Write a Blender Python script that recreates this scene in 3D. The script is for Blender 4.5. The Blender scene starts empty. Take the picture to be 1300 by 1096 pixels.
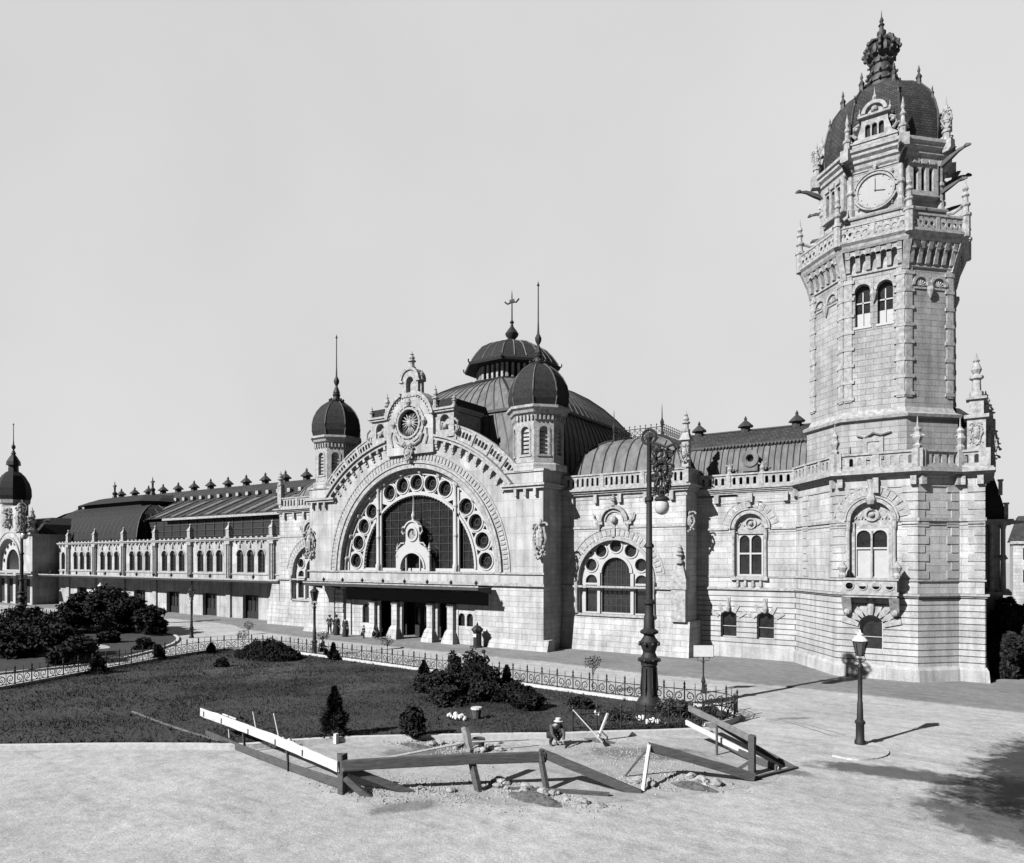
import bpy, math, random
from math import sin, cos, pi, radians as R, sqrt
from mathutils import Vector, Matrix
from mathutils.geometry import tessellate_polygon
random.seed(7)
S = bpy.context.scene
COL = S.collection

# ------------------------------------------------------------------ camera, sky, sun, exposure
cd = bpy.data.cameras.new("camera"); cam = bpy.data.objects.new("camera", cd); COL.objects.link(cam)
cam.location = (40.5, -45.25, 7.1); cam.rotation_euler = (R(90), 0, R(34))
cd.sensor_width = 36; cd.lens = 880/1300*36; cd.shift_x = 0; cd.shift_y = (710-548)/1300
cd.clip_start = .1; cd.clip_end = 3000
S.camera = cam
SUN_EL = R(34.5); SUN_DIR = Vector((.36*cos(SUN_EL), .933*cos(SUN_EL), -sin(SUN_EL)))
W = bpy.data.worlds.new("World"); S.world = W; W.use_nodes = True
nt = W.node_tree; nt.nodes.clear()
sky = nt.nodes.new('ShaderNodeTexSky'); sky.sky_type = 'NISHITA'; sky.sun_disc = False
sky.sun_elevation = SUN_EL; sky.sun_rotation = R(201); sky.air_density = 1.0; sky.dust_density = 2.0; sky.ozone_density = 1.0
bw = nt.nodes.new('ShaderNodeRGBToBW'); bg = nt.nodes.new('ShaderNodeBackground'); ow = nt.nodes.new('ShaderNodeOutputWorld')
nt.links.new(sky.outputs[0], bw.inputs[0])
# clear sky plus a glow added only around the view direction, so shade stays dark
tc = nt.nodes.new('ShaderNodeTexCoord'); dp = nt.nodes.new('ShaderNodeVectorMath'); dp.operation = 'DOT_PRODUCT'
nt.links.new(tc.outputs['Generated'], dp.inputs[0]); dp.inputs[1].default_value = Vector((-.56, .83, .22)).normalized()
hz = nt.nodes.new('ShaderNodeMapRange'); hz.interpolation_type = 'SMOOTHSTEP'; hz.inputs[1].default_value = .35; hz.inputs[2].default_value = .7; hz.inputs[3].default_value = 0; hz.inputs[4].default_value = 3.85
nt.links.new(dp.outputs['Value'], hz.inputs[0])
cn = nt.nodes.new('ShaderNodeTexNoise'); cn.inputs['Scale'].default_value = 1.6; cn.inputs['Detail'].default_value = 5; nt.links.new(tc.outputs['Generated'], cn.inputs['Vector'])
cm = nt.nodes.new('ShaderNodeMapRange'); cm.inputs[1].default_value = .3; cm.inputs[2].default_value = .7; cm.inputs[3].default_value = .9; cm.inputs[4].default_value = 1.05; nt.links.new(cn.outputs[0], cm.inputs[0])
hm = nt.nodes.new('ShaderNodeMath'); hm.operation = 'MULTIPLY'; nt.links.new(hz.outputs[0], hm.inputs[0]); nt.links.new(cm.outputs[0], hm.inputs[1])
sc = nt.nodes.new('ShaderNodeMath'); sc.operation = 'MULTIPLY_ADD'; nt.links.new(bw.outputs[0], sc.inputs[0]); sc.inputs[1].default_value = .05; nt.links.new(hm.outputs[0], sc.inputs[2])
nt.links.new(sc.outputs[0], bg.inputs[0]); bg.inputs[1].default_value = .07
nt.links.new(bg.outputs[0], ow.inputs[0])
sd = bpy.data.lights.new("sun", 'SUN'); sd.energy = 5.0; sd.angle = R(.5); sd.color = (1, 1, 1)
sun = bpy.data.objects.new("sun", sd); COL.objects.link(sun); sun.location = (-20, -60, 60)
sun.rotation_euler = SUN_DIR.to_track_quat('-Z', 'Y').to_euler()
S.view_settings.view_transform = 'Standard'; S.view_settings.look = 'None'; S.view_settings.gamma = 1
S.view_settings.use_curve_mapping = False; S.view_settings.exposure = 1.35

# ------------------------------------------------------------------ materials
def newmat(name):
    m = bpy.data.materials.new(name); m.use_nodes = True
    n = m.node_tree; b = n.nodes['Principled BSDF']; return m, n, b
def N(n, t, **k):
    x = n.nodes.new(t)
    for a, v in k.items(): setattr(x, a, v)
    return x
ALB = .60     # the plate was exposed for the stone: all surfaces keep modest real albedos
def mat_simple(name, c, rough=.8, nscale=6, var=.25, bump=.0, metal=0, spec=.3, stretch=(1, 1, 1), bscale=None, coat=0):
    m, n, b = newmat(name); c = c*ALB
    g = N(n, 'ShaderNodeNewGeometry'); mp = N(n, 'ShaderNodeMapping'); mp.inputs['Scale'].default_value = stretch
    n.links.new(g.outputs['Position'], mp.inputs[0])
    no = N(n, 'ShaderNodeTexNoise'); no.inputs['Scale'].default_value = nscale; no.inputs['Detail'].default_value = 6; no.inputs['Roughness'].default_value = .65
    n.links.new(mp.outputs[0], no.inputs['Vector'])
    mr = N(n, 'ShaderNodeMapRange'); mr.inputs[1].default_value = .3; mr.inputs[2].default_value = .7
    mr.inputs[3].default_value = c*(1-var); mr.inputs[4].default_value = min(1, c*(1+var))
    n.links.new(no.outputs[0], mr.inputs[0]); n.links.new(mr.outputs[0], b.inputs['Base Color'])
    b.inputs['Roughness'].default_value = rough; b.inputs['Metallic'].default_value = metal; b.inputs['Specular IOR Level'].default_value = spec
    if bump:
        bn = N(n, 'ShaderNodeTexNoise'); bn.inputs['Scale'].default_value = bscale or nscale*4; bn.inputs['Detail'].default_value = 5
        n.links.new(mp.outputs[0], bn.inputs['Vector'])
        bu = N(n, 'ShaderNodeBump'); bu.inputs['Strength'].default_value = bump; bu.inputs['Distance'].default_value = .05
        n.links.new(bn.outputs[0], bu.inputs['Height']); n.links.new(bu.outputs[0], b.inputs['Normal'])
    return m
def mat_stone(name, c, row, width, mortar=.02, dark=.45, depth=.03, var=.12, mix=1.0):
    m, n, b = newmat(name); L = n.links; c = c*ALB
    g = N(n, 'ShaderNodeNewGeometry')
    cr = N(n, 'ShaderNodeVectorMath', operation='CROSS_PRODUCT'); cr.inputs[1].default_value = (0, 0, 1); L.new(g.outputs['True Normal'], cr.inputs[0])
    nm = N(n, 'ShaderNodeVectorMath', operation='NORMALIZE'); L.new(cr.outputs[0], nm.inputs[0])
    dt = N(n, 'ShaderNodeVectorMath', operation='DOT_PRODUCT'); L.new(nm.outputs[0], dt.inputs[0]); L.new(g.outputs['Position'], dt.inputs[1])
    sp = N(n, 'ShaderNodeSeparateXYZ'); L.new(g.outputs['Position'], sp.inputs[0])
    cb = N(n, 'ShaderNodeCombineXYZ'); L.new(dt.outputs['Value'], cb.inputs[0]); L.new(sp.outputs[2], cb.inputs[1])
    br = N(n, 'ShaderNodeTexBrick'); L.new(cb.outputs[0], br.inputs['Vector'])
    br.inputs['Scale'].default_value = 1; br.inputs['Mortar Size'].default_value = mortar; br.inputs['Mortar Smooth'].default_value = .3
    br.inputs['Brick Width'].default_value = width; br.inputs['Row Height'].default_value = row; br.inputs['Bias'].default_value = 0
    def gr(v): return (v, v, v, 1)
    br.inputs['Color1'].default_value = gr(c*(1-var)); br.inputs['Color2'].default_value = gr(c*(1+var)); br.inputs['Mortar'].default_value = gr(c*dark)
    # weathering: blotches and rain streaks
    n1 = N(n, 'ShaderNodeTexNoise'); n1.inputs['Scale'].default_value = .45; n1.inputs['Detail'].default_value = 8; n1.inputs['Roughness'].default_value = .7
    L.new(g.outputs['Position'], n1.inputs['Vector'])
    mp = N(n, 'ShaderNodeMapping'); mp.inputs['Scale'].default_value = (2.2, 2.2, .22); L.new(g.outputs['Position'], mp.inputs[0])
    n2 = N(n, 'ShaderNodeTexNoise'); n2.inputs['Scale'].default_value = 1.0; n2.inputs['Detail'].default_value = 7; L.new(mp.outputs[0], n2.inputs['Vector'])
    n3 = N(n, 'ShaderNodeTexNoise'); n3.inputs['Scale'].default_value = 14; n3.inputs['Detail'].default_value = 4; L.new(g.outputs['Position'], n3.inputs['Vector'])
    def mr(src, a, bb, lo, hi):
        x = N(n, 'ShaderNodeMapRange'); x.inputs[1].default_value = a; x.inputs[2].default_value = bb; x.inputs[3].default_value = lo; x.inputs[4].default_value = hi; L.new(src, x.inputs[0]); return x.outputs[0]
    a = N(n, 'ShaderNodeMath', operation='MULTIPLY'); L.new(mr(n1.outputs[0], .32, .60, .70, 1.06), a.inputs[0]); L.new(mr(n2.outputs[0], .32, .56, .74, 1.04), a.inputs[1])
    a2 = N(n, 'ShaderNodeMath', operation='MULTIPLY'); L.new(a.outputs[0], a2.inputs[0]); L.new(mr(n3.outputs[0], .3, .7, .80, 1.14), a2.inputs[1])
    mx = N(n, 'ShaderNodeVectorMath', operation='SCALE'); L.new(br.outputs['Color'], mx.inputs[0]); L.new(a2.outputs[0], mx.inputs['Scale'])
    L.new(mx.outputs[0], b.inputs['Base Color'])
    h = N(n, 'ShaderNodeMath', operation='MULTIPLY_ADD'); L.new(br.outputs['Fac'], h.inputs[0]); h.inputs[1].default_value = -1
    L.new(mr(n3.outputs[0], 0, 1, 0, .25), h.inputs[2])
    bu = N(n, 'ShaderNodeBump'); bu.inputs['Distance'].default_value = depth; bu.inputs['Strength'].default_value = 1; L.new(h.outputs[0], bu.inputs['Height'])
    L.new(bu.outputs[0], b.inputs['Normal'])
    b.inputs['Roughness'].default_value = .9; b.inputs['Specular IOR Level'].default_value = .2
    return m
M_ASH = mat_stone('ashlar_stone', .45, .42, 1.3, .014, .66, .012, var=.10)
M_RUS = mat_stone('rusticated_stone', .45, .37, 60.0, .030, .25, .06, var=.08)
M_TWR = mat_stone('tower_stone', .34, .36, .9, .016, .62, .014, var=.08)
M_PLN = mat_stone('plain_stone', .40, 1.3, 1.6, .010, .7, .008)
M_TRIM = mat_simple('carved_stone', .33, .95, 4, .42, .5, bscale=25, spec=.15)
M_ROOF = mat_simple('zinc_roof', .12, .75, 1.6, .45, .25, stretch=(1, 1, .35), spec=.25)
M_SEAM = mat_simple('roof_seam', .035, .6, 4, .3)
M_SLATE = mat_stone('slate_roof', .055, .16, .28, .02, .4, .02, var=.3)
M_RIB = mat_simple('worn_roof_rib', .085, .7, 4, .5)
M_DARKR = mat_simple('dark_copper_roof', .028, .85, 5, .5, .3, spec=.12)
M_GLASS = mat_simple('dark_window_glass', .02, .12, 3, .5, .05, spec=.6)
M_BLIND = mat_simple('window_blind', .40, .8, 3, .1)
M_FRAME = mat_simple('painted_window_frame', .40, .7, 8, .12)
M_IRON = mat_simple('cast_iron', .020, .6, 12, .4, .2, spec=.22)
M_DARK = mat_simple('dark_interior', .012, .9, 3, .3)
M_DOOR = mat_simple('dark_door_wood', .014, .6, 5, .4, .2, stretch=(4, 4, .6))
M_WHITE = mat_simple('white_paint', .62, .6, 7, .10, .1)
M_DIAL = mat_simple('clock_dial', .25, .5, 5, .08)
M_GLOBE = mat_simple('milk_glass', .45, .2, 5, .1, spec=.6)
M_LGLASS = mat_simple('lantern_glass', .06, .12, 5, .3, spec=.7)
M_WOOD = mat_simple('weathered_wood', .075, .85, 3, .45, .5, stretch=(1, 1, 7))
M_WOODL = mat_simple('pale_plank', .50, .8, 4, .18, .4)
M_LEAF = mat_simple('dark_leaf', .030, .9, 7, .85, spec=.06)
M_LEAF2 = mat_simple('mid_leaf', .05, .9, 2.5, .6, spec=.06)
M_LEAF3 = mat_simple('conifer_needles', .020, .9, 2, .6, spec=.05)
M_BARK = mat_simple('bark', .06, .9, 8, .4, .6)
M_STONE = mat_simple('rubble_stone', .30, .9, 3, .5, .8)
M_CLOTH = mat_simple('dark_cloth', .022, .9, 20, .3, .2)
M_CLOTH2 = mat_simple('grey_cloth', .07, .9, 20, .3, .2)
M_SHIRT = mat_simple('white_shirt', .55, .9, 20, .1, .2)
M_SKIN = mat_simple('skin', .30, .6, 20, .1)
M_HAIR = mat_simple('dark_hair', .02, .7, 30, .3)

def mat_ground(name, c, patches, sett=True):
    """pale road: fine grain, large wear patches, faint setts; patches = dark or pale spots, in places painted-in shadow (x, y, rx, ry, rot)"""
    m, n, b = newmat(name); L = n.links; c = c*ALB
    g = N(n, 'ShaderNodeNewGeometry')
    def noise(s, d=6, r=.6, st=(1, 1, 1)):
        mp = N(n, 'ShaderNodeMapping'); mp.inputs['Scale'].default_value = st; L.new(g.outputs['Position'], mp.inputs[0])
        x = N(n, 'ShaderNodeTexNoise'); x.inputs['Scale'].default_value = s; x.inputs['Detail'].default_value = d; x.inputs['Roughness'].default_value = r
        L.new(mp.outputs[0], x.inputs['Vector']); return x.outputs[0]
    def mr(src, a, bb, lo, hi):
        x = N(n, 'ShaderNodeMapRange'); x.inputs[1].default_value = a; x.inputs[2].default_value = bb; x.inputs[3].default_value = lo; x.inputs[4].default_value = hi; L.new(src, x.inputs[0]); return x.outputs[0]
    def mul(a, bb):
        x = N(n, 'ShaderNodeMath', operation='MULTIPLY'); L.new(a, x.inputs[0]); L.new(bb, x.inputs[1]); return x.outputs[0]
    v = mul(mr(noise(.25, 8, .7), .3, .65, .74, 1.06), mr(noise(2.2, 10, .8), .3, .7, .62, 1.22))
    v = mul(v, mr(noise(22, 4, .7), .3, .7, .70, 1.24))
    v = mul(v, mr(noise(1.1, 6, .7, (.22, 1.5, 1)), .34, .5, .78, 1.0))
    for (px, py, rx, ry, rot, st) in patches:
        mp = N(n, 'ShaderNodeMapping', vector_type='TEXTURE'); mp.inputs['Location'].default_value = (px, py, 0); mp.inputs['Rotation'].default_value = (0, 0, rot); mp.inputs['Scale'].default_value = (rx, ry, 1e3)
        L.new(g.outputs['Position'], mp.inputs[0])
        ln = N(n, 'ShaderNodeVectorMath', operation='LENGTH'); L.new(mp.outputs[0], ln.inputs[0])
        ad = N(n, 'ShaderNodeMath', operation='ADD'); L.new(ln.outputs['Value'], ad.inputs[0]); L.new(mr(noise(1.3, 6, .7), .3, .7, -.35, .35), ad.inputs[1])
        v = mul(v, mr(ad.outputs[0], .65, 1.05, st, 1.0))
    if sett:
        br = N(n, 'ShaderNodeTexBrick'); mp = N(n, 'ShaderNodeMapping'); mp.inputs['Rotation'].default_value = (0, 0, R(48)); L.new(g.outputs['Position'], mp.inputs[0])
        L.new(mp.outputs[0], br.inputs['Vector'])
        br.inputs['Scale'].default_value = 1; br.inputs['Brick Width'].default_value = .2; br.inputs['Row Height'].default_value = .15; br.inputs['Mortar Size'].default_value = .012; br.inputs['Mortar Smooth'].default_value = .5
        br.inputs['Color1'].default_value = (1, 1, 1, 1); br.inputs['Color2'].default_value = (.95, .95, .95, 1); br.inputs['Mortar'].default_value = (.9, .9, .9, 1)
        bb = N(n, 'ShaderNodeRGBToBW'); L.new(br.outputs['Color'], bb.inputs[0]); v = mul(v, bb.outputs[0])
        bu = N(n, 'ShaderNodeBump'); bu.inputs['Distance'].default_value = .03; L.new(noise(9, 7, .75), bu.inputs['Height'])
    else:
        bu = N(n, 'ShaderNodeBump'); bu.inputs['Distance'].default_value = .03; L.new(noise(9, 6, .7), bu.inputs['Height'])
    L.new(bu.outputs[0], b.inputs['Normal'])
    x = N(n, 'ShaderNodeMath', operation='MULTIPLY'); x.inputs[1].default_value = c; L.new(v, x.inputs[0]); L.new(x.outputs[0], b.inputs['Base Color'])
    b.inputs['Roughness'].default_value = .95; b.inputs['Specular IOR Level'].default_value = .15
    return m
M_ROAD = mat_ground('pale_road', .51, [(41.5, -22.5, 3.2, 2.0, R(-20), .3), (38.3, -19.0, 3.0, .85, R(8), .26), (42.6, -15.5, 2.3, 7.0, R(-12), .14), (41.5, -19.5, 2.6, 2.0, R(30), .2), (34.6, -21.2, 1.6, .5, R(20), .45), (33.6, -12.6, .9, .25, R(40), .5), (26.8, -30.5, 1.2, .5, R(60), .55)], True)  # lower-right patches: a soft cast shadow painted into the road colour
M_EARTH = mat_ground('dug_earth', .42, [(24.0, -25.5, 2.2, .8, R(40), .5), (30.5, -21.5, 2.5, 1.0, R(30), .55)], False)
M_PAVE = mat_ground('grey_pavement', .27, [], True)
M_KERB = mat_simple('kerb_stone', .5, .9, 5, .2, .3)
M_GRASS = mat_ground('lawn_soil', .062, [(8, -22, 5, 2, .5, .6), (20, -18, 4, 2, .2, .5), (14.3, -14.6, 2.4, .7, -.1, 1.9), (2.5, -18, 5, 3, .4, 1.5), (12, -19, 3, 1.5, .9, 1.4)], False)
M_BLADE = mat_simple('grass_blade', .038, .9, .5, .8, spec=.1)
M_SCUFF = mat_simple('worn_track', .16, .95, 3, .4, .3)

# ------------------------------------------------------------------ mesh helpers
def wloc(o):
    v = Vector((0, 0, 0))
    while o: v += o.location; o = o.parent
    return v
SPLIT = {'corbel', 'quoin', 'gargoyle', 'corner_pinnacle', 'gable', 'base_wall', 'side_wall', 'mullion', 'bracket', 'canopy_knob', 'voussoir', 'lantern_post', 'carved_boss', 'hour_mark', 'finial', 'chimney_stub', 'dome_finial', 'gable_cornice', 'corner_pedestal', 'chimney', 'corner_quoin', 'rib', 'rafter', 'ridge_light', 'portal_wall', 'portal_pier', 'clout', 'balustrade', 'eagle_relief', 'cornice', 'moulded_ring', 'carved_frame', 'window', 'carved_ornament', 'skylight', 'roof', 'wall', 'glazing_bar', 'blade', 'stem', 'louvre', 'ground_wall'}
class MB:
    def __init__(s, M=None): s.v = []; s.f = []; s.M = M
    def add(s, vs, fs):
        k = len(s.v)
        for p in vs:
            p = Vector(p); s.v.append(s.M @ p if s.M else p)
        for f in fs: s.f.append([i+k for i in f])
    def box(s, x0, x1, y0, y1, z0, z1):
        s.add([(x0, y0, z0), (x1, y0, z0), (x1, y1, z0), (x0, y1, z0), (x0, y0, z1), (x1, y0, z1), (x1, y1, z1), (x0, y1, z1)],
              [(0, 3, 2, 1), (4, 5, 6, 7), (0, 1, 5, 4), (1, 2, 6, 5), (2, 3, 7, 6), (3, 0, 4, 7)]); return s
    def wedge(s, x0, x1, y0, y1, z0, z1, ix, iy):   # top inset (frustum)
        s.add([(x0, y0, z0), (x1, y0, z0), (x1, y1, z0), (x0, y1, z0), (x0+ix, y0+iy, z1), (x1-ix, y0+iy, z1), (x1-ix, y1-iy, z1), (x0+ix, y1-iy, z1)],
              [(0, 3, 2, 1), (4, 5, 6, 7), (0, 1, 5, 4), (1, 2, 6, 5), (2, 3, 7, 6), (3, 0, 4, 7)]); return s
    def plate(s, outer, holes, y0, y1):             # XZ outline with holes, extruded along y
        loops = [outer]+list(holes); pts = [p for l in loops for p in l]
        tri = tessellate_polygon([[Vector((a, b, 0)) for a, b in l] for l in loops]); n = len(pts)
        vs = [(a, y0, b) for a, b in pts]+[(a, y1, b) for a, b in pts]; fs = []
        for t in tri:
            fs.append(tuple(t)); fs.append(tuple(i+n for i in reversed(t)))
        k = 0
        for l in loops:
            m = len(l)
            for i in range(m):
                j = (i+1) % m; fs.append((k+i, k+j, k+j+n, k+i+n))
            k += m
        s.add(vs, fs); return s
    def hplate(s, outer, z0, z1):
        n = len(outer); tri = tessellate_polygon([[Vector((a, b, 0)) for a, b in outer]])
        vs = [(a, b, z0) for a, b in outer]+[(a, b, z1) for a, b in outer]; fs = []
        for t in tri: fs.append(tuple(reversed(t))); fs.append(tuple(i+n for i in t))
        for i in range(n): j = (i+1) % n; fs.append((i, j, j+n, i+n))
        s.add(vs, fs); return s
    def tube(s, pts, r, n=6, r2=None, cap=True):
        pts = [Vector(p) for p in pts]; m = len(pts); vs = []; fs = []
        up = Vector((0, 0, 1))
        for i, p in enumerate(pts):
            d = (pts[min(i+1, m-1)]-pts[max(i-1, 0)]).normalized()
            a = d.cross(up)
            if a.length < .05: a = d.cross(Vector((1, 0, 0)))
            a.normalize(); b = d.cross(a).normalized(); rr = r if r2 is None else r+(r2-r)*i/(m-1)
            for k in range(n):
                t = 2*pi*k/n; vs.append(p+a*cos(t)*rr+b*sin(t)*rr)
        for i in range(m-1):
            for k in range(n):
                k2 = (k+1) % n; fs.append((i*n+k, i*n+k2, (i+1)*n+k2, (i+1)*n+k))
        if cap: fs.append(tuple(range(n))); fs.append(tuple((m-1)*n+k for k in reversed(range(n))))
        s.add(vs, fs); return s
    def bar(s, a, b, w, h):                          # rectangular timber from a to b
        a = Vector(a); b = Vector(b); d = (b-a).normalized(); u = d.cross(Vector((0, 0, 1)))
        if u.length < .05: u = Vector((1, 0, 0))
        u.normalize(); v = u.cross(d).normalized(); vs = []
        for p in (a, b):
            for p1, p2 in ((-1, -1), (1, -1), (1, 1), (-1, 1)): vs.append(p+u*p1*w/2+v*p2*h/2)
        s.add(vs, [(0, 3, 2, 1), (4, 5, 6, 7), (0, 1, 5, 4), (1, 2, 6, 5), (2, 3, 7, 6), (3, 0, 4, 7)]); return s
    def beam(s, a, b, w, h, seed=0):                 # rough sawn timber: slightly bowed, chipped arrises
        rnd = random.Random(hash((round(a[0], 2), round(b[1], 2))) & 255); a = Vector(a); b = Vector(b); d = (b-a).normalized(); u = d.cross(Vector((0, 0, 1)))
        if u.length < .05: u = Vector((1, 0, 0))
        u.normalize(); v = u.cross(d).normalized(); n = max(3, int((b-a).length/.45)); rings = []; bow = rnd.uniform(-.03, .03)
        for i in range(n+1):
            t = i/n; p = a.lerp(b, t)+v*bow*sin(pi*t)*(b-a).length*.4; ring = []
            for p1, p2 in ((-1, -.8), (-.8, -1), (.8, -1), (1, -.8), (1, .8), (.8, 1), (-.8, 1), (-1, .8)):
                ring.append(p+u*(p1*w/2+rnd.gauss(0, w*.03))+v*(p2*h/2+rnd.gauss(0, h*.025))+d*(rnd.gauss(0, .03) if i in (0, n) else 0))
            rings.append(ring)
        return s.loft(rings)
    def lathe(s, cx, cy, prof, n=16, ph=0):
        vs = []; fs = []; m = len(prof)
        for r, z in prof:
            for k in range(n):
                t = 2*pi*k/n+ph; vs.append((cx+r*cos(t), cy+r*sin(t), z))
        for i in range(m-1):
            for k in range(n):
                k2 = (k+1) % n; fs.append((i*n+k, i*n+k2, (i+1)*n+k2, (i+1)*n+k))
        fs.append(tuple(reversed(range(n)))); fs.append(tuple((m-1)*n+k for k in range(n)))
        s.add(vs, fs); return s
    def loft(s, rings, cap=True):
        n = len(rings[0]); vs = [p for r in rings for p in r]; fs = []
        for i in range(len(rings)-1):
            for k in range(n):
                k2 = (k+1) % n; fs.append((i*n+k, i*n+k2, (i+1)*n+k2, (i+1)*n+k))
        if cap: fs.append(tuple(reversed(range(n)))); fs.append(tuple((len(rings)-1)*n+k for k in range(n)))
        s.add(vs, fs); return s
    def arc(s, cx, cz, r0, r1, a0, a1, y0, y1, n=24):  # ring segment in XZ
        vs = []; fs = []; full = abs(a1-a0) >= 359.9
        m = n if full else n+1
        for i in range(m):
            t = R(a0+(a1-a0)*i/n)
            for r, y in ((r0, y0), (r1, y0), (r1, y1), (r0, y1)): vs.append((cx+r*cos(t), y, cz+r*sin(t)))
        for i in range(n):
            j = (i+1) % m
            for k in range(4): k2 = (k+1) % 4; fs.append((i*4+k, i*4+k2, j*4+k2, j*4+k))
        if not full: fs.append((0, 1, 2, 3)); fs.append((m*4-1, m*4-2, m*4-3, m*4-4))
        s.add(vs, fs); return s
    def ball(s, c, r, n=8, sz=1):
        prof = [(r*max(.02, sin(pi*i/6)), c[2]-r*sz*cos(pi*i/6)) for i in range(7)]
        return s.lathe(c[0], c[1], prof, n)
    def clusters(s):
        n = len(s.v); par = list(range(n))
        def find(a):
            while par[a] != a: par[a] = par[par[a]]; a = par[a]
            return a
        for f in s.f:
            a = find(f[0])
            for i in f[1:]: par[find(i)] = a
        comp = {}
        for i in range(n): comp.setdefault(find(i), []).append(i)
        keys = list(comp); bb = []
        for k in keys:
            P = [s.v[i] for i in comp[k]]; bb.append([min(p[j] for p in P)-.02 for j in range(3)]+[max(p[j] for p in P)+.02 for j in range(3)])
        m = len(keys); q = list(range(m))
        def fq(a):
            while q[a] != a: q[a] = q[q[a]]; a = q[a]
            return a
        for i in range(m):
            for j in range(i):
                if all(bb[i][t] <= bb[j][t+3] and bb[j][t] <= bb[i][t+3] for t in range(3)): q[fq(i)] = fq(j)
        out = {}
        for i in range(m): out.setdefault(fq(i), set()).update(comp[keys[i]])
        return list(out.values())
    def build(s, name, mat, parent=None, smooth=False, loc=None):
        if name in SPLIT and parent and len(s.v) < 9000:
            cl = s.clusters()
            if 1 < len(cl) <= 100:
                first = None
                for c in cl:
                    q = MB(); ids = sorted(c); ix = {a: b for b, a in enumerate(ids)}; q.v = [s.v[i] for i in ids]; q.f = [[ix[i] for i in f] for f in s.f if f[0] in c]
                    o = q.build1(name, mat, parent, smooth, loc); first = first or o
                return first
        return s.build1(name, mat, parent, smooth, loc)
    def build1(s, name, mat, parent=None, smooth=False, loc=None):
        me = bpy.data.meshes.new(name); off = wloc(parent) if parent else Vector(loc or (0, 0, 0))
        me.from_pydata([tuple(v-off) for v in s.v], [], s.f); me.materials.append(mat)
        import bmesh
        bm = bmesh.new(); bm.from_mesh(me); bmesh.ops.recalc_face_normals(bm, faces=bm.faces); bm.to_mesh(me); bm.free()
        if smooth:
            me.polygons.foreach_set('use_smooth', [True]*len(me.polygons)); me.set_sharp_from_angle(angle=R(38))
        o = bpy.data.objects.new(name, me); COL.objects.link(o)
        if parent: o.parent = parent
        else: o.location = off
        return o
def thing(name, label, cat, loc, group=None):
    o = bpy.data.objects.new(name, None); COL.objects.link(o); o.location = loc; o.empty_display_size = .3
    o['label'] = label; o['category'] = cat
    if group: o['group'] = group
    return o
def tag(o, label=None, cat=None, group=None, kind=None):
    if label: o['label'] = label
    if cat: o['category'] = cat
    if group: o['group'] = group
    if kind: o['kind'] = kind
    return o
def kids(o): return [c for c in bpy.data.objects if c.parent == o]
def copy_tree(o, loc=None, rz=None, scale=None, label=None, parent=None):
    c = o.copy(); COL.objects.link(c); c.parent = parent
    if loc is not None: c.location = loc
    if rz is not None: c.rotation_euler = (0, 0, rz)
    if scale is not None: c.scale = (scale,)*3 if not hasattr(scale, '__len__') else scale
    if label: c['label'] = label
    for ch in kids(o): copy_tree(ch, parent=c)
    return c
def archpts(x0, x1, z0, zs, n=12, rise=None):
    cx = (x0+x1)/2; r = (x1-x0)/2; k = 1 if rise is None else rise/r
    return [(x0, z0), (x1, z0)]+[(cx+r*cos(pi*i/n), zs+k*r*sin(pi*i/n)) for i in range(n+1)]
def circ(cx, cz, r, n=16): return [(cx+r*cos(2*pi*i/n), cz+r*sin(2*pi*i/n)) for i in range(n)]
def rect(x0, x1, z0, z1): return [(x0, z0), (x1, z0), (x1, z1), (x0, z1)]

def baluster_run(mb, x0, x1, y0, y1, z0, z1, bay=2.2, post=.34, hw=.2):
    """parapet: base, rail, pedestals and small arched openings"""
    nb = max(1, round((x1-x0)/bay)); L = (x1-x0)/nb; H = z1-z0
    mb.box(x0-.02, x1+.02, y0-.06, y1+.06, z1-.12, z1); mb.box(x0-.02, x1+.02, y0-.06, y1+.06, z0, z0+.14)
    for i in range(nb):
        a = x0+i*L; b = a+L; a1 = a+post/2; b1 = b-post/2; nh = max(2, int((b1-a1)/.42)); st = (b1-a1)/nh
        holes = [archpts(a1+st*k+st*.27, a1+st*k+st*.73, z0+.26, z1-.38, 6) for k in range(nh)]
        mb.plate(rect(a1, b1, z0+.14, z1-.12), holes, y0+.03, y1-.03)
    for i in range(nb+1):
        a = x0+i*L; mb.box(a-post/2, a+post/2, y0-.03, y1+.03, z0+.141, z1-.121)
def cornice(mb, x0, x1, y, z, h=.45, out=.45, dent=.0):
    """projecting moulding on plane y (towards -y)"""
    for k, (f, g) in enumerate(((0, .3), (.3, .55), (.55, .8), (.8, 1.0))):
        o = out*(.25+.75*(k+1)/4); mb.box(x0-o*.0, x1, y-o, y+.05, z+h*f+.001, z+h*g)
    if dent:
        n = int((x1-x0)/dent)
        for i in range(n):
            c = x0+(i+.5)*(x1-x0)/n; mb.box(c-.08, c+.08, y-.18, y, z-.28, z)
def quoins(mb, x, y, z0, z1, side, w=.5, w2=.75, h=.36, out=.05):
    z = z0; k = 0
    while z+h < z1:
        ww = w2 if k % 2 else w
        a, b = (x-ww, x) if side < 0 else (x, x+ww)
        mb.box(a, b, y-out, y+.1, z+.02, z+h-.02); z += h; k += 1
def pinnacle(mb, x, y, z, h, r=.18, n=8):
    mb.lathe(x, y, [(r*1.5, z), (r*1.5, z+h*.12), (r, z+h*.15), (r*.9, z+h*.38), (r*1.5, z+h*.42), (r*1.5, z+h*.47), (r*.7, z+h*.52), (r*1.15, z+h*.62), (r*.5, z+h*.78), (r*.75, z+h*.82), (r*.25, z+h*.88), (.02, z+h)], n)
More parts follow.
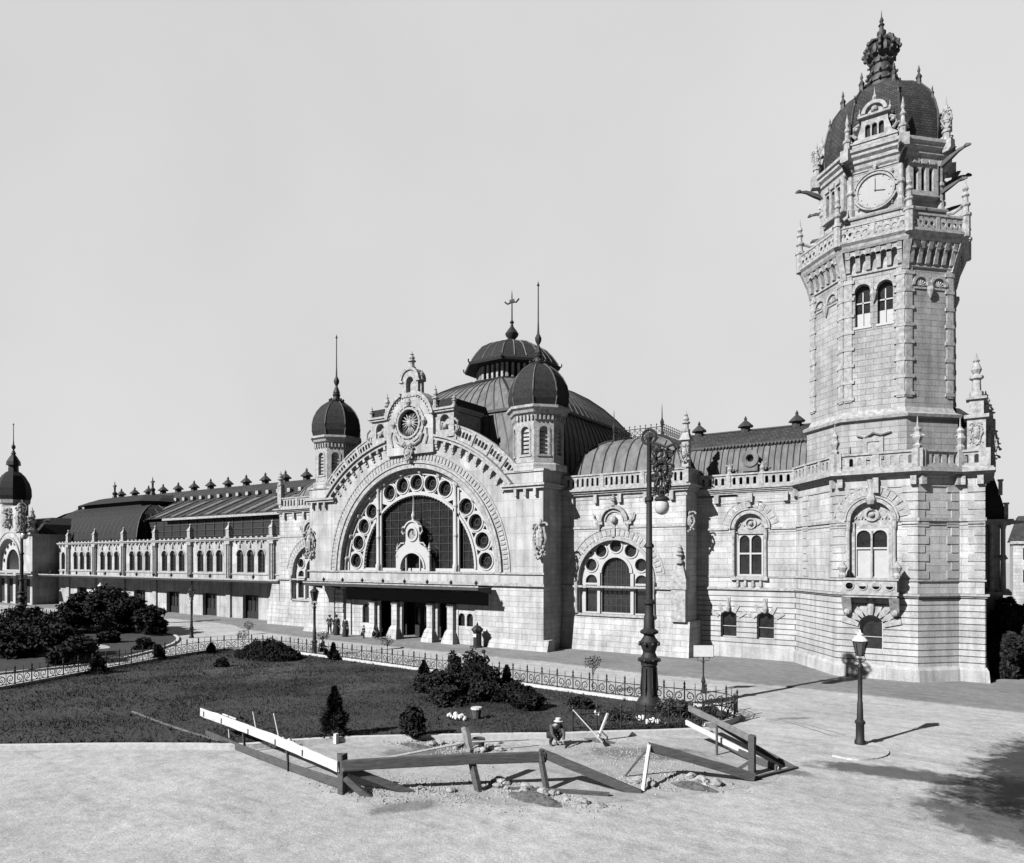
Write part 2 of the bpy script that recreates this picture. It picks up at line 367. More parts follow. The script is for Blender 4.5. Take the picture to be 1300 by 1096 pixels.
def ornament(mb, x, y, z, w, h, seed=0):
    """carved relief: small cartouche between volutes, garlands and leaf clusters"""
    rnd = random.Random(seed)
    mb.lathe(x, y, [(w*.08, z+h*.25), (w*.26, z+h*.35), (w*.32, z+h*.55), (w*.24, z+h*.7), (w*.12, z+h*.76), (w*.2, z+h*.84), (w*.16, z+h*.93), (.02, z+h)], 8)
    for s_ in (-1, 1):
        for q in (.12, .38, .62, .82):
            pts = []; k = w*rnd.uniform(.18, .3); o = w*rnd.uniform(.18, .34)
            for i in range(9):
                t = i/8*1.6*pi+rnd.uniform(-.1, .1); rr = k*(1-i/11); pts.append((x+s_*(o+rr*cos(t)), y-.05-rnd.random()*.05, z+h*q+rr*sin(t)))
            mb.tube(pts, w*.075, 5, w*.03)
        mb.tube([(x+s_*w*.3, y-.1, z+h*.8), (x+s_*w*.48, y-.12, z+h*.5), (x+s_*w*.25, y-.12, z+h*.2), (x, y-.1, z+h*.05)], w*.08, 5)
    for i in range(26): mb.ball((x+rnd.gauss(0, .24)*w, y-rnd.uniform(0, .22)*w, z+h*(.05+.85*rnd.random())), w*rnd.uniform(.06, .13), 6)
def window(parent, M, x0, x1, z0, zs, y, lights=1, transom=None, blind=False, fr=.07, rise=None, glass=None, label=None, bars=0):
    """arched window: frame with lights + pane; opening x0..x1 at local plane y"""
    f = MB(M); W_ = (x1-x0-fr*(lights+1))/lights; holes = []; r = (x1-x0)/2; cx = (x0+x1)/2
    zt = zs-.0
    for i in range(lights):
        a = x0+fr+i*(W_+fr); b = a+W_
        if lights == 1:
            if transom: holes += [rect(a, b, z0+fr, transom-fr/2), archpts(a, b, transom+fr/2, zs, 10, None if rise is None else rise-fr)]
            else: holes.append(archpts(a, b, z0+fr, zs, 10, None if rise is None else rise-fr))
        else:
            zz = zs
            if transom: holes += [rect(a, b, z0+fr, transom-fr/2), archpts(a, b, transom+fr/2, zz, 8)]
            else: holes.append(archpts(a, b, z0+fr, zz, 8))
    if lights == 1: outer = archpts(x0, x1, z0, zs, 14, rise)
    else: outer = rect(x0, x1, z0, zs+W_/2+fr)
    f.plate(outer, holes, y, y+.1)
    for k in range(bars):
        zz = z0+(zs-z0)*(k+1)/(bars+1); f.box(x0+fr, x1-fr, y+.03, y+.08, zz-.02, zz+.02)
    w = f.build('window', M_FRAME, parent)
    if label: w['label'] = label
    p = MB(M); zmax = zs+(rise if rise else (r if lights == 1 else W_/2))
    if blind:
        tz = transom or zs
        p.box(x0+.03, x1-.03, y+.12, y+.14, tz, zmax); p.build('pane', M_GLASS, w)
        q = MB(M); q.box(x0+.03, x1-.03, y+.11, y+.135, z0+.02, tz-.01); q.build('blind', M_BLIND, w)
    else:
        p.box(x0+.03, x1-.03, y+.12, y+.14, z0+.02, zmax); p.build('pane', glass or M_GLASS, w)
    return w
def crown_rings(rings, zoff=0): return rings
# ------------------------------------------------------------------ shared building pieces
def mansard(root, x0, x1, y0, y1, prof, seam=.85, name='roof', mat=None, sides='fblr', sr=.045):
    rings = [[(x0+i, y0+i, z), (x1-i, y0+i, z), (x1-i, y1-i, z), (x0+i, y1-i, z)] for i, z in prof]
    rf = MB().loft(rings).build(name, mat or M_ROOF, root)
    m = MB()
    def run(a0, a1, fn):
        n = max(2, round((a1-a0)/seam))
        for k in range(n+1):
            a = a0+(a1-a0)*k/n; pts = []
            for i, z in prof:
                if a-a0 >= i-1e-6 and a1-a >= i-1e-6: pts.append(fn(a, i, z))
                else: break
            if len(pts) >= 2: m.tube(pts, sr, 4)
    if 'f' in sides: run(x0, x1, lambda a, i, z: (a, y0+i-.01, z+.01))
    if 'b' in sides: run(x0, x1, lambda a, i, z: (a, y1-i+.01, z+.01))
    if 'l' in sides: run(y0, y1, lambda a, i, z: (x0+i-.01, a, z+.01))
    if 'r' in sides: run(y0, y1, lambda a, i, z: (x1-i+.01, a, z+.01))
    for k in range(4): m.tube([Vector(r[k])+Vector((0, 0, .02)) for r in rings], sr*1.6, 5)
    m.build('roof_seams', M_RIB if mat is M_DARKR else M_SEAM, rf)
    return rf
def octpts(cx, cy, ap, ph=22.5): 
    r = ap/cos(R(22.5)); return [(cx+r*cos(R(45*k+ph)), cy+r*sin(R(45*k+ph))) for k in range(8)]
def faceM(cx, cy, ap, deg):   # local frame of an octagon face whose outward normal points to deg
    return Matrix.Translation((cx, cy, 0)) @ Matrix.Rotation(R(deg+90), 4, 'Z') @ Matrix.Translation((0, -ap, 0))
C8 = 1/cos(R(22.5))
def olathe(mb, cx, cy, prof): return mb.lathe(cx, cy, [(r*C8, z) for r, z in prof], 8, R(22.5))
def spire(root, x, y, z, h, r=.05, balls=True):
    m = MB(); m.lathe(x, y, [(r*7, z), (r*5, z+.3), (r*2, z+.7), (r*5, z+1.0), (r*5.5, z+1.25), (r*2, z+1.6), (r*1.6, z+1.9), (r*1.1, z+h*.45), (r*.9, z+h-.4), (r*2.4, z+h-.35), (r*.6, z+h-.1), (.01, z+h)], 8)
    return m.build('flagpole', M_IRON, root, smooth=True)
def turret(root, cx, cy, z0):
    """octagonal corner turret: shaft with arched lights, bracket frieze, ribbed dome, pole"""
    t = MB(); olathe(t, cx, cy, [(2.15, z0), (2.15, z0+.5), (1.95, z0+.62), (1.72, z0+.64), (1.72, z0+4.4)])
    b = t.build('turret', M_ASH, root)
    tr = MB(); gl = MB(); lv = MB()
    for d in range(0, 360, 45):
        M = faceM(cx, cy, 1.9, d); tr.M = M; gl.M = M; w = 1.9*.828/2
        tr.plate(rect(-w, w, z0+.65, z0+4.35), [archpts(-.34, .34, z0+1.3, z0+3.1, 8)], 0, .2)
        tr.arc(0, z0+3.1, .36, .52, 0, 180, -.06, .02, 10); tr.box(-.55, .55, -.08, .02, z0+1.12, z0+1.26)
        for q in (-1, 1): tr.box(q*.44-.07, q*.44+.07, -.05, .02, z0+1.27, z0+3.08)
        for i in range(5): tr.box(-w+.12+i*(2*w-.24)/4-.07, -w+.12+i*(2*w-.24)/4+.07, -.16, .0, z0+3.95, z0+4.33)
        gl.box(-.36, .36, .24, .26, z0+1.3, z0+3.5)
        for i in range(6): lv.M = M; lv.box(-.3, .3, .08, .2, z0+1.4+i*.32, z0+1.44+i*.32)
    tr.M = None; tr.build('carved_frame', M_TRIM, b); gl.M = None; gl.build('window', M_GLASS, root); lv.M = None; lv.build('louvre', M_IRON, b)
    c = MB(); olathe(c, cx, cy, [(1.9, z0+4.34), (2.12, z0+4.5), (2.2, z0+4.7), (2.4, z0+4.85), (2.4, z0+5.05), (2.0, z0+5.1)]); c.build('cornice', M_TRIM, root)
    prof = [(2.12, z0+5.1), (2.25, z0+5.6), (2.26, z0+6.2), (2.12, z0+6.9), (1.82, z0+7.55), (1.4, z0+8.1), (.9, z0+8.5), (.45, z0+8.75)]
    d = MB(); olathe(d, cx, cy, prof); dm = d.build('dome', M_DARKR, root)
    rb = MB()
    for k in range(8):
        a = R(22.5+45*k); rb.tube([(cx+r*C8*cos(a), cy+r*C8*sin(a), z) for r, z in prof], .06, 5)
    rb.build('rib', M_RIB, dm)
    f = MB(); f.lathe(cx, cy, [(.75, z0+8.6), (.8, z0+8.75), (.42, z0+8.9), (.32, z0+9.2), (.4, z0+9.4), (.18, z0+9.7)], 10)
    for k in range(8): f.ball((cx+.66*cos(k*pi/4), cy+.66*sin(k*pi/4), z0+8.9), .11, 6)
    f.build('finial', M_IRON, root, smooth=True)
    spire(root, cx, cy, z0+9.6, 15.4-9.6)

# ------------------------------------------------------------------ central hall
HX = -.55
def hall():
    r = thing('station_hall', 'central station hall with giant round arched window, two domed turrets and a ribbed dome roof', 'station building', (HX, 0, 0))
    X = lambda a: HX+a
    HW = 13.4; zc = 3.8; rc = 13.85
    # front wall
    a0 = math.degrees(math.asin((12.9-zc)/rc)); xa = rc*cos(R(a0))
    arcp = [(X(rc*cos(R(a0+(180-2*a0)*i/40))), zc+rc*sin(R(a0+(180-2*a0)*i/40))) for i in range(41)]
    out = [(X(-HW), 5.0), (X(HW), 5.0), (X(HW), 12.9)]+arcp+[(X(-HW), 12.9)]
    big = [(X(9.0*cos(pi-pi*i/48)), 6.05+9.0*sin(pi*i/48)) for i in range(49)]+[]
    w = MB(); w.plate(out, [big], 0, 1.0); wall = w.build('front_wall', M_PLN, r)
    # lower wall beside the portal, rusticated, slightly battered plinth
    lo = MB(); lo.box(X(-HW)-.06, X(-9.85), -.06, 1.0, .9, 4.98); lo.box(X(-9.6), X(-8.55), -.06, 1.0, 0, 4.98); lo.box(X(-9.85), X(-8.2), .25, 1.0, 0, 4.97); lo.box(X(8.3), X(HW)+.06, -.06, 1.0, .9, 4.98)
    lo.wedge(X(-HW)-.55, X(-9.85), -.45, 1.0, -.3, .898, .0, .385); lo.wedge(X(8.3), X(HW)+.55, -.45, 1.0, -.3, .898, .0, .385)
    lo.build('base_wall', M_ASH, r)
    # side walls and rear box
    sw = MB(); sw.box(X(HW)-1.0, X(HW)-.003, 1.001, 30, 0, 12.9); sw.box(X(-HW)+.003, X(-HW)+1.0, 1.001, 30, 0, 12.9); sw.box(X(-HW)+1, X(HW)-1, 29.5, 30, 0, 12.9)
    sw.build('side_wall', M_ASH, r)
    # ledge over the base
    m = MB()
    for a, b in ((-HW-.25, HW+.25),):
        m.box(X(a), X(b), -.30, .3, 4.983, 5.12); m.box(X(a)+.08, X(b)-.08, -.18, .3, 4.75, 4.98) if False else None
        m.box(X(a)+.1, X(b)-.1, -.16, .3, 5.121, 5.22)
    m.box(X(-HW)-.15, X(-9.3), -.14, .3, 5.9, 6.05); m.box(X(9.3), X(HW)+.15, -.14, .3, 5.9, 6.05)
    m.box(X(-9.5), X(9.5), -.10, .3, 5.9, 6.04)
    m.build('ledge', M_TRIM, r)
    # arch mouldings and voussoirs
    m = MB(); m.arc(X(0), 6.05, 8.98, 9.32, 0, 180, -.12, .2, 60); m.arc(X(0), 6.05, 9.4, 9.62, 0, 180, -.2, .1, 60); m.arc(X(0), 6.05, 10.25, 10.4, 0, 180, -.07, .1, 60)
    m.arc(X(0), 6.05, 8.72, 8.985, 0, 180, .32, .6, 60)
    m.build('arch_moulding', M_TRIM, wall)
    m = MB()
    for k in range(1, 82):
        t = R(k*180/82); M = Matrix.Translation((X(0), 0, 6.05)) @ Matrix.Rotation(-(t), 4, 'Y')
        m.M = M; m.box(9.72, 10.2, -.07, .05, -.09, .09)
    m.M = None; m.build('voussoir', M_TRIM, wall)
    m = MB()      # carved cusps in the reveal
    for k in range(1, 50):
        t = R(k*180/50); rr = 8.86
        m.ball((X(rr*cos(t)), .75, 6.05+rr*sin(t)), .17, 6)
        if k % 4 == 0: m.ball((X(8.75*cos(t)), .5, 6.05+8.75*sin(t)), .28, 6)
    m.build('carved_boss', M_TRIM, wall)
    # big window tracery
    RZ = 6.28; rr0 = 7.57; angs = [5.2, 18.1, 30.8, 43.6, 64.7, 77.3, 90]; angs += [180-a for a in angs[:-1]]
    holes = [circ(X(rr0*cos(R(a))), RZ+rr0*sin(R(a)), .70, 16) for a in angs]
    ir = 6.5
    inner = [(X(ir*cos(pi-pi*i/36)), 6.3+ir*sin(pi*i/36)) for i in range(37)]
    outer = [(X(-8.98), 6.02), (X(8.98), 6.02)]+[(X(8.98*cos(pi*i/48)), 6.05+8.98*sin(pi*i/48)) for i in range(1, 48)]
    tri = []
    for i in range(len(angs)):
        pass
    sa = sorted(angs)
    for i in range(len(sa)-1):
        mid = (sa[i]+sa[i+1])/2; big_gap = sa[i+1]-sa[i] > 15
        for rr, q in ((8.15, 1), (6.98, -1)):
            wd = .28 if not big_gap else .55; hh = .2 if not big_gap else .3
            c = (X(rr*cos(R(mid))), RZ+rr*sin(R(mid))); er = (cos(R(mid)), sin(R(mid))); et = (-er[1], er[0])
            holes.append([(c[0]+er[0]*q*hh-et[0]*wd*.9, c[1]+er[1]*q*hh-et[1]*wd*.9), (c[0]+er[0]*q*hh+et[0]*wd*.9, c[1]+er[1]*q*hh+et[1]*wd*.9), (c[0]-er[0]*q*hh, c[1]-er[1]*q*hh)])
    m = MB(); m.plate(outer, [inner]+holes, .62, .88); wn = m.build('arched_window', M_FRAME, r)
    m = MB(); m.box(X(-8.98), X(8.98), .95, .98, 6.05, 15.1); m.build('pane', M_GLASS, wn)
    m = MB()
    for a in angs:
        cx_, cz_ = X(rr0*cos(R(a))), RZ+rr0*sin(R(a))
        m.arc(cx_, cz_, .69, .8, 0, 360, .54, .64, 16)
    m.arc(X(0), 6.3, 6.42, 6.62, 0, 180, .5, .66, 50); m.arc(X(0), 6.05, 8.45, 8.6, 0, 180, .52, .66, 60)
    for k in range(60):
        t = R(1.5+k*3); m.ball((X(6.38*cos(t)), .62, 6.3+6.38*sin(t)), .07, 5)
    m.build('moulded_ring', M_FRAME, wn)
    m = MB()
    for a in angs:                                   # spoked glazing in the roundels
        cx_, cz_ = X(rr0*cos(R(a))), RZ+rr0*sin(R(a))
        m.arc(cx_, cz_, .26, .3, 0, 360, .86, .92, 12)
        for k in range(8): t = k*pi/4; m.tube([(cx_+.28*cos(t), .9, cz_+.28*sin(t)), (cx_+.7*cos(t), .9, cz_+.7*sin(t))], .015, 4)
    for x in [-5.6, -5.0, -3.4, -2.4, -1.4, -.5, .5, 1.4, 2.4, 3.4, 5.0, 5.6]:
        m.box(X(x)-.025, X(x)+.025, .89, .94, 6.05, 6.3+sqrt(ir*ir-x*x))
    z = 7.0
    while z < 12.6:
        hw = sqrt(max(0, ir*ir-(z-6.3)**2)); m.box(X(-hw), X(hw), .895, .935, z-.02, z+.02); z += .72
    m.build('glazing_bar', M_SEAM, wn)
    m = MB()
    for s_ in (-1, 1):                              # the two tall mullion shafts
        x = X(s_*4.5); zt = 6.3+8.9*sin(math.acos(4.5/8.9))-.25
        m.lathe(x, .45, [(.26, 6.05), (.26, 6.6), (.18, 6.7), (.15, 9), (.2, 9.05), (.2, 9.2), (.14, 9.3), (.14, 11.5), (.19, 11.55), (.19, 11.7), (.13, 11.8), (.13, zt-.5), (.22, zt-.35), (.22, zt)], 8)
        m.box(x-.32, x+.32, .5, .7, 6.06, zt-.1)
    m.build('mullion', M_FRAME, wn, smooth=True)
    # inner clock aedicule standing on the sill
    m = MB(); cz = 6.3
    ar = [(X(-1.95), 6.06), (X(-1.35), 6.06), (X(-1.35), cz)]+[(X(1.35*cos(pi-pi*i/16)), cz+1.5*sin(pi*i/16)) for i in range(1, 16)]+[(X(1.35), cz), (X(1.35), 6.06), (X(1.95), 6.06), (X(1.95), 7.5), (X(1.6), 8.0), (X(1.0), 8.35), (X(.78), 8.7), (X(.78), 9.7), (X(.5), 10.2), (X(0), 10.4), (X(-.5), 10.2), (X(-.78), 9.7), (X(-.78), 8.7), (X(-1.0), 8.35), (X(-1.6), 8.0), (X(-1.95), 7.5)]
    m.plate(ar, [circ(X(0), 9.3, .5, 20)], .05, .3)
    m.arc(X(0), 9.3, .48, .66, 0, 360, -.06, .08, 24); m.arc(X(0), cz, 1.33, 1.5, 0, 180, -.06, .1, 20); m.arc(X(0), 9.5, .85, .98, 20, 160, -.08, .35, 12)
    for s_ in (-1, 1):
        pinnacle(m, X(s_*1.85), .15, 7.3, 1.2, .11); m.box(X(s_*.8)-.05, X(s_*.8)+.05, .1, .25, 6.06, 7.5)
        m.tube([(X(s_*.75), 0, 10.0), (X(s_*1.1), 0, 9.9), (X(s_*1.2), 0, 9.5), (X(s_*1.0), 0, 9.25), (X(s_*.85), 0, 9.45)], .08, 5); m.tube([(X(s_*.9), 0, 8.5), (X(s_*1.3), 0, 8.5), (X(s_*1.55), 0, 8.2)], .07, 5)
    m.lathe(X(0), .17, [(.22, 10.35), (.12, 10.6), (.18, 10.9), (.06, 11.3), (.02, 12.6)], 8)
    ae = m.build('clock_surround', M_FRAME, wn)
    m = MB(); m.plate(circ(X(0), 9.3, .49, 20), [], .12, .16); m.build('clock_dial', M_DIAL, wn)
    m = MB(); m.bar((X(0), .08, 9.3), (X(.02), .08, 9.7), .05, .03); m.bar((X(0), .08, 9.3), (X(.27), .08, 9.18), .05, .03); m.build('clock_hand', M_IRON, wn)
    # gable cornice, corbels, curved balustrade
    m = MB()
    for sgn in (0, 1):
        A0, A1 = (a0-.5, 78.5) if sgn == 0 else (101.5, 180.5-a0)
        m.arc(X(0), zc, rc-.15, rc+.12, A0, A1, -.32, .05, 24); m.arc(X(0), zc, rc+.121, rc+.3, A0, A1, -.5, .05, 24)
    g = m.build('gable_cornice', M_TRIM, r)
    m = MB()
    for sgn in (1, -1):
        k = 0; a = a0+1
        while a < 78:
            t = R(a if sgn > 0 else 180-a); m.M = Matrix.Translation((X(0), 0, zc)) @ Matrix.Rotation(-t, 4, 'Y')
            m.box(rc-.95, rc-.16, -.12, .02, -.13, .13); m.box(rc-.5, rc-.155, -.34, -.121, -.13, .13); m.box(rc-.72, rc-.51, -.24, -.122, -.11, .11)
            a += 3.9
    m.M = None; m.build('corbel', M_TRIM, g)
    m = MB()
    for sgn in (1, -1):
        A = [41.5+7.2*i for i in range(6)]
        for i in range(5):
            b0, b1 = A[i], A[i+1]
            if sgn < 0: b0, b1 = 180-b1, 180-b0
            r0, r1 = rc+.3, rc+1.35
            oc = [(X(r0*cos(R(b0+(b1-b0)*q/4))), zc+r0*sin(R(b0+(b1-b0)*q/4))) for q in range(5)]+[(X(r1*cos(R(b1-(b1-b0)*q/4))), zc+r1*sin(R(b1-(b1-b0)*q/4))) for q in range(5)]
            hs = []
            for q in range(4):
                c = b0+(b1-b0)*(.2+.2*q); dd = (b1-b0)*.07
                hs.append([(X(rq*cos(R(cq))), zc+rq*sin(R(cq))) for rq, cq in ((r0+.28, c-dd), (r0+.28, c+dd), (r0+.72, c+dd), (r0+.82, c), (r0+.72, c-dd))])
            m.plate(oc, hs, .05, .3)
            m.arc(X(0), zc, r1-.02, r1+.12, b0, b1, -.02, .37, 5)
        for a in A:
            t = R(a if sgn > 0 else 180-a); m.M = Matrix.Translation((X(0), 0, zc)) @ Matrix.Rotation(-t, 4, 'Y'); m.box(rc+.31, rc+1.45, -.04, .39, -.13, .13); m.M = None
    m.build('balustrade', M_TRIM, r)
    # corner pedestals with cornice, side wall cornice
    m = MB()
    for s_ in (-1, 1):
        xa_, xb_ = sorted((X(s_*9.9), X(s_*(HW+.02))))
        m.box(xa_, xb_, -.05, 4.4, 12.9, 14.0); m.box(xa_-.12, xb_+.22, -.3, 4.5, 12.55, 12.76); m.box(xa_-.2, xb_+.34, -.46, 4.6, 12.761, 12.93); m.box(xa_-.1, xb_+.12, -.16, 4.5, 13.86, 14.05)
        for k in range(3): m.box(X(s_*(11+k*.9))-.12, X(s_*(11+k*.9))+.12, -.3, 0, 12.0, 12.54)
    m.box(X(HW), X(HW)+.35, 4.6, 30, 12.76, 12.93); m.box(X(-HW)-.35, X(-HW), 4.6, 30, 12.76, 12.93)
    m.build('corner_pedestal', M_PLN, r)
    for s_ in (-1, 1): turret(r, X(s_*11.75), 1.95, 13.95)
    for s_ in (-1, 1):                              # carved shields on the piers
        m = MB(); ornament(m, X(s_*13.2), -.1, 7.0, 1.2, 3.2, 3+s_); m.build('carved_shield', M_TRIM, r)
    # pediment with eagle medallion
    z0 = 17.0; zp = 18.9
    po = [(X(-2.7), 16.2), (X(2.7), 16.2), (X(2.7), zp)]+[(X(2.7*cos(pi*i/20)), zp+2.7*sin(pi*i/20)) for i in range(1, 20)]+[(X(-2.7), zp)]
    m = MB(); m.plate(po, [circ(X(0), zp, 1.2, 24)], -.35, .75); m.box(X(-2.4), X(2.4), .76, 3.4, 16.5, 19.6)
    pd = m.build('pediment', M_PLN, r)
    m = MB(); m.arc(X(0), zp, 2.55, 2.85, 12, 70, -.55, .9, 16); m.arc(X(0), zp, 2.55, 2.85, 110, 168, -.55, .9, 16)
    m.arc(X(0), zp, 1.18, 1.36, 0, 360, -.52, -.3, 32); m.arc(X(0), zp, 1.5, 1.75, 0, 360, -.46, -.3, 32)
    for k in range(16): t = 2*pi*k/16; m.ball((X(1.43*cos(t)), -.4, zp+1.43*sin(t)), .09, 6)
    for k in range(20): t = R(15+150*k/19); m.ball((X(2.4*cos(t)), -.38, zp+2.4*sin(t)), .09, 6)
    for t in (0, 90, 180): m.lathe(X(1.75*cos(R(t))), -.45, [(.12, zp+1.75*sin(R(t))-.3), (.3, zp+1.75*sin(R(t))), (.05, zp+1.75*sin(R(t))+.4)], 8)
    for s_ in (-1, 1): m.tube([(X(s_*1.6), -.45, zp-1.0), (X(s_*1.3), -.45, zp-1.6), (X(s_*.7), -.45, zp-1.9), (X(s_*.4), -.45, zp-1.6)], .13, 6); m.tube([(X(s_*2.0), -.4, zp-.6), (X(s_*2.1), -.4, zp-1.3), (X(s_*1.9), -.4, zp-1.9)], .1, 6)
    ornament(m, X(0), -.42, 15.6, 1.0, 1.6, 9)
    m.build('carved_ornament', M_TRIM, pd)
    m = MB(); m.plate(circ(X(0), zp, 1.2, 24), [], -.1, -.02); m.build('medallion', M_DARKR, pd)
    m = MB()                                        # spread eagle relief
    m.ball((X(0), -.2, zp-.05), .24, 8, 1.5); m.ball((X(.04), -.25, zp+.52), .14, 8); m.tube([(X(.1), -.28, zp+.52), (X(.3), -.28, zp+.44)], .06, 5, .01)
    m.tube([(X(0), -.22, zp+.2), (X(0), -.22, zp+.5)], .11, 6)
    for s_ in (-1, 1):
        for k, (l, t) in enumerate(((.98, 62), (1.02, 42), (1.0, 22), (.92, 3), (.8, -15), (.66, -33))):
            t = R(t); m.tube([(X(s_*.12), -.2, zp+.15), (X(s_*l*.6*cos(t)), -.24, zp+l*.6*sin(t)), (X(s_*l*cos(t)), -.2, zp+l*sin(t)-.05)], .09, 5, .03)
        for t in (-58, -75): t = R(t); m.tube([(X(s_*.1), -.2, zp-.3), (X(s_*.95*cos(t)), -.2, zp+.98*sin(t))], .08, 5, .04)
    m.tube([(X(0), -.2, zp-.3), (X(0), -.2, zp-1.0)], .12, 5, .05)
    m.build('eagle_relief', M_TRIM, pd)
    m = MB(); zt = zp+2.55                           # crowning aedicule
    m.plate([(X(-.95), zt-.2), (X(.95), zt-.2)]+[(X(.95*cos(pi*i/12)), zt+1.2+.95*sin(pi*i/12)) for i in range(13)], [archpts(X(-.42), X(.42), zt+.15, zt+1.1, 8)], -.3, .5)
    m.box(X(-.5), X(.5), .1, .15, zt+.1, zt+1.6); m.arc(X(0), zt+1.2, .9, 1.12, 0, 180, -.42, .6, 14); m.box(X(-1.2), X(1.2), -.42, .6, zt-.28, zt-.1); m.box(X(-1.2), X(-.75), -.42, .5, zt+1.05, zt+1.2); m.box(X(.75), X(1.2), -.42, .5, zt+1.05, zt+1.2)
    for s_ in (-1, 1):
        pinnacle(m, X(s_*1.15), .0, zt+1.1, .9, .14); m.lathe(X(s_*1.1), .0, [(.16, zt-.1), (.1, zt), (.1, zt+1.0), (.16, zt+1.05)], 8)
    pinnacle(m, X(0), 0, zt+2.2, 1.6, .24); m.build('aedicule', M_TRIM, pd)
    for s_ in (-1, 1):                              # little side pavilions of the gable
        m = MB(); c = X(s_*3.75); y1 = 3.6
        m.plate(rect(c-1.0, c+1.0, 17.4, 19.5), [archpts(c-.5, c+.5, 18.0, 18.8, 8)], -.1, .3); m.box(c-1.0, c+1.0, .31, y1, 17.0, 19.45)
        m.box(c-1.15, c+1.15, -.3, y1+.1, 19.5, 19.68); m.box(c-1.3, c+1.3, -.42, y1+.2, 19.681, 19.85)
        pinnacle(m, c-s_*.95, -.15, 19.85, 2.0, .2); pinnacle(m, c+s_*1.05, -.1, 19.85, 1.1, .15); m.ball((c, .0, 18.3), .25, 8)
        m.tube([(c+s_*1.1, -.2, 17.6), (c+s_*1.5, -.2, 17.9), (c+s_*1.5, -.2, 18.5), (c+s_*1.15, -.2, 18.8)], .1, 5)
        m.build('gable_pavilion', M_TRIM, r)
        q = MB(); q.loft([[(c-1.2, y, 19.86), (c+1.2, y, 19.86), (c+.9, y, 20.6), (c-.9, y, 20.6)] for y in (0, 4.6)]); q.build('dormer_roof', M_DARKR, r)
    # ribbed dome roof in two tiers, lantern and vane
    cy = 15.6
    def ring(h, z, c): 
        a = h; b = h*c; return [(X(-a), cy-b, z), (X(-b), cy-a, z), (X(b), cy-a, z), (X(a), cy-b, z), (X(a), cy+b, z), (X(b), cy+a, z), (X(-b), cy+a, z), (X(-a), cy+b, z)]
    p1 = [(12.3, 12.9, .86), (12.2, 14.5, .84), (11.9, 16.2, .81), (11.4, 17.8, .78), (10.7, 19.3, .74), (10.1, 20.3, .7)]
    p2 = [(10.1, 20.45, .7), (9.2, 21.7, .66), (8.2, 22.8, .62), (7.0, 23.8, .56), (5.8, 24.5, .5), (4.4, 25.1, .42)]
    for nm, pp in (('lower_roof', p1), ('upper_roof', p2)):
        rings = [ring(*q) for q in pp]; rf = MB().loft(rings).build(nm, M_ROOF, r); m = MB()
        for k in range(8):
            k2 = (k+1) % 8; e0 = Vector(rings[0][k]); n = max(2, round((Vector(rings[0][k2])-e0).length/1.05))
            if k % 2 == 0: n = 4
            for j in range(n+1):
                t = j/n; m.tube([Vector(g_[k]).lerp(Vector(g_[k2]), t) for g_ in rings], .07 if 0 < j < n else .12, 4)
        m.build('roof_seams', M_SEAM, rf)
    m = MB(); q = ring(10.25, 20.3, .7); m.loft([ring(10.35, 20.25, .7), ring(10.35, 20.5, .7)]); m.build('roof_gutter', M_SEAM, r)
    m = MB(); olathe(m, X(0), cy, [(4.2, 24.6), (4.2, 25.3), (3.6, 25.4), (3.3, 25.5), (3.3, 27.1)]); lt = m.build('lantern', M_DARKR, r)
    m = MB()
    for d in range(0, 360, 45):
        m.M = faceM(X(0), cy, 3.35, d)
        for q in range(5): x = -1.2+q*.6; m.box(x-.12, x+.12, -.25, .0, 25.5, 26.95)
    m.M = None; m.build('lantern_post', M_TRIM, lt)
    prof = [(4.75, 26.9), (4.8, 27.15), (4.55, 27.35), (4.4, 27.6), (4.0, 28.2), (3.4, 28.9), (2.5, 29.45), (1.5, 29.8), (.8, 29.95)]
    m = MB(); olathe(m, X(0), cy, prof); ld = m.build('lantern_roof', M_DARKR, r)
    m = MB()
    for k in range(24):
        a = R(15*k+7.5); f_ = 1/ max(cos((a+R(22.5)) % R(45)-R(22.5)), .9); m.tube([(X(rr*f_*cos(a)), cy+rr*f_*sin(a), z+.03) for rr, z in prof[2:]], .07, 4)
    m.build('roof_seams', M_ROOF, ld)
    m = MB()
    for k in range(8): a = R(22.5+45*k); m.tube([(X(5.1*cos(a)), cy+5.1*sin(a), 27.05), (X(5.3*cos(a)), cy+5.3*sin(a), 27.2), (X(5.3*cos(a)), cy+5.3*sin(a), 27.45)], .08, 5)
    m.lathe(X(0), cy, [(1.1, 29.85), (.6, 30.1), (.35, 30.35), (.65, 30.7), (.72, 30.95), (.45, 31.35), (.18, 31.7), (.12, 32.0), (.25, 32.15), (.08, 32.4), (.06, 35.0), (.01, 35.6)], 10)
    m.tube([(X(-.9), cy, 34.5), (X(-.55), cy, 34.2), (X(0), cy, 34.3), (X(.55), cy, 34.2), (X(.9), cy, 34.5)], .09, 5); m.box(X(-.3), X(.3), cy-.04, cy+.04, 34.2, 34.6)
    m.build('weathervane', M_IRON, r, smooth=True)
    # portal: recess, lintel, piers with feet, doors
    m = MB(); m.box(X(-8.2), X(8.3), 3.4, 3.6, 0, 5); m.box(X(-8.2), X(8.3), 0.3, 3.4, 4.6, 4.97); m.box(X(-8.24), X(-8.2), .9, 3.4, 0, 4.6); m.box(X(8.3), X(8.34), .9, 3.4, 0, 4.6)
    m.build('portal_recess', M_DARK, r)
    m = MB(); m.box(X(-8.19), X(8.29), -.02, .4, 3.35, 4.6); m.build('portal_lintel', M_DOOR, r)
